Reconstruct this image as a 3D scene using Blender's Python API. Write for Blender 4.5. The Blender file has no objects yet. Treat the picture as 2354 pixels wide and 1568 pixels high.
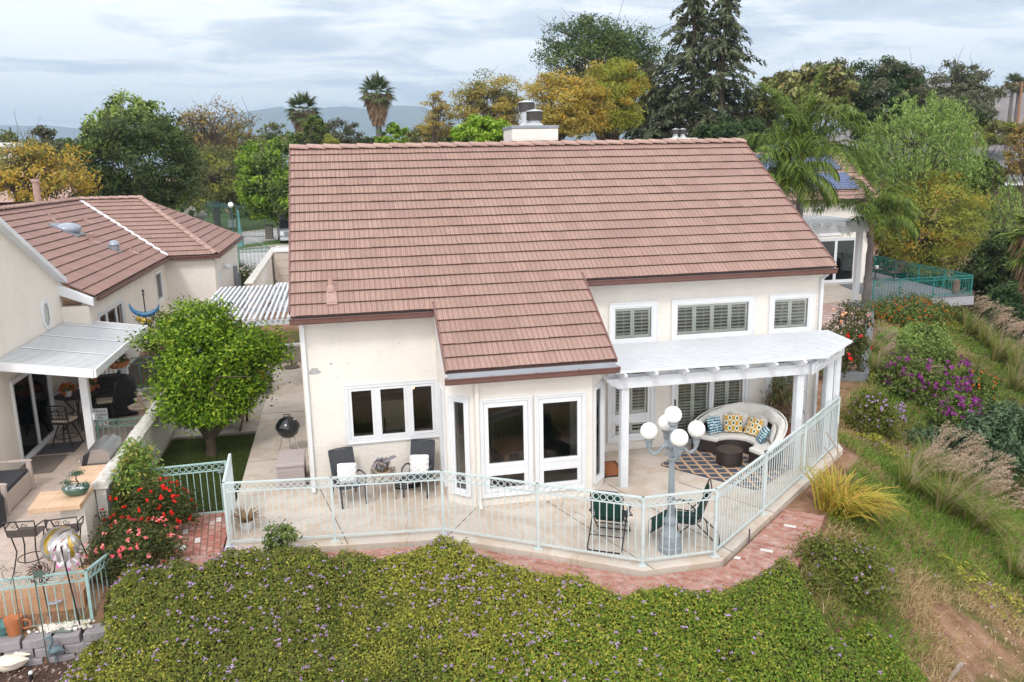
import bpy, bmesh, math, random
import numpy as np
from mathutils import Vector, Matrix, Euler
random.seed(7)
RNG = np.random.default_rng(11)
S = bpy.context.scene
COL = S.collection
PI = math.pi
rad = math.radians

# ------------------------------------------------------------------ camera (recovered from the photograph's perspective)
PITCH, YAW, ROLL, FPX = 12.219, 11.921, -1.152, 1881.684      # degrees; focal length in 2353-px-wide view units
CAMP = np.array([0.898, -17.698, 7.0])
_pi, _ya, _ro = rad(PITCH), rad(YAW), rad(ROLL)
_F = np.array([math.sin(_ya)*math.cos(_pi), math.cos(_ya)*math.cos(_pi), -math.sin(_pi)])
_R0 = np.array([math.cos(_ya), -math.sin(_ya), 0.0])
_U0 = np.cross(_R0, _F)
_R = _R0*math.cos(_ro) + _U0*math.sin(_ro)
_U = -_R0*math.sin(_ro) + _U0*math.cos(_ro)
_H = np.array([math.sin(_ya), math.cos(_ya), 0.0])

def _ray(vx, vy):
    return _F + _R*(vx-1176.5)/FPX - _U*(vy-784)/FPX
def on_axis(vx, vy, axis, val):
    d = _ray(vx, vy); t = (val-CAMP[axis])/d[axis]; return CAMP + t*d
def gp(vx, vy, z=0.0):                       # survey helper: sight line to a horizontal plane
    return on_axis(vx, vy, 2, z)
def yp(vx, vy, y):
    return on_axis(vx, vy, 1, y)
def xp(vx, vy, x):
    return on_axis(vx, vy, 0, x)
def dp(vx, vy, d):                           # sight line to a given horizontal distance
    r = _ray(vx, vy); return CAMP + r*(d/(r@_H))

cam_d = bpy.data.cameras.new('camera'); cam = bpy.data.objects.new('camera', cam_d); COL.objects.link(cam)
cam_d.sensor_fit = 'HORIZONTAL'; cam_d.sensor_width = 36.0; cam_d.lens = 36.0*FPX/2353.0
cam_d.clip_start = 0.1; cam_d.clip_end = 20000
m = Matrix.Identity(4)
for i in range(3):
    m[i][0] = _R[i]; m[i][1] = _U[i]; m[i][2] = -_F[i]; m[i][3] = CAMP[i]
cam.matrix_world = m
S.camera = cam

# ------------------------------------------------------------------ tagging
def tag(o, label=None, cat=None, group=None, kind=None):
    if label: o['label'] = label
    if cat: o['category'] = cat
    if group: o['group'] = group
    if kind: o['kind'] = kind
    return o
def thing(name, label, cat, loc=(0, 0, 0), rz=0.0, group=None):
    o = bpy.data.objects.new(name, None); COL.objects.link(o)
    o.location = loc; o.rotation_euler = (0, 0, rz); o.empty_display_size = 0.2
    return tag(o, label, cat, group, 'thing')
def copy_tree(o, parent=None):
    c = o.copy(); COL.objects.link(c)
    if parent is not None: c.parent = parent
    for ch in list(o.children): copy_tree(ch, c)
    return c

# ------------------------------------------------------------------ materials
def lin(c):
    c = c/255.0
    return c/12.92 if c <= 0.04045 else ((c+0.055)/1.055)**2.4
def rgb(r, g, b, k=1.0): return (lin(r)*k, lin(g)*k, lin(b)*k, 1.0)

def new_mat(name):
    m = bpy.data.materials.new(name); m.use_nodes = True
    nt = m.node_tree; b = nt.nodes['Principled BSDF']
    return m, nt, b
def nd(nt, t, **kw):
    n = nt.nodes.new(t)
    for k, v in kw.items(): setattr(n, k, v)
    return n
def ramp(nt, fac, stops, interp='LINEAR'):
    r = nd(nt, 'ShaderNodeValToRGB'); cr = r.color_ramp; cr.interpolation = interp
    while len(cr.elements) < len(stops): cr.elements.new(0.5)
    for e, (p, c) in zip(cr.elements, stops): e.position = p; e.color = c
    nt.links.new(fac, r.inputs[0]); return r.outputs[0]
def noise(nt, scale, detail=4, rough=0.55, vec=None, dist=0.0):
    n = nd(nt, 'ShaderNodeTexNoise'); n.inputs['Scale'].default_value = scale
    n.inputs['Detail'].default_value = detail; n.inputs['Roughness'].default_value = rough
    n.inputs['Distortion'].default_value = dist
    if vec is not None: nt.links.new(vec, n.inputs['Vector'])
    return n.outputs['Fac']
def objco(nt): return nd(nt, 'ShaderNodeTexCoord').outputs['Object']
def mapping(nt, vec, scale=(1, 1, 1), rot=(0, 0, 0)):
    mp = nd(nt, 'ShaderNodeMapping'); mp.inputs['Scale'].default_value = scale; mp.inputs['Rotation'].default_value = rot
    nt.links.new(vec, mp.inputs['Vector']); return mp.outputs[0]
def mixc(nt, fac, a, b, blend='MIX'):
    n = nd(nt, 'ShaderNodeMix', data_type='RGBA', blend_type=blend)
    if isinstance(fac, (int, float)): n.inputs[0].default_value = fac
    else: nt.links.new(fac, n.inputs[0])
    for i, v in ((6, a), (7, b)):
        if isinstance(v, tuple): n.inputs[i].default_value = v
        else: nt.links.new(v, n.inputs[i])
    return n.outputs[2]
def bump(nt, b, h, strength=0.3, dist=0.02):
    bp = nd(nt, 'ShaderNodeBump'); bp.inputs['Strength'].default_value = strength; bp.inputs['Distance'].default_value = dist
    nt.links.new(h, bp.inputs['Height']); nt.links.new(bp.outputs[0], b.inputs['Normal'])
def mul(c, k): return (c[0]*k, c[1]*k, c[2]*k, 1.0)

def simple(name, c, rough=0.55, var=0.15, scale=6.0, metal=0.0, bmp=0.0, spec=0.4, rnd=0.0, bscale=None):
    m, nt, b = new_mat(name)
    b.inputs['Roughness'].default_value = rough; b.inputs['Metallic'].default_value = metal
    b.inputs['Specular IOR Level'].default_value = spec
    co = objco(nt); n = noise(nt, scale, 5, 0.6, co)
    col = ramp(nt, n, [(0.3, mul(c, 1-var)), (0.7, mul(c, 1+var*0.7))])
    if rnd:
        g = nd(nt, 'ShaderNodeNewGeometry')
        col = mixc(nt, 1.0, col, ramp(nt, g.outputs['Random Per Island'], [(0, (1-rnd,)*3+(1,)), (1, (1+rnd,)*3+(1,))]), 'MULTIPLY')
    nt.links.new(col, b.inputs['Base Color'])
    if bmp: bump(nt, b, noise(nt, bscale or scale*6, 4, 0.6, co), bmp, 0.01)
    return m

def leafmat(name, stops, trans=0.28, patch=None, pscale=0.7, rough=0.55):
    """foliage: every leaf its own shade (random per island), larger colour patches by position"""
    m, nt, b = new_mat(name)
    g = nd(nt, 'ShaderNodeNewGeometry')
    n = len(stops)
    col = ramp(nt, g.outputs['Random Per Island'], [(i/max(1, n-1), c) for i, c in enumerate(stops)])
    if patch is not None:
        f = ramp(nt, noise(nt, pscale, 3, 0.55, g.outputs['Position']), [(0.45, (0, 0, 0, 1)), (0.62, (1, 1, 1, 1))])
        n2 = len(patch)
        col2 = ramp(nt, g.outputs['Random Per Island'], [(i/max(1, n2-1), c) for i, c in enumerate(patch)])
        col = mixc(nt, f, col, col2)
    nt.links.new(col, b.inputs['Base Color']); b.inputs['Roughness'].default_value = rough
    b.inputs['Specular IOR Level'].default_value = 0.25
    if trans > 0:
        t = nd(nt, 'ShaderNodeBsdfTranslucent'); nt.links.new(col, t.inputs['Color'])
        mx = nd(nt, 'ShaderNodeMixShader'); mx.inputs[0].default_value = trans
        nt.links.new(b.outputs[0], mx.inputs[1]); nt.links.new(t.outputs[0], mx.inputs[2])
        nt.links.new(mx.outputs[0], nt.nodes['Material Output'].inputs['Surface'])
    return m

def stucco(name, c, stain=0.12):
    m, nt, b = new_mat(name); co = objco(nt)
    n1 = noise(nt, 0.9, 5, 0.6, co); n2 = noise(nt, 5, 5, 0.65, mapping(nt, co, (1, 1, 0.35)))
    col = ramp(nt, n1, [(0.3, mul(c, 0.93)), (0.7, mul(c, 1.04))])
    col = mixc(nt, ramp(nt, n2, [(0.55, (0, 0, 0, 1)), (0.8, (stain, stain, stain, 1))]), col, (c[0]*0.72, c[1]*0.6, c[2]*0.48, 1))
    nt.links.new(col, b.inputs['Base Color']); b.inputs['Roughness'].default_value = 0.9
    b.inputs['Specular IOR Level'].default_value = 0.2
    h = nd(nt, 'ShaderNodeMath', operation='ADD')
    nt.links.new(noise(nt, 7, 4, 0.6, mapping(nt, co, (1, 1, 1.8)), 0.6), h.inputs[0]); nt.links.new(noise(nt, 60, 3, 0.6, co), h.inputs[1])
    bump(nt, b, h.outputs[0], 0.8, 0.025)
    return m

def tilemat(name, c, axis):
    """concrete shake tile: ribs across the tile run down the slope"""
    m, nt, b = new_mat(name); co = objco(nt)
    sp = nd(nt, 'ShaderNodeSeparateXYZ'); nt.links.new(co, sp.inputs[0])
    u = sp.outputs[axis]
    def band(fr, lo, hi, w=0.25):
        mm = nd(nt, 'ShaderNodeMath', operation='MULTIPLY'); nt.links.new(u, mm.inputs[0]); mm.inputs[1].default_value = fr
        nn = nd(nt, 'ShaderNodeMath', operation='ADD'); nt.links.new(mm.outputs[0], nn.inputs[0])
        x = nd(nt, 'ShaderNodeMath', operation='MULTIPLY'); nt.links.new(noise(nt, 1.3, 2, 0.5, co), x.inputs[0]); x.inputs[1].default_value = 0.5
        nt.links.new(x.outputs[0], nn.inputs[1])
        f = nd(nt, 'ShaderNodeMath', operation='FRACT'); nt.links.new(nn.outputs[0], f.inputs[0])
        return ramp(nt, f.outputs[0], [(0.0, (lo,)*3+(1,)), (w, (hi,)*3+(1,)), (1-w, (hi,)*3+(1,)), (1.0, (lo,)*3+(1,))])
    g = nd(nt, 'ShaderNodeNewGeometry')
    base = ramp(nt, g.outputs['Random Per Island'], [(0, mul(c, 0.9)), (0.5, c), (1, mul(c, 1.1))])
    big = ramp(nt, noise(nt, 0.35, 4, 0.6, co), [(0.3, (0.93, 0.92, 0.92, 1)), (0.7, (1.06, 1.06, 1.05, 1))])
    col = mixc(nt, 1.0, base, big, 'MULTIPLY')
    fine = ramp(nt, noise(nt, 22, 4, 0.7, mapping(nt, co, (1, .5, .5) if axis == 0 else (.5, 1, .5))), [(0.3, (0.85, 0.84, 0.83, 1)), (0.7, (1.09, 1.09, 1.09, 1))])
    col = mixc(nt, 1.0, col, fine, 'MULTIPLY')
    bd = band(1/0.112, 0.0, 1.0, 0.2)
    bd2 = band(1/0.047, 0.35, 1.0, 0.3)
    bd = mixc(nt, 1.0, bd, bd2, 'MULTIPLY')
    # ribs have a browner groove colour
    col = mixc(nt, bd, (c[0]*0.66, c[1]*0.58, c[2]*0.5, 1), col)
    streak = ramp(nt, noise(nt, 0.9, 5, 0.7, mapping(nt, co, (3, .5, .5) if axis == 0 else (.5, 3, .5))), [(0.66, (0, 0, 0, 1)), (0.85, (.45,)*3+(1,))])
    col = mixc(nt, streak, col, (c[0]*.6, c[1]*.62, c[2]*.65, 1))
    nt.links.new(col, b.inputs['Base Color']); b.inputs['Roughness'].default_value = 0.85; b.inputs['Specular IOR Level'].default_value = 0.25
    h = nd(nt, 'ShaderNodeMath', operation='ADD'); nt.links.new(bd, h.inputs[0]); nt.links.new(fine, h.inputs[1])
    bump(nt, b, h.outputs[0], 0.5, 0.012)
    return m

def glassmat(name, tint=(0.97, 0.985, 0.975, 1)):
    m = bpy.data.materials.new(name); m.use_nodes = True; nt = m.node_tree
    for n in list(nt.nodes):
        if n.type != 'OUTPUT_MATERIAL': nt.nodes.remove(n)
    out = nt.nodes['Material Output']
    t = nd(nt, 'ShaderNodeBsdfTransparent'); t.inputs[0].default_value = tint
    g = nd(nt, 'ShaderNodeBsdfGlossy'); g.inputs['Roughness'].default_value = 0.02
    fr = nd(nt, 'ShaderNodeFresnel'); fr.inputs[0].default_value = 1.5
    mx = nd(nt, 'ShaderNodeMixShader'); nt.links.new(fr.outputs[0], mx.inputs[0]); nt.links.new(t.outputs[0], mx.inputs[1]); nt.links.new(g.outputs[0], mx.inputs[2])
    nt.links.new(mx.outputs[0], out.inputs['Surface'])
    return m

# ------------------------------------------------------------------ mesh builder
class MB:
    def __init__(s): s.v = []; s.f = []; s.mi = []; s.mats = []; s.cur = 0
    def use(s, m):
        if m not in s.mats: s.mats.append(m)
        s.cur = s.mats.index(m); return s
    def add(s, vs, fs):
        o = len(s.v); s.v += [tuple(map(float, v)) for v in vs]
        for f in fs: s.f.append([i+o for i in f]); s.mi.append(s.cur)
        return s
    def box(s, x0, x1, y0, y1, z0, z1):
        return s.add([(x0,y0,z0),(x1,y0,z0),(x1,y1,z0),(x0,y1,z0),(x0,y0,z1),(x1,y0,z1),(x1,y1,z1),(x0,y1,z1)],
                     [(0,3,2,1),(4,5,6,7),(0,1,5,4),(1,2,6,5),(2,3,7,6),(3,0,4,7)])
    def cbox(s, c, size, rot=(0, 0, 0)):
        R = Euler(rot).to_matrix(); c = Vector(c); h = [x/2 for x in size]
        vs = [c + R @ Vector((sx*h[0], sy*h[1], sz*h[2])) for sz in (-1, 1) for sx, sy in ((-1,-1),(1,-1),(1,1),(-1,1))]
        return s.add(vs, [(0,3,2,1),(4,5,6,7),(0,1,5,4),(1,2,6,5),(2,3,7,6),(3,0,4,7)])
    def bar(s, p, q, w, h, up=(0, 0, 1)):
        p, q = Vector(p), Vector(q); d = (q-p).normalized(); up = Vector(up)
        if abs(d.dot(up)) > 0.99: up = Vector((0, 1, 0))
        a = d.cross(up).normalized(); b = a.cross(d).normalized()
        vs = []
        for e in (p, q):
            vs += [e+a*w/2*sx+b*h/2*sy for sx, sy in ((-1,-1),(1,-1),(1,1),(-1,1))]
        return s.add(vs, [(0,1,2,3),(7,6,5,4),(0,4,5,1),(1,5,6,2),(2,6,7,3),(3,7,4,0)])
    def tube(s, pts, r, n=8, closed=False):
        pts = [Vector(p) for p in pts]; N = len(pts)
        rs = r if isinstance(r, (list, tuple)) else [r]*N
        o = []; prev = None
        for i, p in enumerate(pts):
            if closed: d = pts[(i+1) % N]-pts[i-1]
            else: d = pts[min(i+1, N-1)]-pts[max(i-1, 0)]
            if d.length < 1e-9: d = Vector((0, 0, 1))
            d.normalize()
            if prev is None:
                a = d.orthogonal().normalized()
            else:
                a = (prev - d*prev.dot(d))
                a = a.normalized() if a.length > 1e-6 else d.orthogonal().normalized()
            prev = a; b = d.cross(a)
            o += [p+(a*math.cos(2*PI*k/n)+b*math.sin(2*PI*k/n))*rs[i] for k in range(n)]
        fs = []
        for i in range(N if closed else N-1):
            j = (i+1) % N
            for k in range(n): fs.append((i*n+k, i*n+(k+1) % n, j*n+(k+1) % n, j*n+k))
        if not closed:
            fs.append(tuple(range(n))[::-1]); fs.append(tuple((N-1)*n+k for k in range(n)))
        return s.add(o, fs)
    def lathe(s, prof, c=(0, 0, 0), n=20, sx=1.0, sy=1.0):
        vs = []; fs = []; N = len(prof)
        for r, z in prof:
            for k in range(n): vs.append((c[0]+r*sx*math.cos(2*PI*k/n), c[1]+r*sy*math.sin(2*PI*k/n), c[2]+z))
        for i in range(N-1):
            for k in range(n): fs.append((i*n+k, i*n+(k+1) % n, (i+1)*n+(k+1) % n, (i+1)*n+k))
        if prof[0][0] > 1e-4: fs.append(tuple(range(n))[::-1])
        if prof[-1][0] > 1e-4: fs.append(tuple((N-1)*n+k for k in range(n)))
        return s.add(vs, fs)
    def ball(s, c, r, n=16, sx=1, sy=1, sz=1):
        m = n//2
        return s.lathe([(max(1e-5, r*math.sin(PI*i/m)), -r*sz*math.cos(PI*i/m)) for i in range(m+1)], c, n, sx, sy)
    def prism(s, poly, z0, z1):
        n = len(poly); vs = [(x, y, z0) for x, y in poly]+[(x, y, z1) for x, y in poly]
        fs = [tuple(range(n))[::-1], tuple(range(n, 2*n))]+[(i, (i+1) % n, n+(i+1) % n, n+i) for i in range(n)]
        return s.add(vs, fs)
    def extr(s, poly3, d):
        n = len(poly3); d = Vector(d); a = [Vector(p) for p in poly3]
        fs = [tuple(range(n))[::-1], tuple(range(n, 2*n))]+[(i, (i+1) % n, n+(i+1) % n, n+i) for i in range(n)]
        return s.add(a+[p+d for p in a], fs)
    def torus(s, c, R, r, ax_u, ax_v, n=14, m=5):
        u, v = Vector(ax_u), Vector(ax_v); c = Vector(c)
        return s.tube([c+u*R*math.cos(2*PI*k/n)+v*R*math.sin(2*PI*k/n) for k in range(n)], r, m, closed=True)
    def quad(s, a, b, c, d): return s.add([a, b, c, d], [(0, 1, 2, 3)])
    def build(s, name, parent=None, mat=None, smooth=False, bevel=0.0, recalc=True, seg=2, angle=40):
        me = bpy.data.meshes.new(name); me.from_pydata(s.v, [], s.f)
        if mat is not None and not s.mats: s.mats = [mat]
        for m_ in s.mats: me.materials.append(m_)
        if len(s.mats) > 1: me.polygons.foreach_set('material_index', s.mi)
        if recalc:
            bm = bmesh.new(); bm.from_mesh(me); bmesh.ops.recalc_face_normals(bm, faces=bm.faces); bm.to_mesh(me); bm.free()
        if smooth:
            me.polygons.foreach_set('use_smooth', [True]*len(me.polygons)); me.set_sharp_from_angle(angle=rad(angle))
        me.update()
        o = bpy.data.objects.new(name, me); COL.objects.link(o)
        if parent is not None: o.parent = parent
        if bevel:
            bv = o.modifiers.new('bevel', 'BEVEL'); bv.width = bevel; bv.segments = seg; bv.limit_method = 'ANGLE'; bv.angle_limit = rad(35)
        return o

def mesh_np(name, verts, k, mats, parent=None, mi=None):
    """verts (n*k,3): n separate k-gons"""
    verts = np.asarray(verts, np.float32).reshape(-1, 3); nv = len(verts); nf = nv//k
    me = bpy.data.meshes.new(name)
    me.vertices.add(nv); me.vertices.foreach_set('co', verts.ravel())
    me.loops.add(nv); me.loops.foreach_set('vertex_index', np.arange(nv, dtype=np.int32))
    me.polygons.add(nf); me.polygons.foreach_set('loop_start', np.arange(0, nv, k, dtype=np.int32))
    for m_ in (mats if isinstance(mats, (list, tuple)) else [mats]): me.materials.append(m_)
    if mi is not None: me.polygons.foreach_set('material_index', np.asarray(mi, np.int32))
    me.update(calc_edges=True); me.validate()
    o = bpy.data.objects.new(name, me); COL.objects.link(o)
    if parent is not None: o.parent = parent
    return o
def unit(a): return a/np.maximum(np.linalg.norm(a, axis=-1, keepdims=True), 1e-9)
def leaf_quads(P, N, L, W, rng, axis=None):
    """pointed leaves: centre P, normal N, length L, width W"""
    n = len(P); N = unit(N)
    A = rng.normal(size=(n, 3)) if axis is None else axis
    A = unit(A - N*np.sum(A*N, 1, keepdims=True)); B = np.cross(N, A)
    L = np.broadcast_to(np.asarray(L, float).reshape(-1, 1), (n, 1)); W = np.broadcast_to(np.asarray(W, float).reshape(-1, 1), (n, 1))
    return np.stack([P-A*L/2, P+B*W/2+A*L*0.05, P+A*L/2, P-B*W/2+A*L*0.05], 1)
# ------------------------------------------------------------------ sky, sun, exposure
SUN_EL, SUN_AZ = 47.0, 203.0            # azimuth clockwise from +Y: sun behind the camera, to its left
w = bpy.data.worlds.new('World'); S.world = w; w.use_nodes = True
nt = w.node_tree; bg = nt.nodes['Background']; outw = nt.nodes['World Output']
sky = nd(nt, 'ShaderNodeTexSky'); sky.sky_type = 'NISHITA'; sky.sun_disc = False
sky.sun_elevation = rad(SUN_EL); sky.sun_rotation = rad(SUN_AZ)
nt.links.new(sky.outputs[0], bg.inputs[0]); bg.inputs[1].default_value = 0.1
tc = nd(nt, 'ShaderNodeTexCoord').outputs['Generated']
sp = nd(nt, 'ShaderNodeSeparateXYZ'); nt.links.new(tc, sp.inputs[0])
def mth(op, a, b=None, clamp=False):
    n = nd(nt, 'ShaderNodeMath', operation=op); n.use_clamp = clamp
    for i, v in enumerate((a, b)):
        if v is None: continue
        if isinstance(v, (int, float)): n.inputs[i].default_value = v
        else: nt.links.new(v, n.inputs[i])
    return n.outputs[0]
zc = mth('ADD', mth('MAXIMUM', sp.outputs[2], 0.0), 0.10)
cx = nd(nt, 'ShaderNodeCombineXYZ')
nt.links.new(mth('DIVIDE', sp.outputs[0], zc), cx.inputs[0]); nt.links.new(mth('DIVIDE', sp.outputs[1], zc), cx.inputs[1])
cl = mapping(nt, cx.outputs[0], (0.75, 1.0, 1), (0, 0, rad(-14)))
n1 = noise(nt, 0.5, 9, 0.55, cl, 0.6)
n2 = noise(nt, 1.9, 8, 0.6, cl, 0.8)
nn = mth('ADD', mth('MULTIPLY', n1, 0.6), mth('MULTIPLY', n2, 0.4))
ccol = ramp(nt, nn, [(0.37, (0.62, 0.67, 0.75, 1)), (0.43, (0.76, 0.80, 0.855, 1)), (0.465, (0.96, 0.97, 0.985, 1)), (0.505, (1.2, 1.19, 1.18, 1))])
# the cloud deck is brighter round the hidden sun
sd = nd(nt, 'ShaderNodeVectorMath', operation='DOT_PRODUCT'); nt.links.new(tc, sd.inputs[0])
sv = Vector((math.sin(rad(SUN_AZ))*math.cos(rad(SUN_EL)), math.cos(rad(SUN_AZ))*math.cos(rad(SUN_EL)), math.sin(rad(SUN_EL))))
sd.inputs[1].default_value = sv
gl = mth('ADD', mth('MULTIPLY', mth('POWER', mth('MAXIMUM', sd.outputs['Value'], 0.0), 1.5), 0.7), 1.36)
bg2 = nd(nt, 'ShaderNodeBackground'); nt.links.new(ccol, bg2.inputs[0]); nt.links.new(gl, bg2.inputs[1])
mx = nd(nt, 'ShaderNodeMixShader'); mx.inputs[0].default_value = 0.94
nt.links.new(bg.outputs[0], mx.inputs[1]); nt.links.new(bg2.outputs[0], mx.inputs[2]); nt.links.new(mx.outputs[0], outw.inputs['Surface'])
sl = bpy.data.lights.new('sun', 'SUN'); sl.energy = 1.5; sl.angle = rad(10); sl.color = (1.0, 0.95, 0.88)
so = bpy.data.objects.new('sun', sl); COL.objects.link(so); so.rotation_euler = (-sv).to_track_quat('-Z', 'Y').to_euler(); so.location = (0, -30, 60)
S.view_settings.view_transform = 'Standard'; S.view_settings.look = 'None'; S.view_settings.exposure = -0.05; S.view_settings.gamma = 1.0
S.view_settings.use_curve_mapping = False
S.cycles.max_bounces = 8; S.cycles.transparent_max_bounces = 16; S.cycles.use_denoising = True
S.cycles.volume_bounces = 0; S.cycles.caustics_reflective = False; S.cycles.caustics_refractive = False

# ------------------------------------------------------------------ shared materials
M = {}
M['stucco'] = stucco('stucco', rgb(241, 235, 228, .96), .2)
M['stucco_side'] = stucco('stucco_aged', rgb(240, 232, 222, .97), 0.22)
M['tile'] = tilemat('roof_tile', rgb(179, 149, 141, .8), 0)
M['tile_y'] = tilemat('roof_tile_across', rgb(172, 140, 133, .86), 1)
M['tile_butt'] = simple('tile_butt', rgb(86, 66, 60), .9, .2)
M['ridge'] = simple('ridge_tile', rgb(176, 146, 136, .9), .85, .16, 8, rnd=.1, bmp=.3)
M['gutter'] = simple('gutter_brown', rgb(116, 84, 78), .45, .12, 4)
M['flash'] = simple('flashing_grey', rgb(138, 142, 150), .5, .12, 3, metal=.2)
M['white'] = simple('white_vinyl', rgb(236, 238, 242, .86), .4, .05, 3)
M['whitewood'] = simple('white_paint_wood', rgb(232, 236, 242, .82), .5, .07, 5, bmp=.05)
M['glass'] = glassmat('window_glass')
M['glass_dark'] = glassmat('window_glass_tinted', (.55, .6, .58, 1))
M['shutter'] = simple('shutter_cream', rgb(236, 236, 226, 1.0), .5, .06)
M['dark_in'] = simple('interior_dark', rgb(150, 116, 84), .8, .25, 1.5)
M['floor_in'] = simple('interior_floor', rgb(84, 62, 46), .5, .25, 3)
M['black'] = simple('black_metal', rgb(34, 34, 37), .42, .2, 20)
M['aqua'] = simple('aqua_paint', rgb(198, 209, 210, .95), .45, .1, 9, bmp=.08)
M['aqua2'] = simple('aqua_paint_soft', rgb(166, 196, 192, .9), .5, .12, 9)
M['sage'] = simple('sage_paint', rgb(110, 142, 132, .85), .5, .12, 9)
M['teal'] = simple('teal_paint', rgb(40, 138, 132, .85), .45, .12, 9)
M['greenmetal'] = simple('green_gate_paint', rgb(70, 104, 100, .85), .5, .12, 9)
M['bark'] = simple('bark', rgb(96, 82, 70, .8), .9, .3, 5, bmp=.6)
M['bark_pale'] = simple('bark_pale', rgb(158, 150, 142, .8), .9, .25, 5, bmp=.6)
M['mulch'] = simple('mulch_bark', rgb(98, 74, 62, .7), .95, .5, 26, bmp=1.0, bscale=60)

def concrete(name, c, joints=False):
    m, nt, b = new_mat(name); co = objco(nt)
    a = ramp(nt, noise(nt, .55, 6, .62, co, .5), [(.32, mul(c, .84)), (.5, c), (.68, mul(c, 1.1))])
    st = ramp(nt, noise(nt, 1.1, 4, .5, co, 1.2), [(.5, (0, 0, 0, 1)), (.57, (.55,)*3+(1,)), (.72, (0, 0, 0, 1))])
    a = mixc(nt, st, a, (c[0]*.86, c[1]*.72, c[2]*.6, 1))
    fine = ramp(nt, noise(nt, 30, 4, .7, co), [(.3, (.92,)*3+(1,)), (.7, (1.06,)*3+(1,))])
    a = mixc(nt, 1.0, a, fine, 'MULTIPLY')
    # hairline cracks
    v = nd(nt, 'ShaderNodeTexVoronoi', feature='DISTANCE_TO_EDGE'); v.inputs['Scale'].default_value = .3
    nm = nd(nt, 'ShaderNodeTexNoise'); nm.inputs['Scale'].default_value = 1.6; nm.inputs['Detail'].default_value = 6; nt.links.new(co, nm.inputs['Vector'])
    wv = nd(nt, 'ShaderNodeMix', data_type='RGBA', blend_type='LINEAR_LIGHT'); wv.inputs[0].default_value = .35
    nt.links.new(co, wv.inputs[6]); nt.links.new(nm.outputs['Color'], wv.inputs[7]); nt.links.new(wv.outputs[2], v.inputs['Vector'])
    ck = ramp(nt, v.outputs[0], [(0, (.6,)*3+(1,)), (.004, (1, 1, 1, 1))])
    a = mixc(nt, 1.0, a, ck, 'MULTIPLY')
    nt.links.new(a, b.inputs['Base Color']); b.inputs['Roughness'].default_value = .85; b.inputs['Specular IOR Level'].default_value = .25
    bump(nt, b, noise(nt, 40, 4, .6, co), .15, .01); return m
M['concrete'] = concrete('patio_concrete', rgb(204, 194, 183, .92))
M['concrete_grey'] = concrete('side_yard_concrete', rgb(176, 168, 160, .9))
M['street'] = concrete('street_asphalt', rgb(190, 190, 192, .85))
M['kerb'] = concrete('kerb_concrete', rgb(198, 192, 184, .9))

def brickmat(name, c1, c2, mortar, scale, white=.05, bw=.5, rh=.25, rot=0):
    m, nt, b = new_mat(name); co = objco(nt); mp = mapping(nt, co, (scale,)*3, (0, 0, rot))
    t = nd(nt, 'ShaderNodeTexBrick'); nt.links.new(mp, t.inputs['Vector'])
    t.inputs['Color1'].default_value = (0, 0, 0, 1); t.inputs['Color2'].default_value = (1, 1, 1, 1); t.inputs['Mortar'].default_value = (.5, .5, .5, 1)
    t.inputs['Mortar Size'].default_value = .012; t.inputs['Brick Width'].default_value = bw; t.inputs['Row Height'].default_value = rh; t.inputs['Scale'].default_value = 1.0
    t.inputs['Mortar Smooth'].default_value = .3
    col = ramp(nt, t.outputs['Color'], [(0, c1), (.45, c2), (1-white, mul(c1, 1.15)), (1-white+.002, (.62, .58, .56, 1)), (1, (.7, .67, .66, 1))])
    wear = ramp(nt, noise(nt, 7, 5, .65, co), [(.46, (0, 0, 0, 1)), (.68, (.6,)*3+(1,))])
    col = mixc(nt, wear, col, (.58, .45, .42, 1))
    col = mixc(nt, t.outputs['Fac'], col, mortar)
    nt.links.new(col, b.inputs['Base Color']); b.inputs['Roughness'].default_value = .9; b.inputs['Specular IOR Level'].default_value = .2
    inv = nd(nt, 'ShaderNodeMath', operation='SUBTRACT'); inv.inputs[0].default_value = 1; nt.links.new(t.outputs['Fac'], inv.inputs[1])
    bump(nt, b, inv.outputs[0], .6, .01); return m
M['brick'] = brickmat('brick_paving', rgb(158, 100, 86, .82), rgb(186, 134, 118, .84), rgb(172, 150, 140, .8), 1.0, .018, .25, .125, rad(38))
M['brick_left'] = brickmat('brick_paving_straight', rgb(172, 106, 92, .85), rgb(184, 122, 108, .85), rgb(130, 108, 96, .8), 1.0, .05, .25, .125, rad(84))
M['brick_pale'] = brickmat('pale_brick_paving', rgb(186, 152, 144, .85), rgb(198, 168, 160, .85), rgb(160, 136, 128, .8), 1.0, .05, .24, .12, rad(50))
def tilefloor(name, c, sc, grout):
    m, nt, b = new_mat(name); co = objco(nt)
    t = nd(nt, 'ShaderNodeTexBrick'); nt.links.new(mapping(nt, co, (1, 1, 1), (0, 0, rad(3))), t.inputs['Vector']); t.offset = 0.0
    t.inputs['Color1'].default_value = mul(c, .93); t.inputs['Color2'].default_value = mul(c, 1.07); t.inputs['Mortar'].default_value = grout
    t.inputs['Scale'].default_value = 1; t.inputs['Brick Width'].default_value = sc; t.inputs['Row Height'].default_value = sc; t.inputs['Mortar Size'].default_value = .006
    a = mixc(nt, 1.0, t.outputs['Color'], ramp(nt, noise(nt, 3, 5, .65, co, .6), [(.3, (.86, .85, .84, 1)), (.7, (1.1, 1.1, 1.1, 1))]), 'MULTIPLY')
    nt.links.new(a, b.inputs['Base Color']); b.inputs['Roughness'].default_value = .55; return m
M['ntile'] = tilefloor('terrace_tile', rgb(196, 178, 166, .9), .33, rgb(160, 142, 130))
M['stile'] = tilefloor('counter_stone_tile', rgb(212, 178, 148, .9), .3, rgb(190, 150, 116))
M['orange_tile'] = tilefloor('orange_slate', rgb(198, 154, 120, .88), .4, rgb(170, 120, 84))

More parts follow.
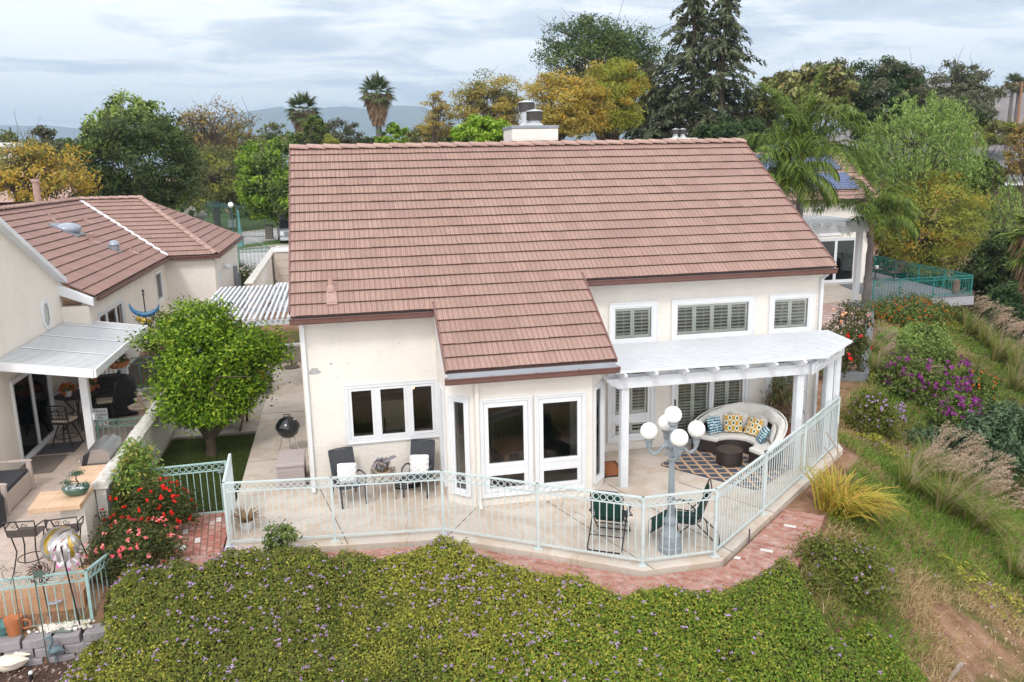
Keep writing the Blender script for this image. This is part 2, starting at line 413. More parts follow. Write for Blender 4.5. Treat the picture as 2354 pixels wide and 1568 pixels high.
# ------------------------------------------------------------------ terrain
PLAT = [(-60, -3.75), (-3.3, -3.75), (-2.6, -3.65), (2.5, -4.0), (5.5, -6.05), (7.7, -6.15), (8.5, -5.6), (10.0, -4.1), (10.6, -3.2), (13.0, -.75), (13.4, 2.0), (17.2, 4.9), (21.3, 10.2), (25.6, 16.2), (27.0, 18.0), (30.6, 23.2), (32, 40), (60, 70), (400, 90), (400, 900), (-900, 900), (-900, -3.75)]
def poly_sd(x, y, poly):
    x = np.asarray(x, float); y = np.asarray(y, float); d = np.full(x.shape, 1e9); ins = np.zeros(x.shape, bool)
    n = len(poly)
    for i in range(n):
        x0, y0 = poly[i]; x1, y1 = poly[(i+1) % n]; ex, ey = x1-x0, y1-y0
        t = np.clip(((x-x0)*ex+(y-y0)*ey)/(ex*ex+ey*ey), 0, 1)
        d = np.minimum(d, np.hypot(x-x0-t*ex, y-y0-t*ey))
        c = ((y0 > y) != (y1 > y)) & (x < (x1-x0)*(y-y0)/(y1-y0+1e-12)+x0); ins ^= c
    return np.where(ins, -d, d)
def sm(a, b, x):
    t = np.clip((x-a)/(b-a), 0, 1); return t*t*(3-2*t)
def vnoise(x, y, s, seed=0):
    """smooth value noise for terrain and plant cover"""
    r = np.random.default_rng(seed+100); G = r.random((128, 128))
    u = np.asarray(x)*s; v = np.asarray(y)*s; i = np.floor(u).astype(int); j = np.floor(v).astype(int); f = u-i; g = v-j
    f = f*f*(3-2*f); g = g*g*(3-2*g)
    a = G[i % 128, j % 128]; b = G[(i+1) % 128, j % 128]; c = G[i % 128, (j+1) % 128]; d = G[(i+1) % 128, (j+1) % 128]
    return (a*(1-f)+b*f)*(1-g)+(c*(1-f)+d*f)*g
def terrain(x, y):
    x = np.asarray(x, float); y = np.asarray(y, float)
    d = np.maximum(poly_sd(x, y, PLAT), 0)
    drop = np.where(d < 14, .47*d, .47*14+.12*(np.minimum(d, 60)-14))
    east = sm(9, 16, x)*sm(-6, 3, y)
    drop = drop*(1-.15*east)
    z = -.14-drop
    # planter step of the neighbour's garden
    left = (x < -3.05) & (y < -3.72)
    zl = -.5-np.where(y < -3.98, .45, 0.0)-.3*np.maximum(0, -4.3-y)
    z = np.where(left, np.minimum(zl, -.5), z)
    z = z+sm(12.9, 13.1, y)*.67*(1-sm(10, 13, x))
    z = z+np.where(d > .3, .1*(vnoise(x, y, .9, 3)-.5)*np.minimum(1, d), 0)
    return z
m, nt, b = new_mat('soil_and_grass'); g = nd(nt, 'ShaderNodeNewGeometry').outputs['Position']
soil = ramp(nt, noise(nt, 2.2, 6, .65, g), [(.3, rgb(120, 92, 72, .7)), (.55, rgb(168, 132, 108, .75)), (.75, rgb(190, 158, 134, .75))])
grs = ramp(nt, noise(nt, 9, 6, .7, g), [(.3, rgb(84, 84, 50, .7)), (.55, rgb(120, 116, 70, .7)), (.75, rgb(150, 138, 88, .7))])
far = nd(nt, 'ShaderNodeSeparateXYZ'); nt.links.new(g, far.inputs[0])
f = ramp(nt, noise(nt, .55, 4, .6, g, .4), [(.38, (0, 0, 0, 1)), (.5, (1, 1, 1, 1))])
nt.links.new(mixc(nt, 1.0, mixc(nt, f, grs, soil), ramp(nt, noise(nt, 24, 6, .75, g), [(.32, (.6, .58, .55, 1)), (.5, (1, 1, 1, 1)), (.7, (1.25, 1.22, 1.15, 1))]), 'MULTIPLY'), b.inputs['Base Color']); b.inputs['Roughness'].default_value = 1; b.inputs['Specular IOR Level'].default_value = .1
bump(nt, b, noise(nt, 25, 4, .7, g), .8, .04)
M['soil'] = m
def ax(lo, hi, fine_lo, fine_hi, step, coarse):
    a = list(np.arange(fine_lo, fine_hi, step)); x = fine_lo; s = step
    L = []
    while x > lo: s = min(s*1.35, coarse); x -= s; L.append(x)
    x = fine_hi; s = step; Rr = []
    while x < hi: s = min(s*1.35, coarse); x += s; Rr.append(x)
    return np.array(L[::-1]+a+Rr)
gx = ax(-6400, 8400, -6, 36, .45, 400); gy = ax(-60, 8100, -16, 32, .45, 400)
X, Y = np.meshgrid(gx, gy); Zt = terrain(X, Y)
nx, ny = len(gx), len(gy)
me = bpy.data.meshes.new('ground'); vs = np.stack([X, Y, Zt], -1).reshape(-1, 3)
fs = [(j*nx+i, j*nx+i+1, (j+1)*nx+i+1, (j+1)*nx+i) for j in range(ny-1) for i in range(nx-1)]
me.from_pydata(vs.tolist(), [], fs); me.materials.append(M['soil']); me.polygons.foreach_set('use_smooth', [True]*len(fs)); me.update()
ground = bpy.data.objects.new('ground', me); COL.objects.link(ground); tag(ground, kind='structure')

def slab(name, poly, z0, z1, mat, bevel=.0):
    return tag(MB().prism(poly, z0, z1).build(name, mat=mat, bevel=bevel), kind='structure')
slab('patio_slab', [(-1.53, -2.62), (.5, -2.94), (2.6, -3.19), (4.2, -4.2), (5.78, -5.3), (7.27, -5.29), (9.53, -3.4), (12.75, -.7), (13.05, .2), (13.05, .62), (0, .62), (0, 12.7), (-1.57, 12.7), (-1.57, -.9)], -.4, 0, M['concrete'], .012)
jt = MB()
for a, c in (((3.38, -1.95), (2.56, -3.2)), ((4.9, -1.95), (5.98, -5.3)), ((6.45, -1.4), (7.6, -5.05)), ((8.0, -1.7), (9.2, -3.68)), ((.2, -.05), (.75, -2.95)), ((-1.55, 2.2), (-.02, 2.2)), ((-1.55, 6.3), (-.02, 6.2))): jt.bar((*a, .001), (*c, .001), .014, .005)
tag(jt.build('paving_joints', mat=simple('joint_dirt', rgb(96, 88, 80, .8), 1, .3, 9)), kind='structure')
slab('side_yard_slab', [(-3.75, 4.7), (-1.575, 4.7), (-1.575, 12.7), (-3.75, 12.7)], -.4, -.003, M['concrete_grey'])
slab('terrace_floor', [(-12, -3.2), (-4.25, -3.2), (-4.02, -2.6), (-4.02, 8.05), (-12, 8.05)], -.6, 0, M['ntile'])
slab('terrace_edging', [(-12, -3.62), (-3.72, -3.62), (-3.72, -2.6), (-4.015, -2.6), (-4.245, -3.204), (-12, -3.204)], -.6, -.004, M['orange_tile'])
slab('brick_path', [(-1.6, -2.60), (-1.56, -2.75), (.5, -3.02), (2.6, -3.27), (4.15, -4.25), (5.72, -5.36), (7.29, -5.36), (9.6, -3.42), (10.2, -3.9), (9.5, -4.75), (8.6, -5.6), (7.7, -6.3), (5.3, -6.2), (2.3, -4.05), (-2.9, -3.85), (-2.75, -2.4)], -.5, -.085, M['brick'])
slab('garden_path', [(-2.75, -2.395), (-1.6, -2.595), (-1.6, -.5), (-2.55, -.45)], -.5, -.082, M['brick_left'])
lawn_m = simple('lawn_base', rgb(62, 76, 38, .6), .95, .35, 14, bmp=.6)
slab('lawn', [(-3.75, -.45), (-1.58, -.4), (-1.58, 4.69), (-3.75, 4.69)], -.4, -.08, lawn_m)
slab('pale_brick_walk', [(19.5, 13.5), (21.4, 16.0), (23.0, 17.6), (26.4, 18.1), (25.7, 16.55), (21.0, 10.7), (17.0, 5.9), (16.2, 7.0)], -.6, -.02, M['brick_pale'])
slab('turf', [(14.5, 9), (18.0, 9.3), (20.6, 12.4), (23.85, 16.5), (23.3, 17.2), (14, 17)], -.5, -.05, simple('turf', rgb(102, 120, 58, .7), .95, .2, 20, bmp=.5))
slab('porch_slab', [(22.5, 17.7), (26.55, 18.2), (27.3, 19.4), (28.4, 23.4), (22.5, 23.4)], -.5, .0, M['concrete'])
grey_edge = simple('grey_edging_paint', rgb(124, 128, 134, .85), .6, .15, 4)
k = MB()
for a, c in (((16.6, 5.5), (17.45, 5.2)), ((17.4, 5.15), (21.2, 10.3)), ((21.2, 10.3), (25.6, 16.35))):
    k.bar((a[0], a[1], -.2), (c[0], c[1], -.2), .3, .7)
tag(k.build('kerb_strip', mat=grey_edge, bevel=.02), kind='structure')
# street side beyond the houses
GZ = .54
slab('street', [(-40, 34.9), (12, 34.9), (12, 62), (-5.0, 53.6), (-7.3, 51.3), (-9, 50.6), (-40, 51)], .2, GZ, M['street'])
slab('driveway_apron', [(-40, 55.5), (-7.2, 55.5), (-3.5, 61.5), (-3.0, 90), (-40, 90)], .2, GZ+.006, M['street'])
slab('front_court', [(-6.2, 28), (-2.9, 28), (-2.9, 34.89), (-6.2, 34.89)], .2, GZ+.003, M['kerb'])
kb = MB()
isl = [(-9.0, 51.0), (-7.2, 51.6), (-5.0, 53.9), (0, 57.2), (0, 62), (-3.5, 60.6), (-7.3, 54.6), (-9, 54)]
kb.prism(isl, .3, GZ+.14)
tag(kb.build('kerb', mat=M['kerb']), kind='structure')
ins = [(-8.9, 51.25), (-7.25, 51.85), (-5.1, 54.15), (-.2, 57.4), (-.2, 61.6), (-3.5, 60.3), (-7.2, 54.35), (-8.9, 53.8)]
green_m = simple('mown_grass', rgb(92, 120, 46, .6), .95, .25, 3, bmp=.5)
slab('verge_grass', ins, .3, GZ+.17, green_m)
slab('far_lawn', [(-60, 72), (-9, 71), (-4.0, 78), (-2, 110), (-60, 118)], .2, GZ+.05, green_m)
slab('far_kerb', [(-60, 71.2), (-9, 70.2), (-3.6, 77.6), (-3.9, 78.1), (-9, 70.95), (-60, 71.95)], .2, GZ+.1, M['kerb'])

# ------------------------------------------------------------------ far hills, haze
def ridge_hill(name, pts, d, depth, zfoot, mat, seed):
    """pts: outline (vx, vy) of the crest seen at distance d"""
    cr = [dp(vx, vy, d) for vx, vy in pts]
    xs = np.array([c[0] for c in cr]); ys = np.array([c[1] for c in cr]); zs = np.array([c[2] for c in cr])
    s = np.linspace(0, 1, len(pts)); ss = np.linspace(0, 1, 170)
    xs, ys, zs = (np.interp(ss, s, a) for a in (xs, ys, zs))
    r = np.random.default_rng(seed); rows = 26; V = []
    zs = zs+(np.interp(np.linspace(0, 60, 170), np.arange(62), r.random(62))-.5)*.015*(d*.1)
    for j in range(rows):
        t = j/(rows-1); prof = math.sin(PI*t)**.9 if t < .5 else 1.0-((t-.5)*2)**1.5
        off = (t-.5)*depth
        for i in range(170):
            n = vnoise(i*.2, j*.35, 1.0, seed)-.5; n2 = vnoise(i*.6, j*.8, 1.0, seed+5)-.5
            hh = zfoot+(zs[i]-zfoot)*prof*(1+(.45*n+.22*n2)*(1-prof))
            V.append((xs[i]+_H[0]*off+_R0[0]*n*d*.02, ys[i]+_H[1]*off+_R0[1]*n*d*.02, hh))
    F = [(j*170+i, j*170+i+1, (j+1)*170+i+1, (j+1)*170+i) for j in range(rows-1) for i in range(169)]
    return tag(MB().add(V, F).build(name, mat=mat, smooth=True, angle=80), kind='structure')
hill_green = simple('hill_scrub', rgb(96, 98, 74, .7), 1, .35, .01)
hill_brown = simple('hill_rock', rgb(150, 126, 112, .75), 1, .4, .03, bmp=1.0, bscale=.15)
ridge_hill('mountains', [(-700, 300), (-300, 285), (-120, 296), (30, 288), (120, 290), (200, 297), (330, 300), (450, 285), (560, 258), (640, 247), (700, 256), (735, 250), (800, 243), (845, 252), (905, 243), (960, 245), (1010, 262), (1080, 270), (1180, 285), (1350, 295), (1600, 290), (1900, 285), (2300, 290), (2800, 295)], 5600, 1600, -10, hill_green, 1)
ridge_hill('hills', [(1900, 330), (2000, 260), (2060, 195), (2110, 178), (2190, 200), (2230, 222), (2290, 205), (2353, 190), (2450, 170), (2600, 190), (2800, 260)], 1500, 500, -10, hill_brown, 2)
ridge_hill('low_hills', [(900, 345), (960, 310), (985, 292), (1010, 300), (1040, 318), (1090, 335), (1150, 350)], 2200, 400, -10, hill_brown, 4)
hz = MB().box(-6500, 8500, -80, 8200, -60, 520).build('haze')
hm = bpy.data.materials.new('haze_air'); hm.use_nodes = True; ht = hm.node_tree
for n_ in list(ht.nodes):
    if n_.type != 'OUTPUT_MATERIAL': ht.nodes.remove(n_)
pv = nd(ht, 'ShaderNodeVolumePrincipled'); pv.inputs['Color'].default_value = (.58, .78, 1.0, 1); pv.inputs['Density'].default_value = 2.5e-4; pv.inputs['Anisotropy'].default_value = 0
ht.links.new(pv.outputs[0], ht.nodes['Material Output'].inputs['Volume'])
hz.data.materials.append(hm); tag(hz, kind='stuff')
# ------------------------------------------------------------------ building helpers
def roof_tiles(mb, O, u, s, n, rows, expo, span, tw=.33, seed=0, butt=None, top=None):
    """courses of shake tiles. O eave origin, u along the eave, s up the slope, n normal; span(row)->(u0,u1) list"""
    O, u, s, n = map(Vector, (O, u, s, n)); r = random.Random(seed)
    for k in range(rows):
        for (a, b_) in span(k):
            x = a - (tw*.5 if k % 2 else 0) - .07*r.random()
            wav = r.uniform(-.006, .006)
            while x < b_-.01:
                x0, x1 = max(x, a), min(x+tw-.003, b_); x += tw
                if x1-x0 < .02: continue
                j = r.uniform(-.004, .004)+wav*.6; h = .052+r.uniform(-.004, .006)
                p = lambda uu, ss, hh: O+u*uu+s*ss+n*hh
                s0, s1 = k*expo+j, (k+1)*expo+.06
                v = [p(x0, s0, h-.044), p(x1, s0, h-.044), p(x1, s1, .0), p(x0, s1, .0), p(x0, s0, h), p(x1, s0, h), p(x1, s1, .012), p(x0, s1, .012)]
                o = len(mb.v); mb.use(top); mb.add(v, [(4, 5, 6, 7), (1, 2, 6, 5), (3, 0, 4, 7)])
                mb.use(butt); mb.add([v[0], v[1], v[5], v[4]], [(0, 1, 2, 3)])
def ridge_row(mb, p, q, side, w=.16, L=.42, up=.05, seed=0):
    """overlapping angled ridge caps from p to q"""
    p, q = Vector(p), Vector(q); d = (q-p); n = int(d.length/L); d.normalize(); sd = Vector(side).normalized(); upv = Vector((0, 0, 1)); r = random.Random(seed)
    for i in range(n+1):
        a = p+d*(i*L); e = min((i+1)*L+.05, (q-p).length+.02); b_ = p+d*e
        ha, hb = up+.035+r.uniform(-.006, .006), up
        vs = []
        for c, h in ((a, ha), (b_, hb)):
            for off, dz in ((-w, -.09), (-w, -.05), (0, .02), (w, -.05), (w, -.09), (0, -.02)): vs.append(c+sd*off+upv*(h+dz))
        mb.add(vs, [(0, 1, 2, 3, 4, 5)[::-1], (6, 7, 8, 9, 10, 11)]+[(k, (k+1) % 6, 6+(k+1) % 6, 6+k) for k in range(6)])

def wall(name, parent, org, rz, L, z0, z1, holes, mat, thick=.2, z1b=None):
    """upright wall: local x along it, -y outward; holes (u0,u1,z0,z1) with reveals"""
    mb = MB(); us = sorted({0, L}|{h[0] for h in holes}|{h[1] for h in holes}); zs = sorted({z0, z1}|{h[2] for h in holes}|{h[3] for h in holes})
    top = lambda x: z1 if z1b is None else z1+(z1b-z1)*x/L
    for i in range(len(us)-1):
        for j in range(len(zs)-1):
            uc, zc_ = (us[i]+us[i+1])/2, (zs[j]+zs[j+1])/2
            if any(h[0] < uc < h[1] and h[2] < zc_ < h[3] for h in holes): continue
            za, zb = zs[j], zs[j]
            ta = top(us[i]) if j == len(zs)-2 else zs[j+1]; tb = top(us[i+1]) if j == len(zs)-2 else zs[j+1]
            mb.quad((us[i], 0, za), (us[i+1], 0, zb), (us[i+1], 0, tb), (us[i], 0, ta))
            mb.quad((us[i], thick, ta), (us[i+1], thick, tb), (us[i+1], thick, zb), (us[i], thick, za))
    for a, b_, c, d in holes:
        mb.quad((a, 0, c), (a, thick, c), (a, thick, d), (a, 0, d)); mb.quad((b_, 0, d), (b_, thick, d), (b_, thick, c), (b_, 0, c))
        mb.quad((a, 0, d), (a, thick, d), (b_, thick, d), (b_, 0, d)); mb.quad((a, 0, c), (b_, 0, c), (b_, thick, c), (a, thick, c))
    mb.quad((0, 0, z0), (0, thick, z0), (0, thick, z1), (0, 0, z1)); mb.quad((L, 0, top(L)), (L, thick, top(L)), (L, thick, z0), (L, 0, z0))
    mb.quad((0, 0, z1), (0, thick, z1), (L, thick, top(L)), (L, 0, top(L)))
    o = mb.build(name, parent, mat, recalc=False); o.location = org; o.rotation_euler = (0, 0, rz); return o

def window(parent, org, rz, u0, u1, z0, z1, case=.1, panes=None, sash=.055, sill=False, shutters=0, kind='window', glass='glass', tilt=.2):
    """casing + sashes; panes = list of (u0,u1,z0,z1) openings inside (each gets a sash and glass); local -y outward"""
    f = MB(); f.use(M['white'])
    if panes is None: panes = [(u0+case, u1-case, z0+case, z1-case)]
    # flat casing as a frame of four, stepped moulding
    for (a, b_, c, d, y0, y1) in ((u0, u1, z1-case, z1, -.035, .05), (u0, u1, z0, z0+case, -.035, .05), (u0, u0+case, z0+case, z1-case, -.035, .05), (u1-case, u1, z0+case, z1-case, -.035, .05)):
        f.box(a, b_, y0, y1, c, d)
    e = .022
    for (a, b_, c, d) in ((u0-e*.6, u1+e*.6, z1-e, z1+e*.6), (u0-e*.6, u0+e, z0-e*.6, z1-e), (u1-e, u1+e*.6, z0-e*.6, z1-e), (u0+e, u1-e, z0-e*.6, z0+e)):
        f.box(a, b_, -.052, -.036, c, d)
    if sill: f.box(u0-.03, u1+.03, -.075, -.053, z0-.05, z0+.015)
    # field between the panes
    us = sorted({u0+case, u1-case}|{p[0] for p in panes}|{p[1] for p in panes}); zs = sorted({z0+case, z1-case}|{p[2] for p in panes}|{p[3] for p in panes})
    for i in range(len(us)-1):
        for j in range(len(zs)-1):
            uc, zc_ = (us[i]+us[i+1])/2, (zs[j]+zs[j+1])/2
            if us[i+1]-us[i] < 1e-4 or zs[j+1]-zs[j] < 1e-4: continue
            if any(p[0] < uc < p[1] and p[2] < zc_ < p[3] for p in panes): continue
            f.box(us[i], us[i+1], -.012, .05, zs[j], zs[j+1])
    for a, b_, c, d in panes:
        for (p0, p1, q0, q1) in ((a, b_, d-sash, d), (a, b_, c, c+sash), (a, a+sash, c+sash, d-sash), (b_-sash, b_, c+sash, d-sash)):
            f.box(p0, p1, -.022, .046, q0, q1)
    o = f.build(kind, parent, bevel=.006); o.location = org; o.rotation_euler = (0, 0, rz)
    g = MB()
    for a, b_, c, d in panes: g.box(a+sash-.01, b_-sash+.01, .012, .02, c+sash-.01, d-sash+.01)
    g.build('pane', o, M[glass])
    if shutters:
        s = MB().use(M['shutter'])
        for a, b_, c, d in panes:
            a, b_, c, d = a+sash, b_-sash, c+sash, d-sash; n = max(1, round((b_-a)/shutters)); pw = (b_-a)/n
            for i in range(n):
                x0, x1 = a+i*pw+.004, a+(i+1)*pw-.004
                s.box(x0, x0+.045, .05, .08, c, d); s.box(x1-.045, x1, .05, .08, c, d); s.box(x0+.046, x1-.046, .05, .08, d-.07, d); s.box(x0+.046, x1-.046, .05, .08, c, c+.07)
                m_ = int((d-c-.14)/.074); h = (d-c-.14)/max(1, m_)
                for q in range(m_):
                    s.cbox(((x0+x1)/2, .068, c+.07+h*(q+.5)), (x1-x0-.1, .07, .01), (tilt, 0, 0))
                s.box((x0+x1)/2-.005, (x0+x1)/2+.005, .024, .03, c+.08, d-.08)
        s.build('shutter', o)
    return o
def gutter(parent, p, q, mat=None, r=.07):
    """ogee gutter hung along an eave (p->q), open at the top"""
    p, q = Vector(p), Vector(q); d = (q-p).normalized(); out = d.cross(Vector((0, 0, 1))).normalized()
    prof = [(0, 0), (0, -.12), (.07, -.13), (.1, -.1), (.115, -.03), (.14, -.005), (.14, .012), (.125, .012), (.1, -.02), (.085, -.09), (.06, -.11), (.012, -.1), (.012, 0)]
    mb = MB(); n = len(prof); vs = [c+out*a+Vector((0, 0, b_)) for c in (p, q) for a, b_ in prof]
    mb.add(vs, [tuple(range(n)), tuple(range(n, 2*n))[::-1]]+[(i, (i+1) % n, n+(i+1) % n, n+i) for i in range(n)])
    L = (q-p).length
    for i in range(int(L/.9)+1):
        c = p+d*min(L-.02, .05+i*.9); mb.bar(c+out*.01+Vector((0, 0, .004)), c+out*.13+Vector((0, 0, .014)), .015, .006)
    return mb.build('gutter', parent, mat or M['gutter'])
def downspout(parent, pts, mat, w=.075, h=.06):
    mb = MB()
    for a, c in zip(pts[:-1], pts[1:]): mb.bar(a, c, w, h, (0, 1, 0) if abs(a[2]-c[2]) > .2 else (0, 0, 1))
    for p in pts[1:-1]: mb.cbox(p, (w+.008, w+.008, .05))
    return mb.build('downspout', parent, mat, bevel=.008)

# ------------------------------------------------------------------ the main house
SL = .62; RY, RZ = 5.148, 7.496; XL, XR = -.127, 12.79
N1, N2 = 2.86, 6.36; YE, YN, YR = -.38, -2.10, .25
rz_at = lambda y: RZ+SL*(y-RY) if y <= RY else RZ-SL*(y-RY)
H = thing('main_house', 'cream stucco house with one large sloping pinkish tile roof and a bay front', 'house', (0, 0, 0))
sv_ = Vector((0, 1, SL)).normalized(); nv_ = Vector((0, -SL, 1)).normalized()
EXPO = .372; slope = lambda y0, y1: (y1-y0)*math.sqrt(1+SL*SL)
rows_total = int(slope(YN, RY)/EXPO)+1
r_ = MB()
sN = 0; sE = slope(YN, YE); sR = slope(YN, YR)
def span_main(k):
    s0 = k*EXPO
    if s0+EXPO*.5 < sE: return [(N1, N2)]
    if s0+EXPO*.5 < sR: return [(XL, N2)]
    return [(XL, XR)]
EXPO = slope(YN, RY)/round(slope(YN, RY)/EXPO); ROWS = round(slope(YN, RY)/EXPO)
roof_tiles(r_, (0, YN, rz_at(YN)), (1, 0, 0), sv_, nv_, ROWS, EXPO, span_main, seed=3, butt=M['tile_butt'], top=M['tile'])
# deck beneath the tiles, and the rear slope
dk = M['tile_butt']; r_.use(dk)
def deck(x0, x1, y0, y1, t=.1, off=.0):
    a = lambda x, y, o: (x, y, rz_at(y)-o)
    v = [a(x0, y0, off+.004), a(x1, y0, off+.004), a(x1, y1, off+.004), a(x0, y1, off+.004), a(x0, y0, off+t), a(x1, y0, off+t), a(x1, y1, off+t), a(x0, y1, off+t)]
    r_.add(v, [(0, 1, 2, 3), (7, 6, 5, 4), (0, 4, 5, 1), (1, 5, 6, 2), (2, 6, 7, 3), (3, 7, 4, 0)])
deck(XL, N1, YE+.02, RY); deck(N1, N2, YN+.02, RY); deck(N2, XR, YR+.02, RY); deck(XL, XR, RY, 10.7)
roof = r_.build('roof', H, recalc=False)
rc = MB(); ridge_row(rc, (XL-.02, RY, RZ), (XR+.02, RY, RZ), (0, 1, 0), w=.17, L=.435, up=.07); rc.build('ridge_cap', roof, M['ridge'])
# rake trim (brown) and white fascia along the sloping ends
def rake(x, y0, y1, sgn, mat, h=.06, d=.02, drop=.02, w=.035):
    rk = MB(); rk.bar((x+sgn*d, y0, rz_at(y0)-drop), (x+sgn*d, y1, rz_at(y1)-drop), w, h, nv_); rk.build('rake_trim', roof, mat)
rake(XL, YE-.03, RY, -1, M['gutter'], .085, .018, -.012); rake(XR, YR-.03, RY, 1, M['gutter'], .085, .018, -.012)
rake(N1, YN-.03, YE+.05, -1, M['gutter'], .085, .018, -.012); rake(N2, YN-.03, YR+.05, 1, M['gutter'], .085, .018, -.012)
rake(XL, YE, RY, -1, M['white'], .15, .012, .135); rake(XR, YR, RY, 1, M['white'], .15, .012, .135); rake(N1, YN, YE, -1, M['white'], .17, .012, .145, .03); rake(N2, YN, YR, 1, M['white'], .17, .012, .145, .03)
gt = []
def eave(x0, x1, y):
    z = rz_at(y); gutter(H, (x0, y-.03, z-.12), (x1, y-.03, z-.12))
    f = MB().use(M['flash']); f.extr([(x0+.03, y-.004, z-.035), (x0+.03, y-.1, z-.17), (x0+.03, y-.09, z-.175), (x0+.03, y+.006, z-.04)], (x1-x0-.06, 0, 0)); f.build('flashing', roof)
eave(XL-.03, N1, YE); eave(N1-.05, N2+.06, YN); eave(N2+.05, XR+.04, YR)
# vent pipe in the lower left of the roof
vp = MB(); c = Vector((.72, .14, rz_at(.14)+.03)); vp.use(M['ridge']); vp.tube([c, c+Vector((0, 0, .34))], .055, 10); vp.lathe([(.11, -.02), (.09, .06), (.058, .12)], c, 12)
vp.use(M['ridge']); vp.bar(c+Vector((0, -.42, -.26+.02)), c+Vector((0, .02, .02)), .22, .015, nv_); vp.build('vent_pipe', roof, M['ridge'])
# walls
st = M['stucco']
W1 = [(.93, 2.84, 1.08, 2.25)]
wall('wall', H, (0, 0, 0), 0, 2.91, -.3, rz_at(0)-.2, W1, st)
def side_wall(name, x, pts, mat=st, t=.2):
    a = [(x, y, z) for y, z in pts]; return MB().extr(a, (t, 0, 0)).build(name, H, mat)
# left gable and its return, right gable, bay cheeks
side_wall('gable_wall', 0.0, [(.205, -.3), (10.3, -.3), (10.3, rz_at(10.3)-.12), (RY, RZ-.12), (.205, rz_at(.205)-.12)], M['stucco'])
side_wall('gable_wall', XR-.205, [(.835, -.3), (10.095, -.3), (10.095, rz_at(10.095)-.12), (RY, RZ-.12), (.835, rz_at(.835)-.12)], M['stucco'])
MB().box(.2, XR-.2, 10.1, 10.3, -.3, rz_at(10.3)-.1).build('rear_wall', H, M['stucco'])
# bay: left cheek (with a narrow side window), bevels, front, right cheek
def angled(name, a, b_, z1a, z1b, holes, mat=st):
    d = Vector((b_[0]-a[0], b_[1]-a[1], 0)); L = d.length; ang = math.atan2(d.y, d.x)
    wall(name, H, (a[0], a[1], 0), ang, L, -.3, z1a, holes, mat, z1b=z1b); return (a[0], a[1], 0), ang, L
zw = lambda y: rz_at(y)-.13
o1 = angled('wall', (2.9, 0), (2.9, -1.41), zw(0), zw(-1.41), [(.62, 1.12, .32, 2.3)])
o2 = angled('wall', (2.9, -1.41), (3.40, -1.87), zw(-1.55), zw(-1.87), [(.17, .5, .32, 2.25)])
o3 = angled('wall', (3.40, -1.87), (5.93, -1.87), zw(-1.87)-.08, zw(-1.87)-.08, [(.16, 1.2, .26, 2.27), (1.32, 2.36, .26, 2.27)])
o4 = angled('wall', (5.93, -1.87), (6.36, -1.37), zw(-1.87), zw(-1.5), [(.15, .5, .3, 2.32)])
o5 = angled('wall', (6.36, -1.37), (6.36, .63), zw(-1.37), zw(.63), [])
o6 = angled('wall', (6.36, .63), (XR-.004, .63), zw(.63)-.05, zw(.63)-.05, [(7.22-6.36, 8.28-6.36, 2.74, 3.62), (8.83-6.36, 10.83-6.36, 2.74, 3.62), (11.4-6.36, 12.46-6.36, 2.74, 3.62),
             (7.17-6.36, 8.28-6.36, .3, 2.12), (8.86-6.36, 10.74-6.36, .03, 2.12), (11.37-6.36, 12.42-6.36, .3, 2.12)])
# moulded band under the upper right eave and soffits
bd = MB(); bd.box(N2+.02, XR, .565, .629, 4.2, 4.3); bd.box(N2+.02, XR, .53, .564, 4.25, 4.31); bd.build('eave_moulding', H, st, bevel=.015)
MB().box(.0, N1, -.05, -.002, 3.86, 3.93).build('eave_moulding', H, st, bevel=.015)
sf = MB()
sf.add([(N1+.01, -1.36, 2.86), (N1+.01, YN+.03, 2.86), (N2-.01, YN+.03, 2.86), (N2-.01, -1.34, 2.86), (5.95, -1.80, 2.86), (3.4, -1.80, 2.86), (N1+.01, -1.36, 2.95), (N1+.01, YN+.03, 2.95), (N2-.01, YN+.03, 2.95), (N2-.01, -1.34, 2.95), (5.95, -1.80, 2.95), (3.4, -1.80, 2.95)],
       [(0, 1, 2, 3, 4, 5), (11, 10, 9, 8, 7, 6), (0, 6, 7, 1), (1, 7, 8, 2), (2, 8, 9, 3)])
sf.build('soffit', H, M['stucco_side'])
# windows
case = .09
k_ = window(H, (0, 0, 0), 0, .84, 2.93, .99, 2.34, .09, [(.95, 1.49, 1.09, 2.24), (1.58, 2.20, 1.09, 2.24), (2.29, 2.82, 1.09, 2.24)], .055, sill=False)
window(H, o1[0], o1[1], .55, 1.2, .24, 2.4, .075, [(.63, 1.12, .9, 2.32), (.63, 1.12, .32, .8)], .05)
window(H, o2[0], o2[1], .09, .58, .22, 2.36, .075, None, .05)
for a in (.13, 1.29):
    window(H, o3[0], o3[1], a, a+1.09, .2, 2.32, .075, [(a+.09, a+1.0, .84, 2.22), (a+.09, a+1.0, .29, .74)], .085, kind='french_window')
window(H, o4[0], o4[1], .08, .57, .22, 2.4, .07, None, .045)
for a, b_ in ((7.17, 8.36), (8.76, 10.91), (11.35, 12.54)):
    window(H, (6.36, .63, 0), 0, a-6.36-.02, b_-6.36, 2.68, 3.7, .11, None, .035, shutters=.52)
for a, b_ in ((7.12, 8.34), (11.32, 12.5)):
    window(H, (6.36, .63, 0), 0, a-6.36, b_-6.36, .23, 2.2, .11, [(a-6.36+.13, b_-6.36-.13, .86, 2.08), (a-6.36+.13, b_-6.36-.13, .34, .74)], .06, shutters=.45)
sd_ = window(H, (6.36, .63, 0), 0, 8.78-6.36, 10.86-6.36, .02, 2.2, .1, [(8.9-6.36, 9.84-6.36, .07, 2.08), (9.86-6.36, 10.74-6.36, .07, 2.08)], .05, shutters=.44, kind='sliding_door')
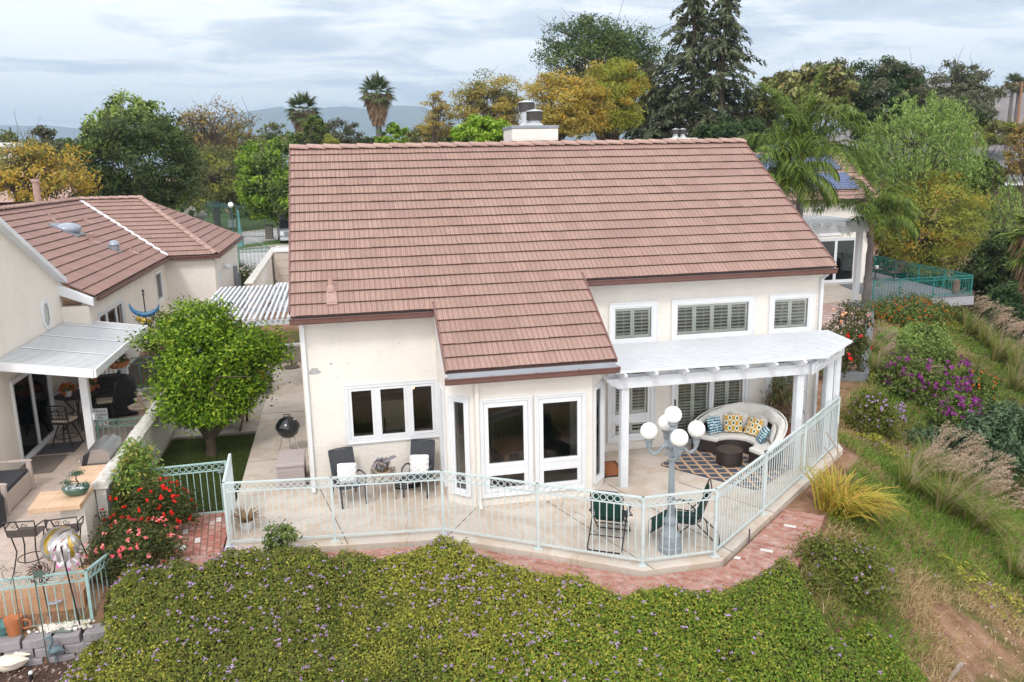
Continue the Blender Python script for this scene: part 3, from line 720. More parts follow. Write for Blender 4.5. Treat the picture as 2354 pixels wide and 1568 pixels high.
hb = MB().use(M['black']); hb.box(8.85-6.36, 8.88-6.36, -.06, -.035, .95, 1.2); hb.build('handle', sd_)
# torn sill board under the middle upper window
tb = MB().use(M['white'])
rr = random.Random(5)
for i in range(14):
    x = 8.86+i*.14; tb.cbox((x+.07, .55, 2.665+rr.uniform(-.012, .012)), (.13, .05, .02), (rr.uniform(-.4, .4), rr.uniform(-.12, .12), 0))
tb.use(M['black']).box(8.85, 10.85, .6, .628, 2.63, 2.678); tb.build('broken_sill', H)
# chipped stucco patch
rr = random.Random(2); chipm = simple('bare_mortar', rgb(168, 168, 168), .95, .1)
for (cx_, cz_, R) in ((.26, 2.69, .11), (.62, 2.84, .03), (.98, 2.83, .014), (.73, 2.52, .018), (2.1, 3.2, .014)):
    n_ = 13; pts = [(cx_+R*(.6+.6*rr.random())*math.cos(2*PI*i/n_)*1.15, -.004, cz_+R*(.5+.5*rr.random())*math.sin(2*PI*i/n_)) for i in range(n_)]
    MB().add(pts, [tuple(range(n_))]).build('stucco_chip', H, chipm)
# downspouts
downspout(H, [(.07, -.44, 3.9), (.07, -.06, 3.74), (.07, -.06, .1), (.07, -.3, .04)], M['white'])
downspout(H, [(3.47, -2.17, 2.86), (3.47, -1.94, 2.7), (3.47, -1.94, .08), (3.47, -2.12, .04)], M['stucco'])
downspout(H, [(XR-.08, .16, 4.3), (XR-.08, .55, 4.05), (XR-.08, .55, .1)], M['white'])
# chimney with flue caps
ch = MB().use(st); ch.box(6.06, 7.19, 5.75, 6.75, 6.6, 7.5)
ch.box(6.0, 7.25, 5.69, 6.81, 7.5, 7.62); ch.box(5.95, 7.3, 5.64, 6.86, 7.62, 7.96); ch.use(M['flash']).box(5.93, 7.32, 5.62, 6.88, 7.96, 8.05)
ch = ch.build('chimney', roof, bevel=.012)
dkmetal = simple('flue_dark', rgb(62, 58, 56), .5, .3, 10); galv = simple('galvanised', rgb(196, 200, 204), .45, .1, 6, metal=.3)
for (fx, fy, fz, tall) in ((6.56, 6.4, 8.05, .3), (6.68, 5.95, 8.05, .02)):
    fl = MB().use(galv); fl.lathe([(.28, 0), (.22, .05), (.17, .1), (.17, .12+tall)], (fx, fy, fz), 16)
    fl.use(dkmetal).lathe([(.2, .12+tall), (.235, .13+tall), (.235, .37+tall), (.2, .38+tall)], (fx, fy, fz), 8)
    fl.use(galv).lathe([(.25, .375+tall), (.245, .395+tall), (0, .45+tall)], (fx, fy, fz), 14); fl.build('flue_cap', ch)
# interior shell so that the glass has rooms behind it
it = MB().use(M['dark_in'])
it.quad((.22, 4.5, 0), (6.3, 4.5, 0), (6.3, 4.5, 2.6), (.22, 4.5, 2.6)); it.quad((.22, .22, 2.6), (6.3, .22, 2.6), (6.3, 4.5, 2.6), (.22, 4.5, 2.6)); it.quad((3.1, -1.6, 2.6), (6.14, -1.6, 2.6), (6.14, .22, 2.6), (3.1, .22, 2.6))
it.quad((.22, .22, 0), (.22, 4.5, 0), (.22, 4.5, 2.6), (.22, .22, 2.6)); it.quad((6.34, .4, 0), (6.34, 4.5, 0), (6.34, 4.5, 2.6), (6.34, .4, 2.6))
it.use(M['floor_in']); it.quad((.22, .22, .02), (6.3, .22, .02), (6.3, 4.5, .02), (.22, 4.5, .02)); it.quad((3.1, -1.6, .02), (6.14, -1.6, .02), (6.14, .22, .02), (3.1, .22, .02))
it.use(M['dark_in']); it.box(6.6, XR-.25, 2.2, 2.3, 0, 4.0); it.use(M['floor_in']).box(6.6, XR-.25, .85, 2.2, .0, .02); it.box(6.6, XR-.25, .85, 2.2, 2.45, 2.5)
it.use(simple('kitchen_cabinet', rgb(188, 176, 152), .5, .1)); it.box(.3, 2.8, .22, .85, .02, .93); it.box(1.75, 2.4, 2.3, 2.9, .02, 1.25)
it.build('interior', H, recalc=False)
# things seen through the glass
fa = MB().use(M['black']); fa.tube([(1.72, .55, .93), (1.72, .55, 1.3), (1.72, .5, 1.36), (1.72, .42, 1.33), (1.72, .4, 1.2)], .014, 8); fa.lathe([(.03, 0), (.03, .05)], (1.72, .55, .93), 10)
tag(fa.build('kitchen_faucet', smooth=True), 'dark gooseneck kitchen faucet seen through the three-part window', 'faucet')
sk = MB().use(M['white']); sk.box(1.55, 2.2, .3, .75, .93, 1.0); sk.use(M['flash']).box(1.6, 2.15, .34, .71, 1.0, 1.004); tag(sk.build('kitchen_sink', bevel=.01), 'white kitchen sink behind the middle window pane', 'sink')
dtb = thing('dining_table', 'dark square dining table seen through the bay windows', 'table', (4.55, -.35, .02), .3)
MB().box(-.5, .5, -.5, .5, .72, .76).build('table_top', dtb, simple('walnut', rgb(112, 80, 56), .4, .2), bevel=.01)
for sx in (-.42, .42):
    for sy in (-.42, .42): MB().box(sx-.04, sx+.04, sy-.04, sy+.04, 0, .72).build('leg', dtb, M['dark_in'])
lp = thing('pendant_lamp', 'small lit amber pendant lamp glowing in the kitchen window', 'lamp', (2.42, .9, 2.6))
MB().tube([(0, 0, 0), (0, 0, -.6)], .006, 6).build('cord', lp, M['black'])
em = bpy.data.materials.new('warm_bulb'); em.use_nodes = True; eb = em.node_tree.nodes['Principled BSDF']; eb.inputs['Base Color'].default_value = (1, .6, .2, 1); eb.inputs['Emission Color'].default_value = (1, .55, .16, 1); eb.inputs['Emission Strength'].default_value = 6
MB().ball((0, 0, -.66), .055, 12).build('bulb', lp, em, smooth=True)
# ------------------------------------------------------------------ white patio pergola
PG = thing('pergola', 'white slatted pergola attached to the house over the seating corner', 'pergola', (0, 0, 0))
ww = M['whitewood']
pz = 2.52
sl_ = MB(); ysl = -1.95
while ysl < .52:
    xr = 11.36+1.18*(ysl+1.95) if ysl < -.75 else 12.78+.14*(ysl+.75)
    sl_.box(6.41, xr, ysl, ysl+.05, pz+.145, pz+.2); ysl += .122
sl_.build('slats', PG, ww)
for i in range(9):
    x = 6.62+i*.69; y1 = .57; f = MB()
    y0 = -2.04 if x < 11.3 else -1.93+(x-11.3)/1.18
    prof = [(y1, -.02), (y1, .14), (y0, .14), (y0, .09), (y0+.03, .075), (y0+.05, .03), (y0+.1, .02), (y0+.14, -.02)]
    f.extr([(x-.03, y, pz+z) for y, z in prof], (.06, 0, 0)); f.build('rafter', PG, ww)
def scroll_beam(x0, x1, y):
    b_ = MB(); z0, z1 = 2.27, pz-.024
    prof = [(x0, z1), (x0, z1-.06), (x0+.06, z1-.08), (x0+.09, z1-.14), (x0+.18, z1-.16), (x0+.24, z0), (x1-.24, z0), (x1-.18, z1-.16), (x1-.09, z1-.14), (x1-.06, z1-.08), (x1, z1-.06), (x1, z1)]
    for yy in (y-.13, y+.09): b_.extr([(x, yy, z) for x, z in prof], (0, .045, 0))
    return b_.build('beam', PG, ww)
scroll_beam(6.3, 11.32, -1.6)
b_ = MB(); d = Vector((1.42, 1.2, 0)).normalized()
for off in (-.1, .1):
    o = Vector((-d.y, d.x, 0))*off
    b_.bar(Vector((11.0, -1.75, 2.4))+o, Vector((12.75, -.28, 2.4))+o, .045, .23)
b_.build('beam', PG, ww)
for x, y in ((6.74, -1.59), (10.89, -1.59), (12.2, -.72), (12.62, -.38)):
    p = MB(); p.box(x-.085, x+.085, y-.085, y+.085, .0, 2.49); p.box(x-.093, x-.086, y-.05, y-.02, .0, 2.5); p.box(x-.093, x-.086, y+.02, y+.05, .0, 2.5)
    p.box(x-.05, x-.02, y-.093, y-.086, .02, 2.25)
    for z in (2.36, 2.44): p.cbox((x-.02, y-.09, z), (.02, .014, .02)); p.cbox((x+.03, y-.09, z), (.02, .014, .02))
    p.build('post', PG, ww, bevel=.008)
MB().box(6.42, 12.8, .575, .618, pz-.002, pz+.138).build('ledger', PG, ww)

# ------------------------------------------------------------------ ring-top metal fences
def fence(name, label, pts, mat, z0=.1, z1=1.28, ring=.127, post=.05, zfoot=0.0, cat='fence', rail2=.17, foot=True, postat=None, skip_post=(), thingobj=None, group=None):
    F = thingobj or thing(name, label, cat, (0, 0, 0), 0, group)
    for i, (x, y) in enumerate(pts):
        if i in skip_post: continue
        p = MB(); p.box(x-post/2, x+post/2, y-post/2, y+post/2, zfoot, z1-.012)
        if foot: p.box(x-.075, x+.075, y-.06, y+.06, zfoot, zfoot+.012)
        p.build('post', F, mat)
    for (a, c) in zip(pts[:-1], pts[1:]):
        a, c = Vector((a[0], a[1], 0)), Vector((c[0], c[1], 0)); d = c-a; L = d.length; d.normalize(); s = post/2-.004
        p = MB(); Zv = Vector((0, 0, 1))
        p.bar(a+Zv*(z1)+d*(-s if True else 0), c+Zv*z1+d*s, .05, .026)
        p.bar(a+Zv*(z1-rail2)+d*s, c+Zv*(z1-rail2)-d*s, .028, .022); p.bar(a+Zv*z0+d*s, c+Zv*z0-d*s, .03, .03)
        n = max(1, round(L/ring)); st_ = L/n; R = min(st_, rail2-.022)/2-.010
        for k in range(n):
            q = a+d*(st_*(k+.5)); p.torus(q+Zv*(z1-rail2/2-.002), R, .0085, d, Zv, 12, 4)
            if k: p.bar(a+d*(st_*k)+Zv*z0, a+d*(st_*k)+Zv*(z1-rail2), .015, .015)
        p.build('panel', F, mat)
    return F
fence('patio_fence', 'long pale aqua metal railing with ring frieze round the edge of the concrete patio',
      [(-1.52, -.87), (-1.45, -2.49), (.51, -2.74), (2.58, -2.95), (4.2, -4.03), (5.83, -5.12), (7.21, -5.11), (8.95, -3.69), (10.72, -2.22), (12.66, -.53), (12.9, .52)], M['aqua'])
gt_ = thing('garden_gate', 'aqua metal gate with ring frieze beside the red rose bush', 'gate', (0, 0, 0))
fence('', '', [(-3.66, -.96), (-1.62, -.88)], M['aqua2'], z0=.06, z1=1.14, foot=False, thingobj=gt_, zfoot=.05)
lt = MB().use(M['flash']); lt.lathe([(.035, 0), (.04, .02), (.02, .04)], (-1.68, -.93, 1.02), 12); lt.cbox((-1.72, -.95, .95), (.12, .02, .03)); lt.build('latch', gt_)
fence('terrace_fence', "aqua ring-top railing at the front edge of the neighbour's terrace", [(-10, -3.78), (-7.75, -3.78), (-5.65, -3.78), (-3.58, -3.78), (-3.25, -2.85)], M['aqua2'], z0=-.46, z1=.44, zfoot=-.56, foot=False)
fence('planter_fence', 'sage green ring-top railing on the low planter wall behind the covered grill', [(-6.25, 8.1), (-5.15, 8.1), (-3.75, 8.0), (-3.75, 9.6)], M['sage'], z0=.62, z1=1.52, zfoot=.5, foot=False)
fence('small_terrace_fence', "short sage railing between the neighbour's patio post and dividing wall", [(-5.3, 3.85), (-4.15, 3.85)], M['sage'], z0=.08, z1=.86, zfoot=.0, foot=False)
DK = [(33.4, 27.0), (32.35, 17.85), (26.7, 17.9)]
fence('deck_fence', 'teal ring-top railing round the raised grey deck of the house at right', [(30.7, 26.9), (32.1, 26.9), (33.3, 26.9), (33.05, 24.6), (32.8, 22.3), (32.55, 20.0), (32.3, 17.75), (30.1, 17.75), (28.2, 17.8), (26.75, 17.85)], M['teal'], z0=.1, z1=1.02, ring=.17, zfoot=.0, foot=False, rail2=.16)

# ------------------------------------------------------------------ dividing walls
dv = stucco('white_wall_stucco', rgb(226, 224, 218, .92), .35)
capm = simple('weathered_cap', rgb(214, 210, 204, .9), .95, .28, 9, bmp=.8)
D = thing('dividing_wall', 'white stucco garden wall with a weathered rough cap between the two patios', 'wall', (0, 0, 0))
MB().box(-4.0, -3.82, -1.3, 8.0, -.4, .98).build('wall', D, dv)
cpb = MB(); n = 44; rr = random.Random(4); ring_ = []
prof = [(-.16, 0), (-.17, .06), (-.1, .12), (0, .14), (.1, .12), (.17, .06), (.16, 0)]
vs = []
for i in range(n+1):
    y = -1.36+i*(9.36/n)
    for a, b2 in prof: vs.append((-3.91+a+rr.uniform(-.012, .012), y, .98+b2+rr.uniform(-.014, .014)))
m_ = len(prof); cpb.add(vs, [tuple(range(m_)), tuple(range(n*m_, n*m_+m_))[::-1]]+[(i*m_+k, i*m_+(k+1) % m_, (i+1)*m_+(k+1) % m_, (i+1)*m_+k) for i in range(n) for k in range(m_)])
cpb.build('cap', D, capm)
def lowwall(name, label, x0, x1, y0, y1, z0, z1, cap=.06, mat=None, cm=None):
    t = thing(name, label, 'wall', (0, 0, 0)); MB().box(x0, x1, y0, y1, z0, z1-.1).build('wall', t, mat or M['stucco_side'], bevel=.01)
    MB().box(x0-cap, x1+cap, y0-cap, y1+cap, z1-.1, z1).build('cap', t, cm or capm, bevel=.035); return t
lowwall('low_wall', 'low planter wall holding up the bed behind the covered grill', -6.28, -4.06, 8.06, 8.2, -.2, .55)
lowwall('low_wall', 'low stucco wall with rounded cap at the far end of the side yard', -1.45, .0, 12.72, 12.95, -.2, .68, .05, M['concrete_grey'])
tag(MB().box(-3.2, -1.52, 12.4, 12.69, 0, .2).box(-3.2, -1.52, 12.7, 13.0, 0, .4).build('garden_step', mat=M['concrete_grey'], bevel=.01), 'concrete steps up from the side yard behind the lemon tree', 'steps')
lowwall('tall_garden_wall', 'tall cream wall with pale weathered cap running toward the street gate', -2.95, -2.72, 18.2, 34.0, .2, 2.32, .07)
lowwall('court_wall', 'cream stucco wall with rounded cap beside the garage side of the main house', -2.7, 1.5, 34.05, 34.25, .2, 2.38, .05)
shed = thing('storage_shed', 'beige resin storage shed with a ribbed side behind the main house', 'shed', (-1.5, 30, .54))
sb = MB(); sb.box(-1.0, 1.5, 0, 1.5, 0, 1.85)
for i in range(4): sb.box(-1.02, 1.52, -.02, -.001, .1+i*.44, .48+i*.44)
sb.build('body', shed, simple('shed_resin', rgb(206, 192, 180, .88), .6, .05)); MB().box(-1.08, 1.58, -.08, 1.58, 1.85, 1.98).build('roof', shed, M['white'], bevel=.03)
bn = thing('garden_bench', 'white slatted bench seen above the back lattice', 'bench', (-1.9, 22, .54)); 
bm_ = MB(); [bm_.box(-.5, -.5+.86, .2+i*.0, .28+i*.0, 1, 1.001) for i in range(0)]
for i in range(4): bm_.box(-.4+i*.2, -.24+i*.2, 0, 4.2, .62, .66)
bm_.build('seat', bn, M['whitewood'])
for yy in (.2, 4.0): MB().box(-.38, .36, yy, yy+.08, 0, .62).build('leg', bn, M['whitewood'])
lat = thing('back_lattice', 'white slatted shade lattice beside the left gable of the main house', 'pergola', (0, 0, 0))
lb = MB(); x = -3.5
while x < -.28: lb.box(x, x+.07, 7.35, 14.8, 2.56, 2.64); x += .165
lb.build('slats', lat, ww)
for y in (7.45, 9.8, 12.2, 14.6): MB().box(-3.55, -.02, y, y+.06, 2.40, 2.555).build('rafter', lat, ww)
for x, y in ((-3.3, 7.6), (-3.3, 14.4)): MB().box(x-.06, x+.06, y-.06, y+.06, 0, 2.395).build('post', lat, ww)

# ------------------------------------------------------------------ the neighbour's house (left)
Nn = thing('neighbour_house', 'cream stucco neighbouring house with brown tile roof and white patio cover side', 'house', (0, 0, 0))
stn = M['stucco_side']
def gz(y): return 5.66-.475*(y-4.3)
side = MB().extr([(-7.2, 1.5, -.3), (-7.2, 7.9, -.3), (-7.2, 7.9, gz(7.9)), (-7.2, 1.5, gz(1.5))], (.2, 0, 0))
# gable wall with real openings: door (y 3.55..6.0) and octagon
GW = wall('gable_wall', Nn, (-7.0, 1.5, 0), rad(90), 6.4, -.3, gz(1.5), [(2.05, 4.55, .05, 2.05)], stn, .2, gz(7.9))
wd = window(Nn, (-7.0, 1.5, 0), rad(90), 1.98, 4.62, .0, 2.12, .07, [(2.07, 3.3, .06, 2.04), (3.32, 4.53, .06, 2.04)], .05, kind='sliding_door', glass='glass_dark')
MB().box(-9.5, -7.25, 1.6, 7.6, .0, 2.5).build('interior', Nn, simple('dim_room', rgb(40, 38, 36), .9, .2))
oc = MB().use(M['white']); cy_, cz_ = 6.52, 3.22; P8 = [(a*.27, b_*.4) for a, b_ in ((.45, 1), (1, .5), (1, -.5), (.45, -1), (-.45, -1), (-1, -.5), (-1, .5), (-.45, 1))]
vo = [(-6.96, cy_+a, cz_+b_) for a, b_ in P8]; vi = [(-6.96, cy_+a*.68, cz_+b_*.76) for a, b_ in P8]; vb = [(-6.999, y, z) for _, y, z in vo]
oc.add(vo+vi+vb, [(i, (i+1) % 8, 8+(i+1) % 8, 8+i) for i in range(8)]+[(i, 16+i, 16+(i+1) % 8, (i+1) % 8) for i in range(8)])
ocw = oc.build('octagon_window', Nn); MB().add([(-6.975, cy_+a*.7, cz_+b_*.78) for a, b_ in P8], [tuple(range(8))]).build('pane', ocw, simple('leaded_glass', rgb(170, 176, 172), .2, .15, 9))
tr = MB().bar((-6.93, 1.5, gz(1.5)+.05), (-6.93, 8.02, gz(8.02)+.05), .3, .14, (0, .475, 1)); tr.build('gable_trim', Nn, M['white'], bevel=.015)
RT = MB().box(-7.0, -6.28, 7.9, 8.1, -.3, 3.2); RT.build('wall', Nn, stn)
MB().extr([(-7.02, 7.84, 3.55), (-7.02, 7.84, 3.86), (-6.12, 7.84, 3.42), (-6.12, 7.84, 3.18)], (0, .16, 0)).build('return_trim', Nn, M['white'], bevel=.02)
MB().extr([(-7.01, 7.95, 2.4), (-7.01, 7.95, 3.8), (-10.7, 7.95, 5.62), (-10.7, 7.95, 2.4)], (0, .15, 0)).build('wall', Nn, stn)
wall('wall', Nn, (-6.3, 8.1, 0), rad(90), 11.3, -.3, 3.36, [(.75, 3.6, 1.8, 2.75), (9.2, 10.2, 1.85, 2.95)], stn)
window(Nn, (-6.3, 8.1, 0), rad(90), .68, 3.67, 1.73, 2.82, .08, [(.77, 1.6, 1.82, 2.73), (1.64, 2.75, 1.82, 2.73), (2.79, 3.58, 1.82, 2.73)], .05, glass='glass_dark')
window(Nn, (-6.3, 8.1, 0), rad(90), 9.12, 10.28, 1.77, 3.03, .08, None, .05)
wall('wall', Nn, (-6.3, 19.4, 0), 0, 1.994, -.3, 3.36, [], M['stucco'])
wall('wall', Nn, (-4.3, 19.412, 0), rad(90), 8.79, -.3, 3.36, [(.99, 1.936, .55, 2.6)], M['stucco'])
dn = MB().box(-4.37, -4.32, 20.402, 21.348, .552, 2.598); dn.build('side_door', Nn, M['white'])
# roofs: main plane slopes to +X, wing plane slopes to the viewer, hip end to +X
RN = MB(); mN = .5; ze = 3.45
sX = Vector((-1, 0, mN)).normalized(); nX = Vector((mN, 0, 1)).normalized(); Ls = 4.6*math.sqrt(1+mN*mN); nr = 13; ex = Ls/nr
wy0, wy1 = 19.15, 24.2; wm = 2.3/(wy1-wy0); ws = math.sqrt(1+wm*wm)*(wy1-wy0)
def span_n(k):
    t = (k+.5)/nr; lo = 8.02
    if t > .26: lo = max(8.02, 8.02-0)      # the gable trim covers the near ends
    return [(lo, wy0+(wy1-wy0)*t)]
RN.use(M['tile_y'])
roof_tiles(RN, (-6.1, 0, ze), (0, 1, 0), sX, nX, nr, ex, span_n, .33, 8, M['tile_butt'], M['tile_y'])
sY = Vector((0, 1, wm)).normalized(); nY = Vector((0, -wm, 1)).normalized(); nrw = 14; exw = ws/nrw
roof_tiles(RN, (0, wy0, ze), (1, 0, 0), sY, nY, nrw, exw, lambda k: [(-6.1-4.6*(k+.5)/nrw, -4.1-3.9*(k+.5)/nrw)], .33, 9, M['tile_butt'], M['tile'])
hm_ = 2.3/3.9; sH = Vector((-1, 0, hm_)).normalized(); nH = Vector((hm_, 0, 1)).normalized(); lh = 3.9*math.sqrt(1+hm_*hm_)
roof_tiles(RN, (-4.1, 0, ze), (0, 1, 0), sH, nH, 12, lh/12, lambda k: [(wy0+5.05*(k+.5)/12, 29.25-5.05*(k+.5)/12)], .33, 10, M['tile_butt'], M['tile_y'])
RN.use(M['tile_butt'])
q = .02
RN.add([(-6.1, 8.02, ze-q), (-10.7, 8.02, 5.75-q), (-10.7, 24.2, 5.75-q), (-6.1, wy0, ze-q)], [(0, 1, 2, 3)])
RN.add([(-6.1, wy0, ze-q), (-10.7, 24.2, 5.75-q), (-8.0, 24.2, 5.75-q), (-4.1, wy0, ze-q)], [(0, 1, 2, 3)])
RN.add([(-4.1, wy0, ze-q), (-8.0, 24.2, 5.75-q), (-4.1, 29.25, ze-q)], [(0, 1, 2)])
RN.add([(-8.0, 24.2, 5.75-q), (-15, 24.2, 5.75-q), (-15, 29.25, ze-q), (-4.1, 29.25, ze-q)], [(0, 1, 2, 3)])
RN.add([(-10.7, 8.02, 5.75-q), (-15.3, 8.02, ze-q), (-15.3, 24.2, ze-q), (-10.7, 24.2, 5.75-q)], [(0, 1, 2, 3)])
nroof = RN.build('roof', Nn, recalc=False)
rc = MB(); ridge_row(rc, (-10.7, 8.1, 5.8), (-10.7, 25.0, 5.8), (1, 0, 0), .16, .42, .05, 2); ridge_row(rc, (-10.6, 24.2, 5.8), (-7.9, 24.2, 5.8), (0, 1, 0), .16, .42, .05, 3)
dH = Vector((-3.9, 5.05, 2.3)); ridge_row(rc, (-4.15, wy0+.06, ze+.03), (-8.0, 24.2, 5.8), Vector((5.05, 3.9, 0)), .15, .42, .06, 4)
rc.build('ridge_cap', nroof, M['ridge'])
MB().bar((-6.1, wy0, ze+.055), (-10.55, 24.05, 5.74), .2, .02, (.4, -.4, 1)).build('valley_flashing', nroof, M['white'])
gutter(Nn, (-6.07, 8.0, ze-.02), (-6.07, 19.1, ze-.02)); gutter(Nn, (-6.1, wy0-.03, ze-.02), (-4.05, wy0-.03, ze-.02)); gutter(Nn, (-4.07, wy0, ze-.02), (-4.07, 29.2, ze-.02))
# roof fittings: two skylights/vents and pipes
def on_n(x, y, h=0): return Vector((x, y, ze+(-6.1-x)*mN+h))
sk_ = MB().use(M['flash']); c = on_n(-8.9, 15.9, .06); sk_.cbox(c, (1.05, 1.0, .08), (0, math.atan(mN), 0)); sk_.build('skylight', nroof)
gsky = simple('skylight_dome', rgb(150, 158, 172), .12, .1, 2, spec=.7)
MB().ball(c+Vector((.02, 0, .03)), .48, 20, 1, 1, .5).build('skylight_dome', nroof, gsky, smooth=True)
c = on_n(-7.35, 15.9, .05); sv2 = MB().use(M['flash']); sv2.cbox(c, (.5, .5, .02), (0, math.atan(mN), 0)); sv2.lathe([(.17, -.03), (.17, .16), (.2, .17)], c, 18); sv2.use(gsky).lathe([(.2, .17), (.17, .27), (.08, .33), (0, .34)], c, 18); sv2.build('light_tube', nroof, smooth=True)
for (x, y, h, r2) in ((-8.1, 15.9, .25, .07), (-7.0, 16.9, .3, .035), (-9.7, 16.8, .32, .05), (-9.2, 19.6, .22, .04)):
    c = on_n(x, y); vb_ = MB().use(M['ridge']); vb_.tube([c, c+Vector((0, 0, h))], r2, 8); vb_.cbox(c+Vector((.1, 0, .0)), (.4, .3, .02), (0, math.atan(mN), 0))
    if r2 > .06: vb_.lathe([(r2+.02, h-.05), (r2+.03, h+.05), (r2, h+.08)], c, 10)
    vb_.build('vent_pipe', nroof)
c = on_n(-10.6, 19.5); MB().use(M['ridge']).tube([c+Vector((-.3, 0, -.4)), c+Vector((-.3, 0, 1.0))], .13, 12).lathe([(.17, .95), (.17, 1.08)], c+Vector((-.3, 0, 0)), 12).build('chimney_pipe', nroof)
wl = MB().use(M['white']); wl.cbox((-4.22, 21.9, 2.75), (.12, .1, .1)); wl.ball((-4.12, 21.9, 2.62), .13, 12); wl.build('wall_lamp', Nn, smooth=True)
mt = MB().use(M['flash']); mt.box(-4.29, -4.12, 25.6, 26.1, 1.2, 2.2); mt.box(-4.29, -4.15, 27.0, 27.3, .9, 1.7); mt.build('meter_box', Nn, bevel=.02)

# the white patio cover on posts
PC = thing('patio_cover', "white ribbed aluminium patio cover attached to the neighbour's gable wall", 'patio cover', (0, 0, 0))
pn = MB().use(M['white']); rib_shade = simple('rib_shade_grey', rgb(150, 154, 158), .7, .15, 4); za, zb = 2.76, 2.42; xa_, xb_ = -6.98, -4.86; y = 2.62  # grey troughs and rib fronts: shadow lines between the ribs painted in as colour
while y < 8.15:
    wdt = .115; big = (int(round((y-2.62)/.115)) % 14 == 0)
    hh = .011 if not big else .022
    pn.add([(xa_, y, za), (xa_, y+.045, za), (xa_, y+.05, za+hh), (xa_, y+.11, za+hh), (xa_, y+.115, za), (xb_, y, zb), (xb_, y+.045, zb), (xb_, y+.05, zb+hh), (xb_, y+.11, zb+hh), (xb_, y+.115, zb)],
           [(k, k+1, 6+k, 5+k) for k in (2, 3)]); pn.use(rib_shade).add([(xa_, y, za), (xa_, y+.045, za), (xa_, y+.05, za+hh), (xb_, y, zb), (xb_, y+.045, zb), (xb_, y+.05, zb+hh)], [(0, 1, 4, 3), (1, 2, 5, 4)]); pn.use(M['white']); y += .115
pn.add([(xa_, 2.62, za-.05), (xa_, 8.17, za-.05), (xb_, 8.17, zb-.05), (xb_, 2.62, zb-.05)], [(0, 1, 2, 3)])
pn.build('roof_panel', PC, recalc=False)
fs_ = MB(); fs_.box(xb_, xb_+.06, 2.56, 8.25, zb-.14, zb+.06); fs_.build('fascia', PC, M['white'], bevel=.01)
MB().extr([(xa_, 2.6, za+.05), (xa_, 2.6, za-.14), (xb_-.002, 2.6, zb-.14), (xb_-.002, 2.6, zb+.05)], (0, -.06, 0)).build('fascia', PC, M['white'])
MB().extr([(xa_, 8.19, za+.05), (xa_, 8.19, za-.1), (xb_-.002, 8.19, zb-.1), (xb_-.002, 8.19, zb+.05)], (0, .06, 0)).build('fascia', PC, M['white'])
for y in (3.7, 7.55):
    p = MB(); p.box(-5.52, -5.34, y-.09, y+.09, 0, 2.36); p.box(-5.47, -5.39, y-.1, y-.092, 0, 2.3); p.box(-5.56, -5.3, y-.13, y+.13, 2.2, 2.34); p.build('post', PC, M['white'], bevel=.008)
MB().box(-5.5, -5.36, 2.7, 8.1, 2.365, 2.46).build('beam', PC, M['white'])
MB().box(-5.34, -5.28, 3.66, 3.78, .95, 1.12).build('junction_box', PC, M['white'], bevel=.01)

# ------------------------------------------------------------------ the house at right
RH = thing('right_house', 'cream house with tile roof and solar panels half hidden by palms', 'house', (0, 0, 0))
wall('wall', RH, (21, 23.25, 0), 0, 9.4, -.4, 4.55, [(6.0, 8.33, .2, 2.5), (6.0, 7.3, 2.85, 3.2), (3.2, 5.3, .2, 2.5)], M['stucco'])
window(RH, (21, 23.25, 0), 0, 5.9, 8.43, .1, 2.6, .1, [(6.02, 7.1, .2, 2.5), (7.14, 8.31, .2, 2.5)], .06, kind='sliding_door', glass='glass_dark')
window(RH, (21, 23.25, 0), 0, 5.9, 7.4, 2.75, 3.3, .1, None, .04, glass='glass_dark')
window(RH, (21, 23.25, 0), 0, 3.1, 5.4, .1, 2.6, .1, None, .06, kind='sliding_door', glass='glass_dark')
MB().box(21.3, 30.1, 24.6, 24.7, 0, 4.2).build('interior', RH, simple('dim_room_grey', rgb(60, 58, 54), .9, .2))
MB().box(30.2, 30.4, 23.46, 36, -.4, 4.5).build('wall', RH, M['stucco']); MB().box(21, 21.2, 23.46, 36, -.4, 4.5).build('wall', RH, M['stucco'])
MB().extr([(30.2, 23.46, 4.5), (30.2, 36, 4.5), (30.2, 29.5, 8.3)], (.2, 0, 0)).build('gable_wall', RH, M['stucco'])
RR = MB(); ryr, rzr = 27.0, 7.26; s0 = 4.72; Lr = (ryr-22.9)*math.sqrt(1+SL*SL); nr = 13
roof_tiles(RR, (0, 22.9, s0), (1, 0, 0), sv_, nv_, nr, Lr/nr, lambda k: [(20.5, 30.5)], .33, 12, M['tile_butt'], M['tile'])
RR.use(M['tile_butt']); RR.add([(20.5, 22.92, s0-.02), (30.5, 22.92, s0-.02), (30.5, ryr, rzr-.02), (20.5, ryr, rzr-.02), (30.5, 31.1, s0-.02), (20.5, 31.1, s0-.02)], [(0, 1, 2, 3), (3, 2, 4, 5)])
rroof = RR.build('roof', RH, recalc=False)
rc = MB(); ridge_row(rc, (20.4, ryr, rzr), (30.5, ryr, rzr), (0, 1, 0), .17, .43, .06, 8); rc.build('ridge_cap', rroof, M['ridge'])
MB().bar((30.53, 22.88, s0-.01), (30.53, ryr, rzr-.01), .04, .16, nv_).build('rake_trim', rroof, M['gutter'])
gutter(RH, (20.5, 22.87, s0-.06), (30.55, 22.87, s0-.06))
m, nt, b = new_mat('solar_cells'); co = objco(nt); bt = nd(nt, 'ShaderNodeTexBrick'); nt.links.new(co, bt.inputs['Vector']); bt.offset = 0; bt.inputs['Scale'].default_value = 1
bt.inputs['Brick Width'].default_value = .165; bt.inputs['Row Height'].default_value = .165; bt.inputs['Mortar Size'].default_value = .008; bt.inputs['Color1'].default_value = rgb(44, 62, 112, .8); bt.inputs['Color2'].default_value = rgb(52, 72, 124, .8); bt.inputs['Mortar'].default_value = rgb(150, 160, 180)
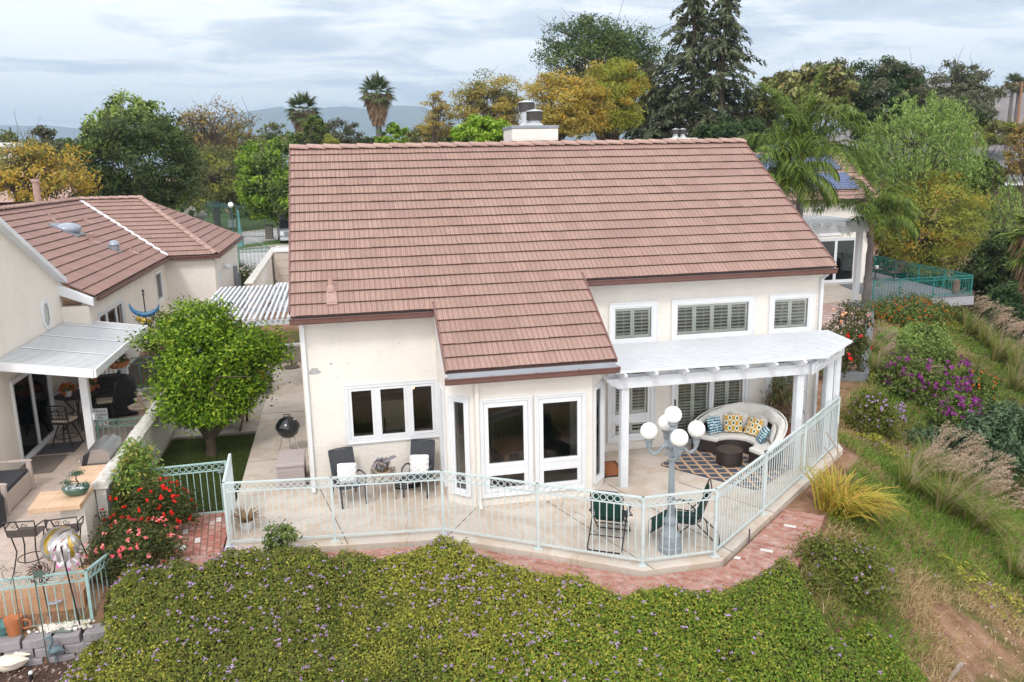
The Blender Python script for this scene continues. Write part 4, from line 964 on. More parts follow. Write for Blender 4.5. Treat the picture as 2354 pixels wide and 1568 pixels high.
nt.links.new(bt.outputs[0], b.inputs['Base Color']); b.inputs['Roughness'].default_value = .12; M['solar'] = m
ang = math.atan(SL)
for r_i, y_ in enumerate((23.55, 25.25)):
    for c_i in range(5):
        x = 29.6-c_i*1.06-(.1 if r_i else 0)
        pnl = MB().use(M['flash']); pnl.box(-1.02, 0, 0, 1.68, .0, .035); pnl.use(M['solar']).box(-1.0, -.02, .02, 1.66, .036, .04)
        o = pnl.build('solar_panel', rroof); o.location = (x, y_, s0+(y_-22.9)*SL+.13); o.rotation_euler = (ang, 0, 0)
RP = thing('porch_pergola', 'white porch beam on posts in front of the house at right', 'pergola', (0, 0, 0))
for x in (26.1, 22.6): MB().box(x-.12, x+.12, 18.2, 18.44, 0, 3.4).build('post', RP, ww)
MB().box(21.5, 26.6, 18.15, 18.45, 3.4, 3.75).build('beam', RP, ww)
for i in range(9): MB().box(21.7+i*.6, 21.8+i*.6, 17.6, 23.2, 3.752, 3.95).build('rafter', RP, ww)
lp_ = MB().use(M['black']); lp_.cbox((29.95, 23.17, 2.95), (.1, .14, .2)); lp_.lathe([(.03, .3), (.1, .22), (.13, .0), (.06, -.16), (.02, -.2)], (29.95, 23.0, 2.65), 10); lp_.build('wall_lantern', RH, smooth=True)
dkm = simple('grey_deck_boards', rgb(116, 118, 124, .85), .7, .15, 3)
DKt = thing('raised_deck', 'raised grey timber deck jutting over the slope at right', 'deck', (0, 0, 0))
db = MB(); x = 26.75
while x < 33.5: 
    ytop = 26.95; y0 = 17.72
    xe = 33.4
    if x+.14 < 32.25: db.box(x, x+.135, y0, ytop, -.04, -.005)
    else:
        yy = max(17.72, 17.72+(x+.14-32.3)*8.5)
        if yy < ytop: db.box(x, x+.135, yy, ytop, -.04, -.005)
    x += .14
db.build('boards', DKt, dkm)
MB().bar((26.7, 17.66, -.26), (32.4, 17.66, -.26), .1, .42).build('rim_joist', DKt, simple('deck_rim', rgb(168, 168, 176, .9), .6, .1)); MB().bar((32.42, 17.72, -.26), (33.5, 26.95, -.26), .08, .42).build('rim_joist', DKt, dkm)
MB().bar((31.7, 18.4, -.45), (29.9, 18.6, -2.6), .22, .22).build('brace', DKt, simple('redwood_brace', rgb(150, 92, 62, .8), .8, .2)); MB().bar((31.9, 22.4, -.45), (30.6, 22.4, -2.6), .22, .22).build('brace', DKt, M['bark'])
# chimney of a house further back and the grey roof far right
c2 = thing('far_chimney', 'small white chimney with two metal flues behind the roof ridge', 'chimney', (14.6, 32, 5.2))
o_ = MB().use(M['stucco']); a = yp(1530, 330, 32); e = yp(1593, 330, 32); xc = (a[0]+e[0])/2; wv = (e[0]-a[0])/2; zt = yp(1560, 318, 32)[2]
c2.location = (xc, 32, 4); zt -= 4
o_.box(-wv*.85, wv*.85, -.5, .5, -3.5, zt-.25).box(-wv, wv, -.6, .6, zt-.25, zt); o_.build('stack', c2)
for dx in (-.32, .22):
    f = MB().use(galv); f.lathe([(.26, 0), (.15, .14), (.15, .25)], (dx*.9, 0, zt), 12); f.use(dkmetal).lathe([(.2, .25), (.26, .27), (.26, .52), (.2, .53)], (dx*.9, 0, zt), 10); f.use(galv).lathe([(.27, .53), (0, .62)], (dx*.9, 0, zt), 12); f.build('flue_cap', c2)
far_wall = thing('far_house', 'low grey-roofed house beyond the pepper tree at far right', 'house', (0, 0, 0))
a = dp(2255, 345, 75); e = dp(2420, 345, 75); g1 = dp(2255, 412, 66); g2 = dp(2440, 408, 66)
shingle = simple('grey_shingle', rgb(126, 130, 134, .9), .9, .2, 2.5)
MB().add([g1, g2, e, a, g1+np.array([0, 0, -.2]), g2+np.array([0, 0, -.2]), e+np.array([0, 0, -.2]), a+np.array([0, 0, -.2])], [(0, 1, 2, 3), (7, 6, 5, 4), (0, 4, 5, 1), (1, 5, 6, 2), (2, 6, 7, 3), (3, 7, 4, 0)]).build('roof', far_wall, shingle)
MB().bar(g1+np.array([0, .2, -.35]), g2+np.array([0, .2, -.35]), .1, .4).build('fascia', far_wall, M['white'])
MB().bar(g1+np.array([0, .8, -2.2]), g2+np.array([0, .8, -2.2]), .2, 3.2).build('wall', far_wall, simple('dark_siding', rgb(80, 62, 54), .8, .2))
f2 = thing('tile_roof_house', 'low tile-roofed house behind the yellow tree at far left', 'house', (0, 0, 0))
a = dp(-120, 385, 62); e = dp(215, 385, 62); g1 = dp(-120, 470, 54); g2 = dp(150, 470, 54); dz = np.array([0, 0, -.25])
MB().add([g1, g2, e, a, g1+dz, g2+dz, e+dz, a+dz], [(0, 1, 2, 3), (7, 6, 5, 4), (0, 4, 5, 1), (1, 5, 6, 2), (2, 6, 7, 3), (3, 7, 4, 0)]).build('roof', f2, M['ridge'])
MB().bar(g1+np.array([0, .5, -1.6]), g2+np.array([0, .5, -1.6]), .2, 2.6).build('wall', f2, M['stucco'])
f3 = thing('white_building', 'white flat-topped building showing through the yellow tree at far left', 'building', (0, 0, 0))
a = dp(-10, 372, 80); e = dp(82, 372, 80); MB().bar(a, e, 6, 3.4).build('wall', f3, M['white'])
a = dp(-14, 347, 80); e = dp(86, 347, 80); MB().bar(a+np.array([0, 0, .2]), e+np.array([0, 0, .2]), 6.6, .3).build('roof', f3, M['flash'])

# ------------------------------------------------------------------ street side
def gate_panel(name, label, a, c, z0, h, mat, arch=0, ring=True, sp_=.16):
    t = thing(name, label, 'gate', (0, 0, 0)); a, c = Vector(a), Vector(c); d = c-a; L = d.length; d.normalize(); Zv = Vector((0, 0, 1)); p = MB(); n = int(L/sp_)
    top = lambda u: h+arch*(1-(2*u/L-1)**2)
    p.bar(a+Zv*(z0+.08), c+Zv*(z0+.08), .05, .05); p.bar(a+Zv*(z0+h-.0), c+Zv*(z0+h), .05, .05)
    if ring: p.bar(a+Zv*(z0+h-.22), c+Zv*(z0+h-.22), .04, .04)
    if arch: p.tube([a+d*(L*i/14)+Zv*(z0+top(L*i/14)) for i in range(15)], .03, 6)
    for i in range(n+1):
        u = L*i/n; p.bar(a+d*u+Zv*(z0+.08), a+d*u+Zv*(z0+(top(u) if arch else h)), .022, .022)
        if ring and i < n: p.torus(a+d*(u+L/n/2)+Zv*(z0+h-.11), min(L/n/2, .1)-.012, .012, d, Zv, 10, 4)
    p.build('panel', t, mat)
    for q_ in (a, c): MB().box(q_.x-.05, q_.x+.05, q_.y-.05, q_.y+.05, z0, z0+h+.05).build('post', t, mat)
    return t
a = gp(*(np.array([700+1130*.236, 780+1390*.236])*.57446), .56); c = np.array([-3.1, a[1]+.1, .56])
gate_panel('arched_gate', 'arched sage metal garden gate between the garage corner and the tall wall', (a[0], 34.0, 0), (-3.1, 34.0, 0), .56, 1.75, M['sage'], .35, True, .22)
lowwall('low_wall', 'short cream wall stub left of the arched gate', -6.3, a[0]-.06, 33.95, 34.15, .2, 2.1, .04)
B6 = lambda x, y: ((700+x*.236)*.57446, (780+y*.236)*.57446)
d0 = gp(*B6(400, 500), .6); 
l1 = gp(*B6(380, 640), .6); l2 = gp(*B6(1040, 715), .6); l3 = gp(*B6(1545, 720), .6); l4 = gp(*B6(1700, 740), .6)
gate_panel('drive_gate', 'wide dark green metal driveway gate leaf behind the street tree', (l2[0]+.2, l2[1], 0), (l3[0], l3[1], 0), .6, 3.0, M['greenmetal'], 0, True, .27)
gate_panel('drive_gate', 'dark green gate leaf rising left toward the pillar', (l2[0]-.2, l2[1]+.1, 0), (l1[0]-6.5, l1[1]+14, 0), .6, 3.0, M['greenmetal'], .4, True, .27)
pl = thing('gate_pillar', 'tan stucco gate pillar with pyramid cap', 'pillar', (0, 0, 0)); q_ = dp(*B6(300, 350), 92)
MB().box(q_[0]-1.1, q_[0]+1.1, q_[1]-1.1, q_[1]+1.1, .4, q_[2]-.1).build('shaft', pl, M['stucco_side']); cpp = MB().add([(q_[0]-1.4, q_[1]-1.4, q_[2]), (q_[0]+1.4, q_[1]-1.4, q_[2]), (q_[0]+1.4, q_[1]+1.4, q_[2]), (q_[0]-1.4, q_[1]+1.4, q_[2]), (q_[0], q_[1], q_[2]+1.1), (q_[0]-1.4, q_[1]-1.4, q_[2]-.3), (q_[0]+1.4, q_[1]-1.4, q_[2]-.3), (q_[0]+1.4, q_[1]+1.4, q_[2]-.3), (q_[0]-1.4, q_[1]+1.4, q_[2]-.3)], [(0, 1, 4), (1, 2, 4), (2, 3, 4), (3, 0, 4), (5, 6, 1, 0), (6, 7, 2, 1), (7, 8, 3, 2), (8, 5, 0, 3), (8, 7, 6, 5)]); cpp.build('cap', pl, M['kerb'])
lf = gp(*B6(1125, 895), .6); tlp = yp(*B6(945, 170), lf[1])
SLp = thing('street_lamp', 'green street lamp post with white globe beside the leafy street tree', 'street lamp', (lf[0], lf[1], .6)); hL = tlp[2]-.6
pp = MB(); pp.lathe([(.33, 0), (.33, .1), (.26, .25), (.22, .6), (.24, .68), (.15, .8), (.13, 1.6), (.15, 1.7), (.1, 1.8), (.075, hL*.82), (.1, hL*.84), (.06, hL*.86)], n=14); pp.build('post', SLp, M['aqua2'] if 0 else simple('lamp_post_teal', rgb(96, 150, 150, .85), .5, .1), smooth=True)
ar = MB(); top_ = Vector((0, 0, hL*.86)); ar.tube([top_, top_+Vector((-.2, 0, .5)), top_+Vector((-.6, 0, .55)), Vector((tlp[0]-lf[0], 0, hL+.35))], .04, 6); ar.build('arm', SLp, M['greenmetal'])
gw = simple('globe_glass', rgb(246, 244, 238), .35, .03, 2)
MB().ball((tlp[0]-lf[0], 0, hL), .23, 16).build('globe', SLp, gw, smooth=True)
ge = gp(*B6(1605, 760), .72)
G_ = thing('utility_cabinet', 'grey metal utility cabinet on the verge by the drive gate', 'cabinet', (ge[0], ge[1], .72))
gb = MB(); gb.box(-.33, .33, -.35, .35, .1, 1.25); gb.box(-.37, .37, -.39, .39, 1.25, 1.32); gb.build('body', G_, simple('cabinet_grey', rgb(108, 112, 112, .85), .5, .1), bevel=.03)
MB().box(-.31, .31, -.39, -.351, .15, 1.22).build('door', G_, simple('cabinet_front', rgb(150, 146, 136, .85), .5, .1)); MB().box(-.42, .42, -.45, .45, 0, .1).build('plinth', G_, M['kerb'])
sg = gp(*B6(970, 575), .6); sgn = thing('yard_sign', 'small white sign board on the grass behind the drive gate', 'sign', (sg[0], sg[1], .6)); MB().box(-.42, .42, -.03, .03, .15, 1.0).build('board', sgn, M['white']); MB().box(-.05, .05, -.02, .02, 0, .2).build('stake', sgn, M['black'])
# parked pickup truck, its nose showing at the roof edge
tk = gp(*B6(1930, 850), .58); tx, ty = tk[0]+.35, tk[1]
T = thing('pickup_truck', 'silver pickup truck parked behind the main roof edge, chrome grille showing', 'truck', (tx, ty, .56), rad(6))
sil = simple('silver_paint', rgb(168, 172, 178, .9), .3, .05, 2, metal=.4); chrome = simple('chrome', rgb(220, 222, 226), .15, .05, 2, metal=.9)
bo = MB(); bo.extr([(-1.0, 0, .45), (-1.0, 0, 1.15), (-1.0, .1, 1.25), (-1.0, 1.6, 1.32), (-1.0, 1.62, 1.3), (-1.0, 5.7, 1.25), (-1.0, 5.8, .5)], (2.0, 0, 0)); bo.build('body', T, sil, bevel=.06)
cbn = MB(); cbn.extr([(-.92, 1.5, 1.3), (-.82, 2.3, 1.92), (-.82, 3.8, 1.92), (-.92, 4.2, 1.3)], (1.84, 0, 0)); cbn.build('cab', T, M['black'], bevel=.05)
gr = MB().use(M['black']); gr.box(-.62, .62, -.05, -.002, .72, 1.16); gr.use(chrome)
for i in range(4): gr.box(-.6, .6, -.075, -.052, .75+i*.105, .8+i*.105)
gr.box(-.68, -.62, -.08, -.002, .68, 1.2); gr.box(.62, .68, -.08, -.002, .68, 1.2); gr.build('grille', T)
MB().box(-1.02, 1.02, -.12, -.001, .42, .66).build('bumper', T, chrome, bevel=.03)
for s in (-1, 1):
    hl = MB().use(M['white']); hl.box(min(s*.7, s*.98), max(s*.7, s*.98), -.04, -.002, .85, 1.15); hl.build('headlight', T, bevel=.02)
    for y in (.95, 4.6):
        w_ = MB().use(M['black']); w_.tube([(s*.85, y, .4), (s*1.02, y, .4)], .4, 18); w_.use(chrome).tube([(s*1.02, y, .4), (s*1.03, y, .4)], .24, 14); w_.build('wheel', T)
# ------------------------------------------------------------------ patio furniture
def R2(x, y, a): return (x*math.cos(a)-y*math.sin(a), x*math.sin(a)+y*math.cos(a))
def fabric(name, c, rough=.9, sc=90, var=.12): return simple(name, c, rough, var, sc, bmp=.15, spec=.2)
sling = fabric('grey_sling', rgb(72, 74, 78, .9), .7); chm = simple('charcoal_metal', rgb(66, 72, 80, .9), .45, .1)
def pillow(name, parent, loc, rot, size, mat, thick=.14):
    """stuffed square cushion"""
    n = 12; vs = []; fs = []
    for s in (1, -1):
        for i in range(n+1):
            for j in range(n+1):
                u, v = i/n*2-1, j/n*2-1; e = (1-abs(u)**2.6)*(1-abs(v)**2.6)
                pin = 1-.09*(abs(u)*abs(v))**2+.0; ear = 1-.06*(1-abs(u))*(abs(v) > .99)-.06*(1-abs(v))*(abs(u) > .99)
                vs.append((u*size/2*ear*pin, s*thick/2*max(0.02, e)**.55, v*size/2*ear*pin))
    for k in range(2):
        o = k*(n+1)**2
        for i in range(n):
            for j in range(n): fs.append((o+i*(n+1)+j, o+i*(n+1)+j+1, o+(i+1)*(n+1)+j+1, o+(i+1)*(n+1)+j))
    ob = MB().add(vs, fs).build(name, parent, mat, smooth=True, angle=75); ob.location = loc; ob.rotation_euler = rot; return ob
m, nt, b = new_mat('white_triangle_print'); co = objco(nt)
w1 = nd(nt, 'ShaderNodeTexWave'); w1.inputs['Scale'].default_value = 3.2; nt.links.new(mapping(nt, co, (1, 1, 1), (0, rad(58), 0)), w1.inputs['Vector'])
w2 = nd(nt, 'ShaderNodeTexWave'); w2.inputs['Scale'].default_value = 3.2; nt.links.new(mapping(nt, co, (1, 1, 1), (0, rad(-58), 0)), w2.inputs['Vector'])
mxm = nd(nt, 'ShaderNodeMath', operation='MAXIMUM'); nt.links.new(w1.outputs['Fac'], mxm.inputs[0]); nt.links.new(w2.outputs['Fac'], mxm.inputs[1])
w3 = nd(nt, 'ShaderNodeTexWave', bands_direction='Z'); w3.inputs['Scale'].default_value = 22; nt.links.new(co, w3.inputs['Vector']); w3.inputs['Distortion'].default_value = 2
base = ramp(nt, w3.outputs['Fac'], [(.35, rgb(186, 184, 182)), (.5, rgb(232, 230, 228))])
nt.links.new(mixc(nt, ramp(nt, mxm.outputs[0], [(.88, (0, 0, 0, 1)), (.93, (1, 1, 1, 1))]), base, rgb(246, 246, 246)), b.inputs['Base Color']); b.inputs['Roughness'].default_value = .9
M['tri'] = m
def make_sling(label):
    t = thing('patio_chair', label, 'chair', (0, 0, 0), 0, 'grey sling patio chairs')
    f = MB(); 
    for s in (-1, 1):
        x = s*.26
        MB().tube([(x, -.42, 0), (x, -.36, .4)], [.02, .018], 8).build('leg', t, chm)
        MB().tube([(x, .36, 0), (x, .16, .36)], .018, 8).build('leg', t, chm)
        MB().tube([(x*1.02, -.36, .4), (x*1.1, -.4, .58), (x*1.14, -.3, .63), (x*1.14, -.05, .62), (x*1.1, .12, .58), (x*1.0, .24, .5)], .019, 8).build('armrest', t, chm)
        f.tube([(x, -.4, .42), (x, -.2, .385), (x, .1, .36), (x, .22, .48), (x, .42, 1.02)], .017, 8)
    f.tube([(-.26, .42, 1.02), (-.1, .425, 1.035), (.1, .425, 1.035), (.26, .42, 1.02)], .017, 8); f.tube([(-.26, -.4, .42), (.26, -.4, .42)], .016, 8); f.build('frame', t, chm, smooth=True)
    pts = [(-.4, .43), (-.2, .39), (.1, .365), (.16, .4), (.22, .5), (.42, 1.01)]
    vs = [(x, y, z) for y, z in pts for x in (-.25, .25)]; vs += [(x, y, z+.006) for x, y, z in vs]
    n = len(pts); S_ = MB().add(vs, [(2*i, 2*i+1, 2*i+3, 2*i+2) for i in range(n-1)]+[(2*n+2*i, 2*n+2*i+2, 2*n+2*i+3, 2*n+2*i+1) for i in range(n-1)])
    S_.build('sling', t, sling, recalc=False); return t
c1 = make_sling('grey sling chair left of the weathered wooden side table')
c2_ = copy_tree(c1); c2_['label'] = 'grey sling chair right of the side table, beneath the window corner'
c1.location = (.81, -.79, 0); c1.rotation_euler[2] = rad(16); c2_.location = (2.36, -.68, 0); c2_.rotation_euler[2] = rad(-20)
for (c, dz, lab) in ((c1, rad(16), 'white triangle-print pillow leaning on the left sling chair'), (c2_, rad(-20), 'white triangle-print pillow upright on the right sling chair')):
    ox, oy = R2(.0, .02, dz); p = pillow('throw_pillow', None, (c.location.x+ox, c.location.y+oy, .6), (rad(-20), rad(8 if c is c1 else -3), dz), .45, M['tri']); tag(p, lab, 'pillow', 'white printed pillows')
oldw = simple('weathered_wood', rgb(158, 142, 132, .85), .9, .35, 12, bmp=.5)
ST = thing('side_table', 'weathered grey wooden side table between the two sling chairs', 'table', (1.57, -.72, 0), rad(-3))
tp = MB()
for i in range(5): tp.box(-.2+i*.082, -.2+i*.082+.076, -.27, .27, .5, .522)
tp.build('table_top', ST, oldw, bevel=.004)
for s in (-1, 1):
    e = MB(); e.extr([(s*.215, -.3, .49), (s*.215, .3, .49), (s*.215, .3, .52), (s*.215, .2, .56), (s*.215, -.2, .56), (s*.215, -.3, .52)], (s*.055, 0, 0)); e.build('edge_rail', ST, oldw, bevel=.006)
    for y in (-.24, .24): MB().bar((s*.19, y*.75, .5), (s*.23, y*1.25, 0), .045, .03).build('leg', ST, oldw)
    MB().box(s*.19, s*.21, -.2, .2, .26, .3).build('stretcher', ST, oldw)
MB().box(-.185, .185, -.02, .02, .26, .3).build('stretcher', ST, oldw); MB().bar((-.12, 0, .3), (.12, 0, .49), .03, .02).build('brace', ST, oldw)
SP = thing('succulent_pot', 'brown glazed pot of pink and blue succulents on the wooden side table', 'potted plant', (1.56, -.68, .523))
potm = simple('glazed_pot', rgb(112, 98, 76, .85), .35, .25, 9)
MB().lathe([(.11, 0), (.13, .03), (.15, .2), (.16, .21), (.15, .225), (.13, .2), (.0, .19)], (0, 0, .02), 20).build('pot', SP, potm, smooth=True); MB().lathe([(.15, 0), (.19, .02), (.185, .03), (.13, .02)], n=20).build('saucer', SP, simple('clay_saucer', rgb(176, 158, 136), .8, .1), smooth=True)
r = np.random.default_rng(3); ang_ = r.uniform(0, 2*PI, 60); rr_ = r.uniform(.08, .2, 60); hgt = .2-np.maximum(0, rr_-.13)*1.6+r.uniform(0, .08, 60)
P = np.stack([np.cos(ang_)*rr_, np.sin(ang_)*rr_, hgt], 1); P = np.concatenate([P]+[np.stack([.06*k*np.ones(3)*.6+.12, .02*np.ones(3), .25+.015*k*np.ones(3)], 1) for k in range(5)]); P = np.repeat(P, 9, 0)+r.normal(size=(len(P)*9, 3))*.016
mesh_np('succulents', leaf_quads(P, r.normal(size=P.shape), .045, .026, r), 4, leafmat('succulent', [rgb(120, 158, 172, .85), rgb(150, 180, 190, .85), rgb(196, 160, 172, .85), rgb(206, 176, 186, .85), rgb(110, 146, 160, .8)], .1), SP)
hs = MB()
for k in range(3): hs.tube([(2.1+(.34-.03*k)*math.cos(a)*.9+.03*k, -.3+(.26-.02*k)*math.sin(a), .03+.035*k+.01*math.sin(3*a+k)) for a in np.linspace(0, 2*PI, 26)[:-1]], .018, 7, True)
hs.tube([(2.4, -.4, .04), (2.55, -.3, .12), (2.62, -.18, .06), (2.5, -.1, .04)], .018, 7); tag(hs.build('garden_hose', mat=M['black'], smooth=True), 'coiled black garden hose under the right sling chair', 'hose')

# green zero-gravity recliners
gfab = fabric('green_mesh', rgb(34, 74, 66, .85)); gfab2 = fabric('green_pad', rgb(26, 62, 54, .8)); blkm = simple('black_tube', rgb(42, 44, 50, .9), .4, .15)
def make_lounger(label):
    t = thing('folding_recliner', label, 'chair', (0, 0, 0), 0, 'green folding recliners')
    f = MB()
    for s in (-1, 1):
        x = s*.3
        f.tube([(x, .3, 1.08), (x, .12, .5), (x, .0, .42), (x, -.42, .46), (x, -.8, .2)], .014, 6)
    f.tube([(-.3, .3, 1.08), (-.2, .32, 1.12), (.2, .32, 1.12), (.3, .3, 1.08)], .014, 6); f.tube([(-.3, -.8, .2), (.3, -.8, .2)], .014, 6); f.build('frame', t, blkm, smooth=True)
    for y0, y1 in ((-.3, .5), (.42, -.5)):
        l = MB()
        for s in (-1, 1): l.tube([(s*.32, y0*.3, .6), (s*.32, y1*.9, .05), (s*.3, y1, .018)], .013, 6)
        l.tube([(-.3, y1, .018), (.3, y1, .018)], .013, 6); l.tube([(-.32, y1*.55, .22), (.32, y1*.55, .22)], .011, 6); l.build('leg_frame', t, blkm, smooth=True)
    def sheet(pts, w, nm, mt):
        vs = [(x, y, z) for y, z in pts for x in (-w, w)]; n = len(pts); vs += [(x, y, z+.012) for x, y, z in vs]
        MB().add(vs, [(2*i, 2*i+1, 2*i+3, 2*i+2) for i in range(n-1)]+[(2*n+2*i, 2*n+2*i+2, 2*n+2*i+3, 2*n+2*i+1) for i in range(n-1)]+[(0, 2*n, 2*n+1, 1)]).build(nm, t, mt, recalc=False)
    sheet([(.28, 1.06), (.2, .78), (.12, .52)], .255, 'backrest', gfab); sheet([(.12, .52), (.02, .41), (-.2, .42), (-.42, .45), (-.76, .22)], .255, 'seat', gfab2)
    lc = MB()
    for s in (-1, 1):
        for k in range(22):
            u = k/21; y, z = (.29-.17*u, 1.04-.52*u); lc.cbox((s*.278, y, z), (.04, .007, .007), (0, rad(25 if k % 2 else -25), 0))
    lc.build('lacing', t, blkm)
    for s in (-1, 1):
        MB().box(s*.34-.03, s*.34+.03, -.38, .12, .6, .63).build('armrest', t, blkm, bevel=.012)
    pillow('head_pillow', t, (0, .235, .97), (rad(-16), 0, 0), .3, gfab2, .07); return t
g1_ = make_lounger('green folding recliner seen from behind, at the railing corner left of the lamp'); g2_ = copy_tree(g1_); g2_['label'] = 'green folding recliner facing left, between the globe lamp and the long railing'
g1_.location = (5.58, -4.05, 0); g1_.rotation_euler[2] = rad(150); g2_.location = (7.12, -4.35, 0); g2_.rotation_euler[2] = rad(-112)
for o in g1_.children:
    pass

# five-globe lamp post
pew = simple('pewter_paint', rgb(150, 158, 166, .9), .55, .22, 14, bmp=.3)
LPt = thing('globe_lamp_post', 'grey fluted lamp post with five white globes standing on the patio', 'lamp post', (6.53, -4.7, 0))
MB().lathe([(.215, 0), (.215, .1), (.19, .12), (.2, .2), (.175, .27), (.185, .32), (.12, .4), (.1, .52), (.125, .56), (.12, .62), (.085, .66), (.08, .72)], n=24).build('base', LPt, pew, smooth=True)
fl = MB(); n = 48; vs = []
for z, r0 in ((.72, .07), (1.75, .05)):
    for k in range(n): rr0 = r0*(1 if k % 4 < 2 else .84); vs.append((rr0*math.cos(2*PI*k/n), rr0*math.sin(2*PI*k/n), z))
fl.add(vs, [(k, (k+1) % n, n+(k+1) % n, n+k) for k in range(n)]); fl.build('shaft', LPt, pew)
MB().lathe([(.05, 1.75), (.08, 1.77), (.06, 1.8), (.085, 1.86), (.075, 1.9), (.06, 1.92), (.085, 1.98), (.1, 2.05), (.07, 2.14), (.06, 2.3), (.075, 2.33), (.05, 2.38), (.09, 2.43), (.09, 2.45), (.07, 2.46)], n=20).build('column_head', LPt, pew, smooth=True)
gl_m = simple('white_globe', rgb(250, 250, 248), .28, .03, 3, spec=.4)
for a in (rad(172), rad(262), rad(-8), rad(82)):
    c, s = math.cos(a), math.sin(a); A = MB()
    A.tube([(c*.05, s*.05, 2.02), (c*.16, s*.16, 2.03), (c*.24, s*.24, 1.93), (c*.32, s*.32, 1.88), (c*.4, s*.4, 1.92), (c*.43, s*.43, 2.0)], [.035, .03, .03, .03, .032, .035], 8)
    A.tube([(c*.1, s*.1, 1.98), (c*.15, s*.15, 1.9), (c*.11, s*.11, 1.85), (c*.07, s*.07, 1.9)], .018, 6)
    A.lathe([(.04, 2.0), (.055, 2.05), (.065, 2.12), (.05, 2.13), (.085, 2.15), (.085, 2.165), (.06, 2.17)], (c*.43, s*.43, 0), 14); A.build('arm', LPt, pew, smooth=True)
    MB().ball((c*.43, s*.43, 2.315), .155, 24).build('globe', LPt, gl_m, smooth=True)
MB().ball((0, 0, 2.6), .155, 24).build('globe', LPt, gl_m, smooth=True)

# rug, daybed, pillows, ottoman
m, nt, b = new_mat('diamond_rug'); co = objco(nt); sp = nd(nt, 'ShaderNodeSeparateXYZ'); nt.links.new(co, sp.inputs[0])
def tri(o, p, off=0.0):
    a = nd(nt, 'ShaderNodeMath', operation='MULTIPLY_ADD'); nt.links.new(o, a.inputs[0]); a.inputs[1].default_value = 1/p; a.inputs[2].default_value = off
    f = nd(nt, 'ShaderNodeMath', operation='PINGPONG'); nt.links.new(a.outputs[0], f.inputs[0]); f.inputs[1].default_value = .5; return f.outputs[0]
ad = nd(nt, 'ShaderNodeMath', operation='ADD'); nt.links.new(tri(sp.outputs[0], .36), ad.inputs[0]); nt.links.new(tri(sp.outputs[1], .4, .25), ad.inputs[1])
ad2 = nd(nt, 'ShaderNodeMath', operation='MULTIPLY_ADD'); nt.links.new(noise(nt, 34, 2, .6, mapping(nt, co, (.25, 1, 1))), ad2.inputs[0]); ad2.inputs[1].default_value = .12; nt.links.new(ad.outputs[0], ad2.inputs[2])
dcol = ramp(nt, ad2.outputs[0], [(.43, rgb(70, 78, 92)), (.45, rgb(200, 166, 136, .9)), (.66, rgb(200, 166, 136, .9)), (.68, rgb(70, 78, 92))])
cl_ = ramp(nt, ad2.outputs[0], [(.38, rgb(70, 78, 92)), (.41, rgb(200, 166, 136, .9))])
nt.links.new(mixc(nt, .8, dcol, cl_) if 0 else dcol, b.inputs['Base Color']); b.inputs['Roughness'].default_value = .95
RG = thing('patio_rug', 'tan and navy diamond-pattern outdoor rug under the daybed', 'rug', (9.44, -1.05, .004), rad(36))
def rrect(w, h, r0, n=5): return [(sx*(w/2-r0)+r0*math.cos(a+k*PI/2/n), sy*(h/2-r0)+r0*math.sin(a+k*PI/2/n)) for sx, sy, a in ((1, 1, 0), (-1, 1, PI/2), (-1, -1, PI), (1, -1, 1.5*PI)) for k in range(n+1)]
MB().prism(rrect(1.8, 2.42, .12), 0, .012).build('pile', RG, m); MB().prism(rrect(1.84, 2.46, .13), 0, .008).build('border', RG, simple('navy_edge', rgb(62, 68, 80), .9, .1))
m, nt, b = new_mat('dark_wicker'); co = objco(nt); wv = nd(nt, 'ShaderNodeTexWave', bands_direction='Z'); wv.inputs['Scale'].default_value = 26; wv.inputs['Distortion'].default_value = 1.5; nt.links.new(co, wv.inputs['Vector'])
nt.links.new(ramp(nt, wv.outputs['Fac'], [(.3, rgb(30, 24, 22)), (.7, rgb(66, 54, 50))]), b.inputs['Base Color']); b.inputs['Roughness'].default_value = .5; bump(nt, b, wv.outputs['Fac'], .5, .01); M['wicker'] = m
wcloth = fabric('white_canvas', rgb(232, 230, 226, .95), .95, 8, .06)
SC = Vector((9.86, -.66, .02)); a0, a1 = rad(-72), rad(130)
DB = thing('wicker_daybed', 'curved dark wicker daybed with white cushions and folded white canopy', 'sofa', SC)
def arc_solid(ri, ro, z0, z1, aa, ab, n=30, zf=None):
    vs = []
    for k in range(n+1):
        a = aa+(ab-aa)*k/n; c, s = math.cos(a), math.sin(a); zt = zf(k/n) if zf else z1
        vs += [(ri*c, ri*s, z0), (ro*c, ro*s, z0), (ro*c, ro*s, zt), (ri*c, ri*s, zt)]
    fs = [(0, 3, 2, 1), (4*n, 4*n+1, 4*n+2, 4*n+3)]
    for k in range(n):
        o = 4*k; fs += [(o, o+1, o+5, o+4), (o+1, o+2, o+6, o+5), (o+2, o+3, o+7, o+6), (o+3, o, o+4, o+7)]
    return MB().add(vs, fs)
arc_solid(.46, 1.05, .02, .29, a0, a1).build('base', DB, M['wicker'], smooth=True)
for (u, v) in ((a0, (a0+a1)/2-.01), ((a0+a1)/2+.01, a1)): arc_solid(.45, 1.0, .292, .4, u, v).build('seat_cushion', DB, wcloth, bevel=.03, smooth=True)
arc_solid(1.01, 1.1, .02, .7, a0-.02, a1+.02, 34, lambda t: .5+.26*math.sin(PI*t)**.7).build('backrest', DB, M['wicker'], smooth=True)
cn = MB(); n = 46; mrow = 9; vs = []; rr = random.Random(9)
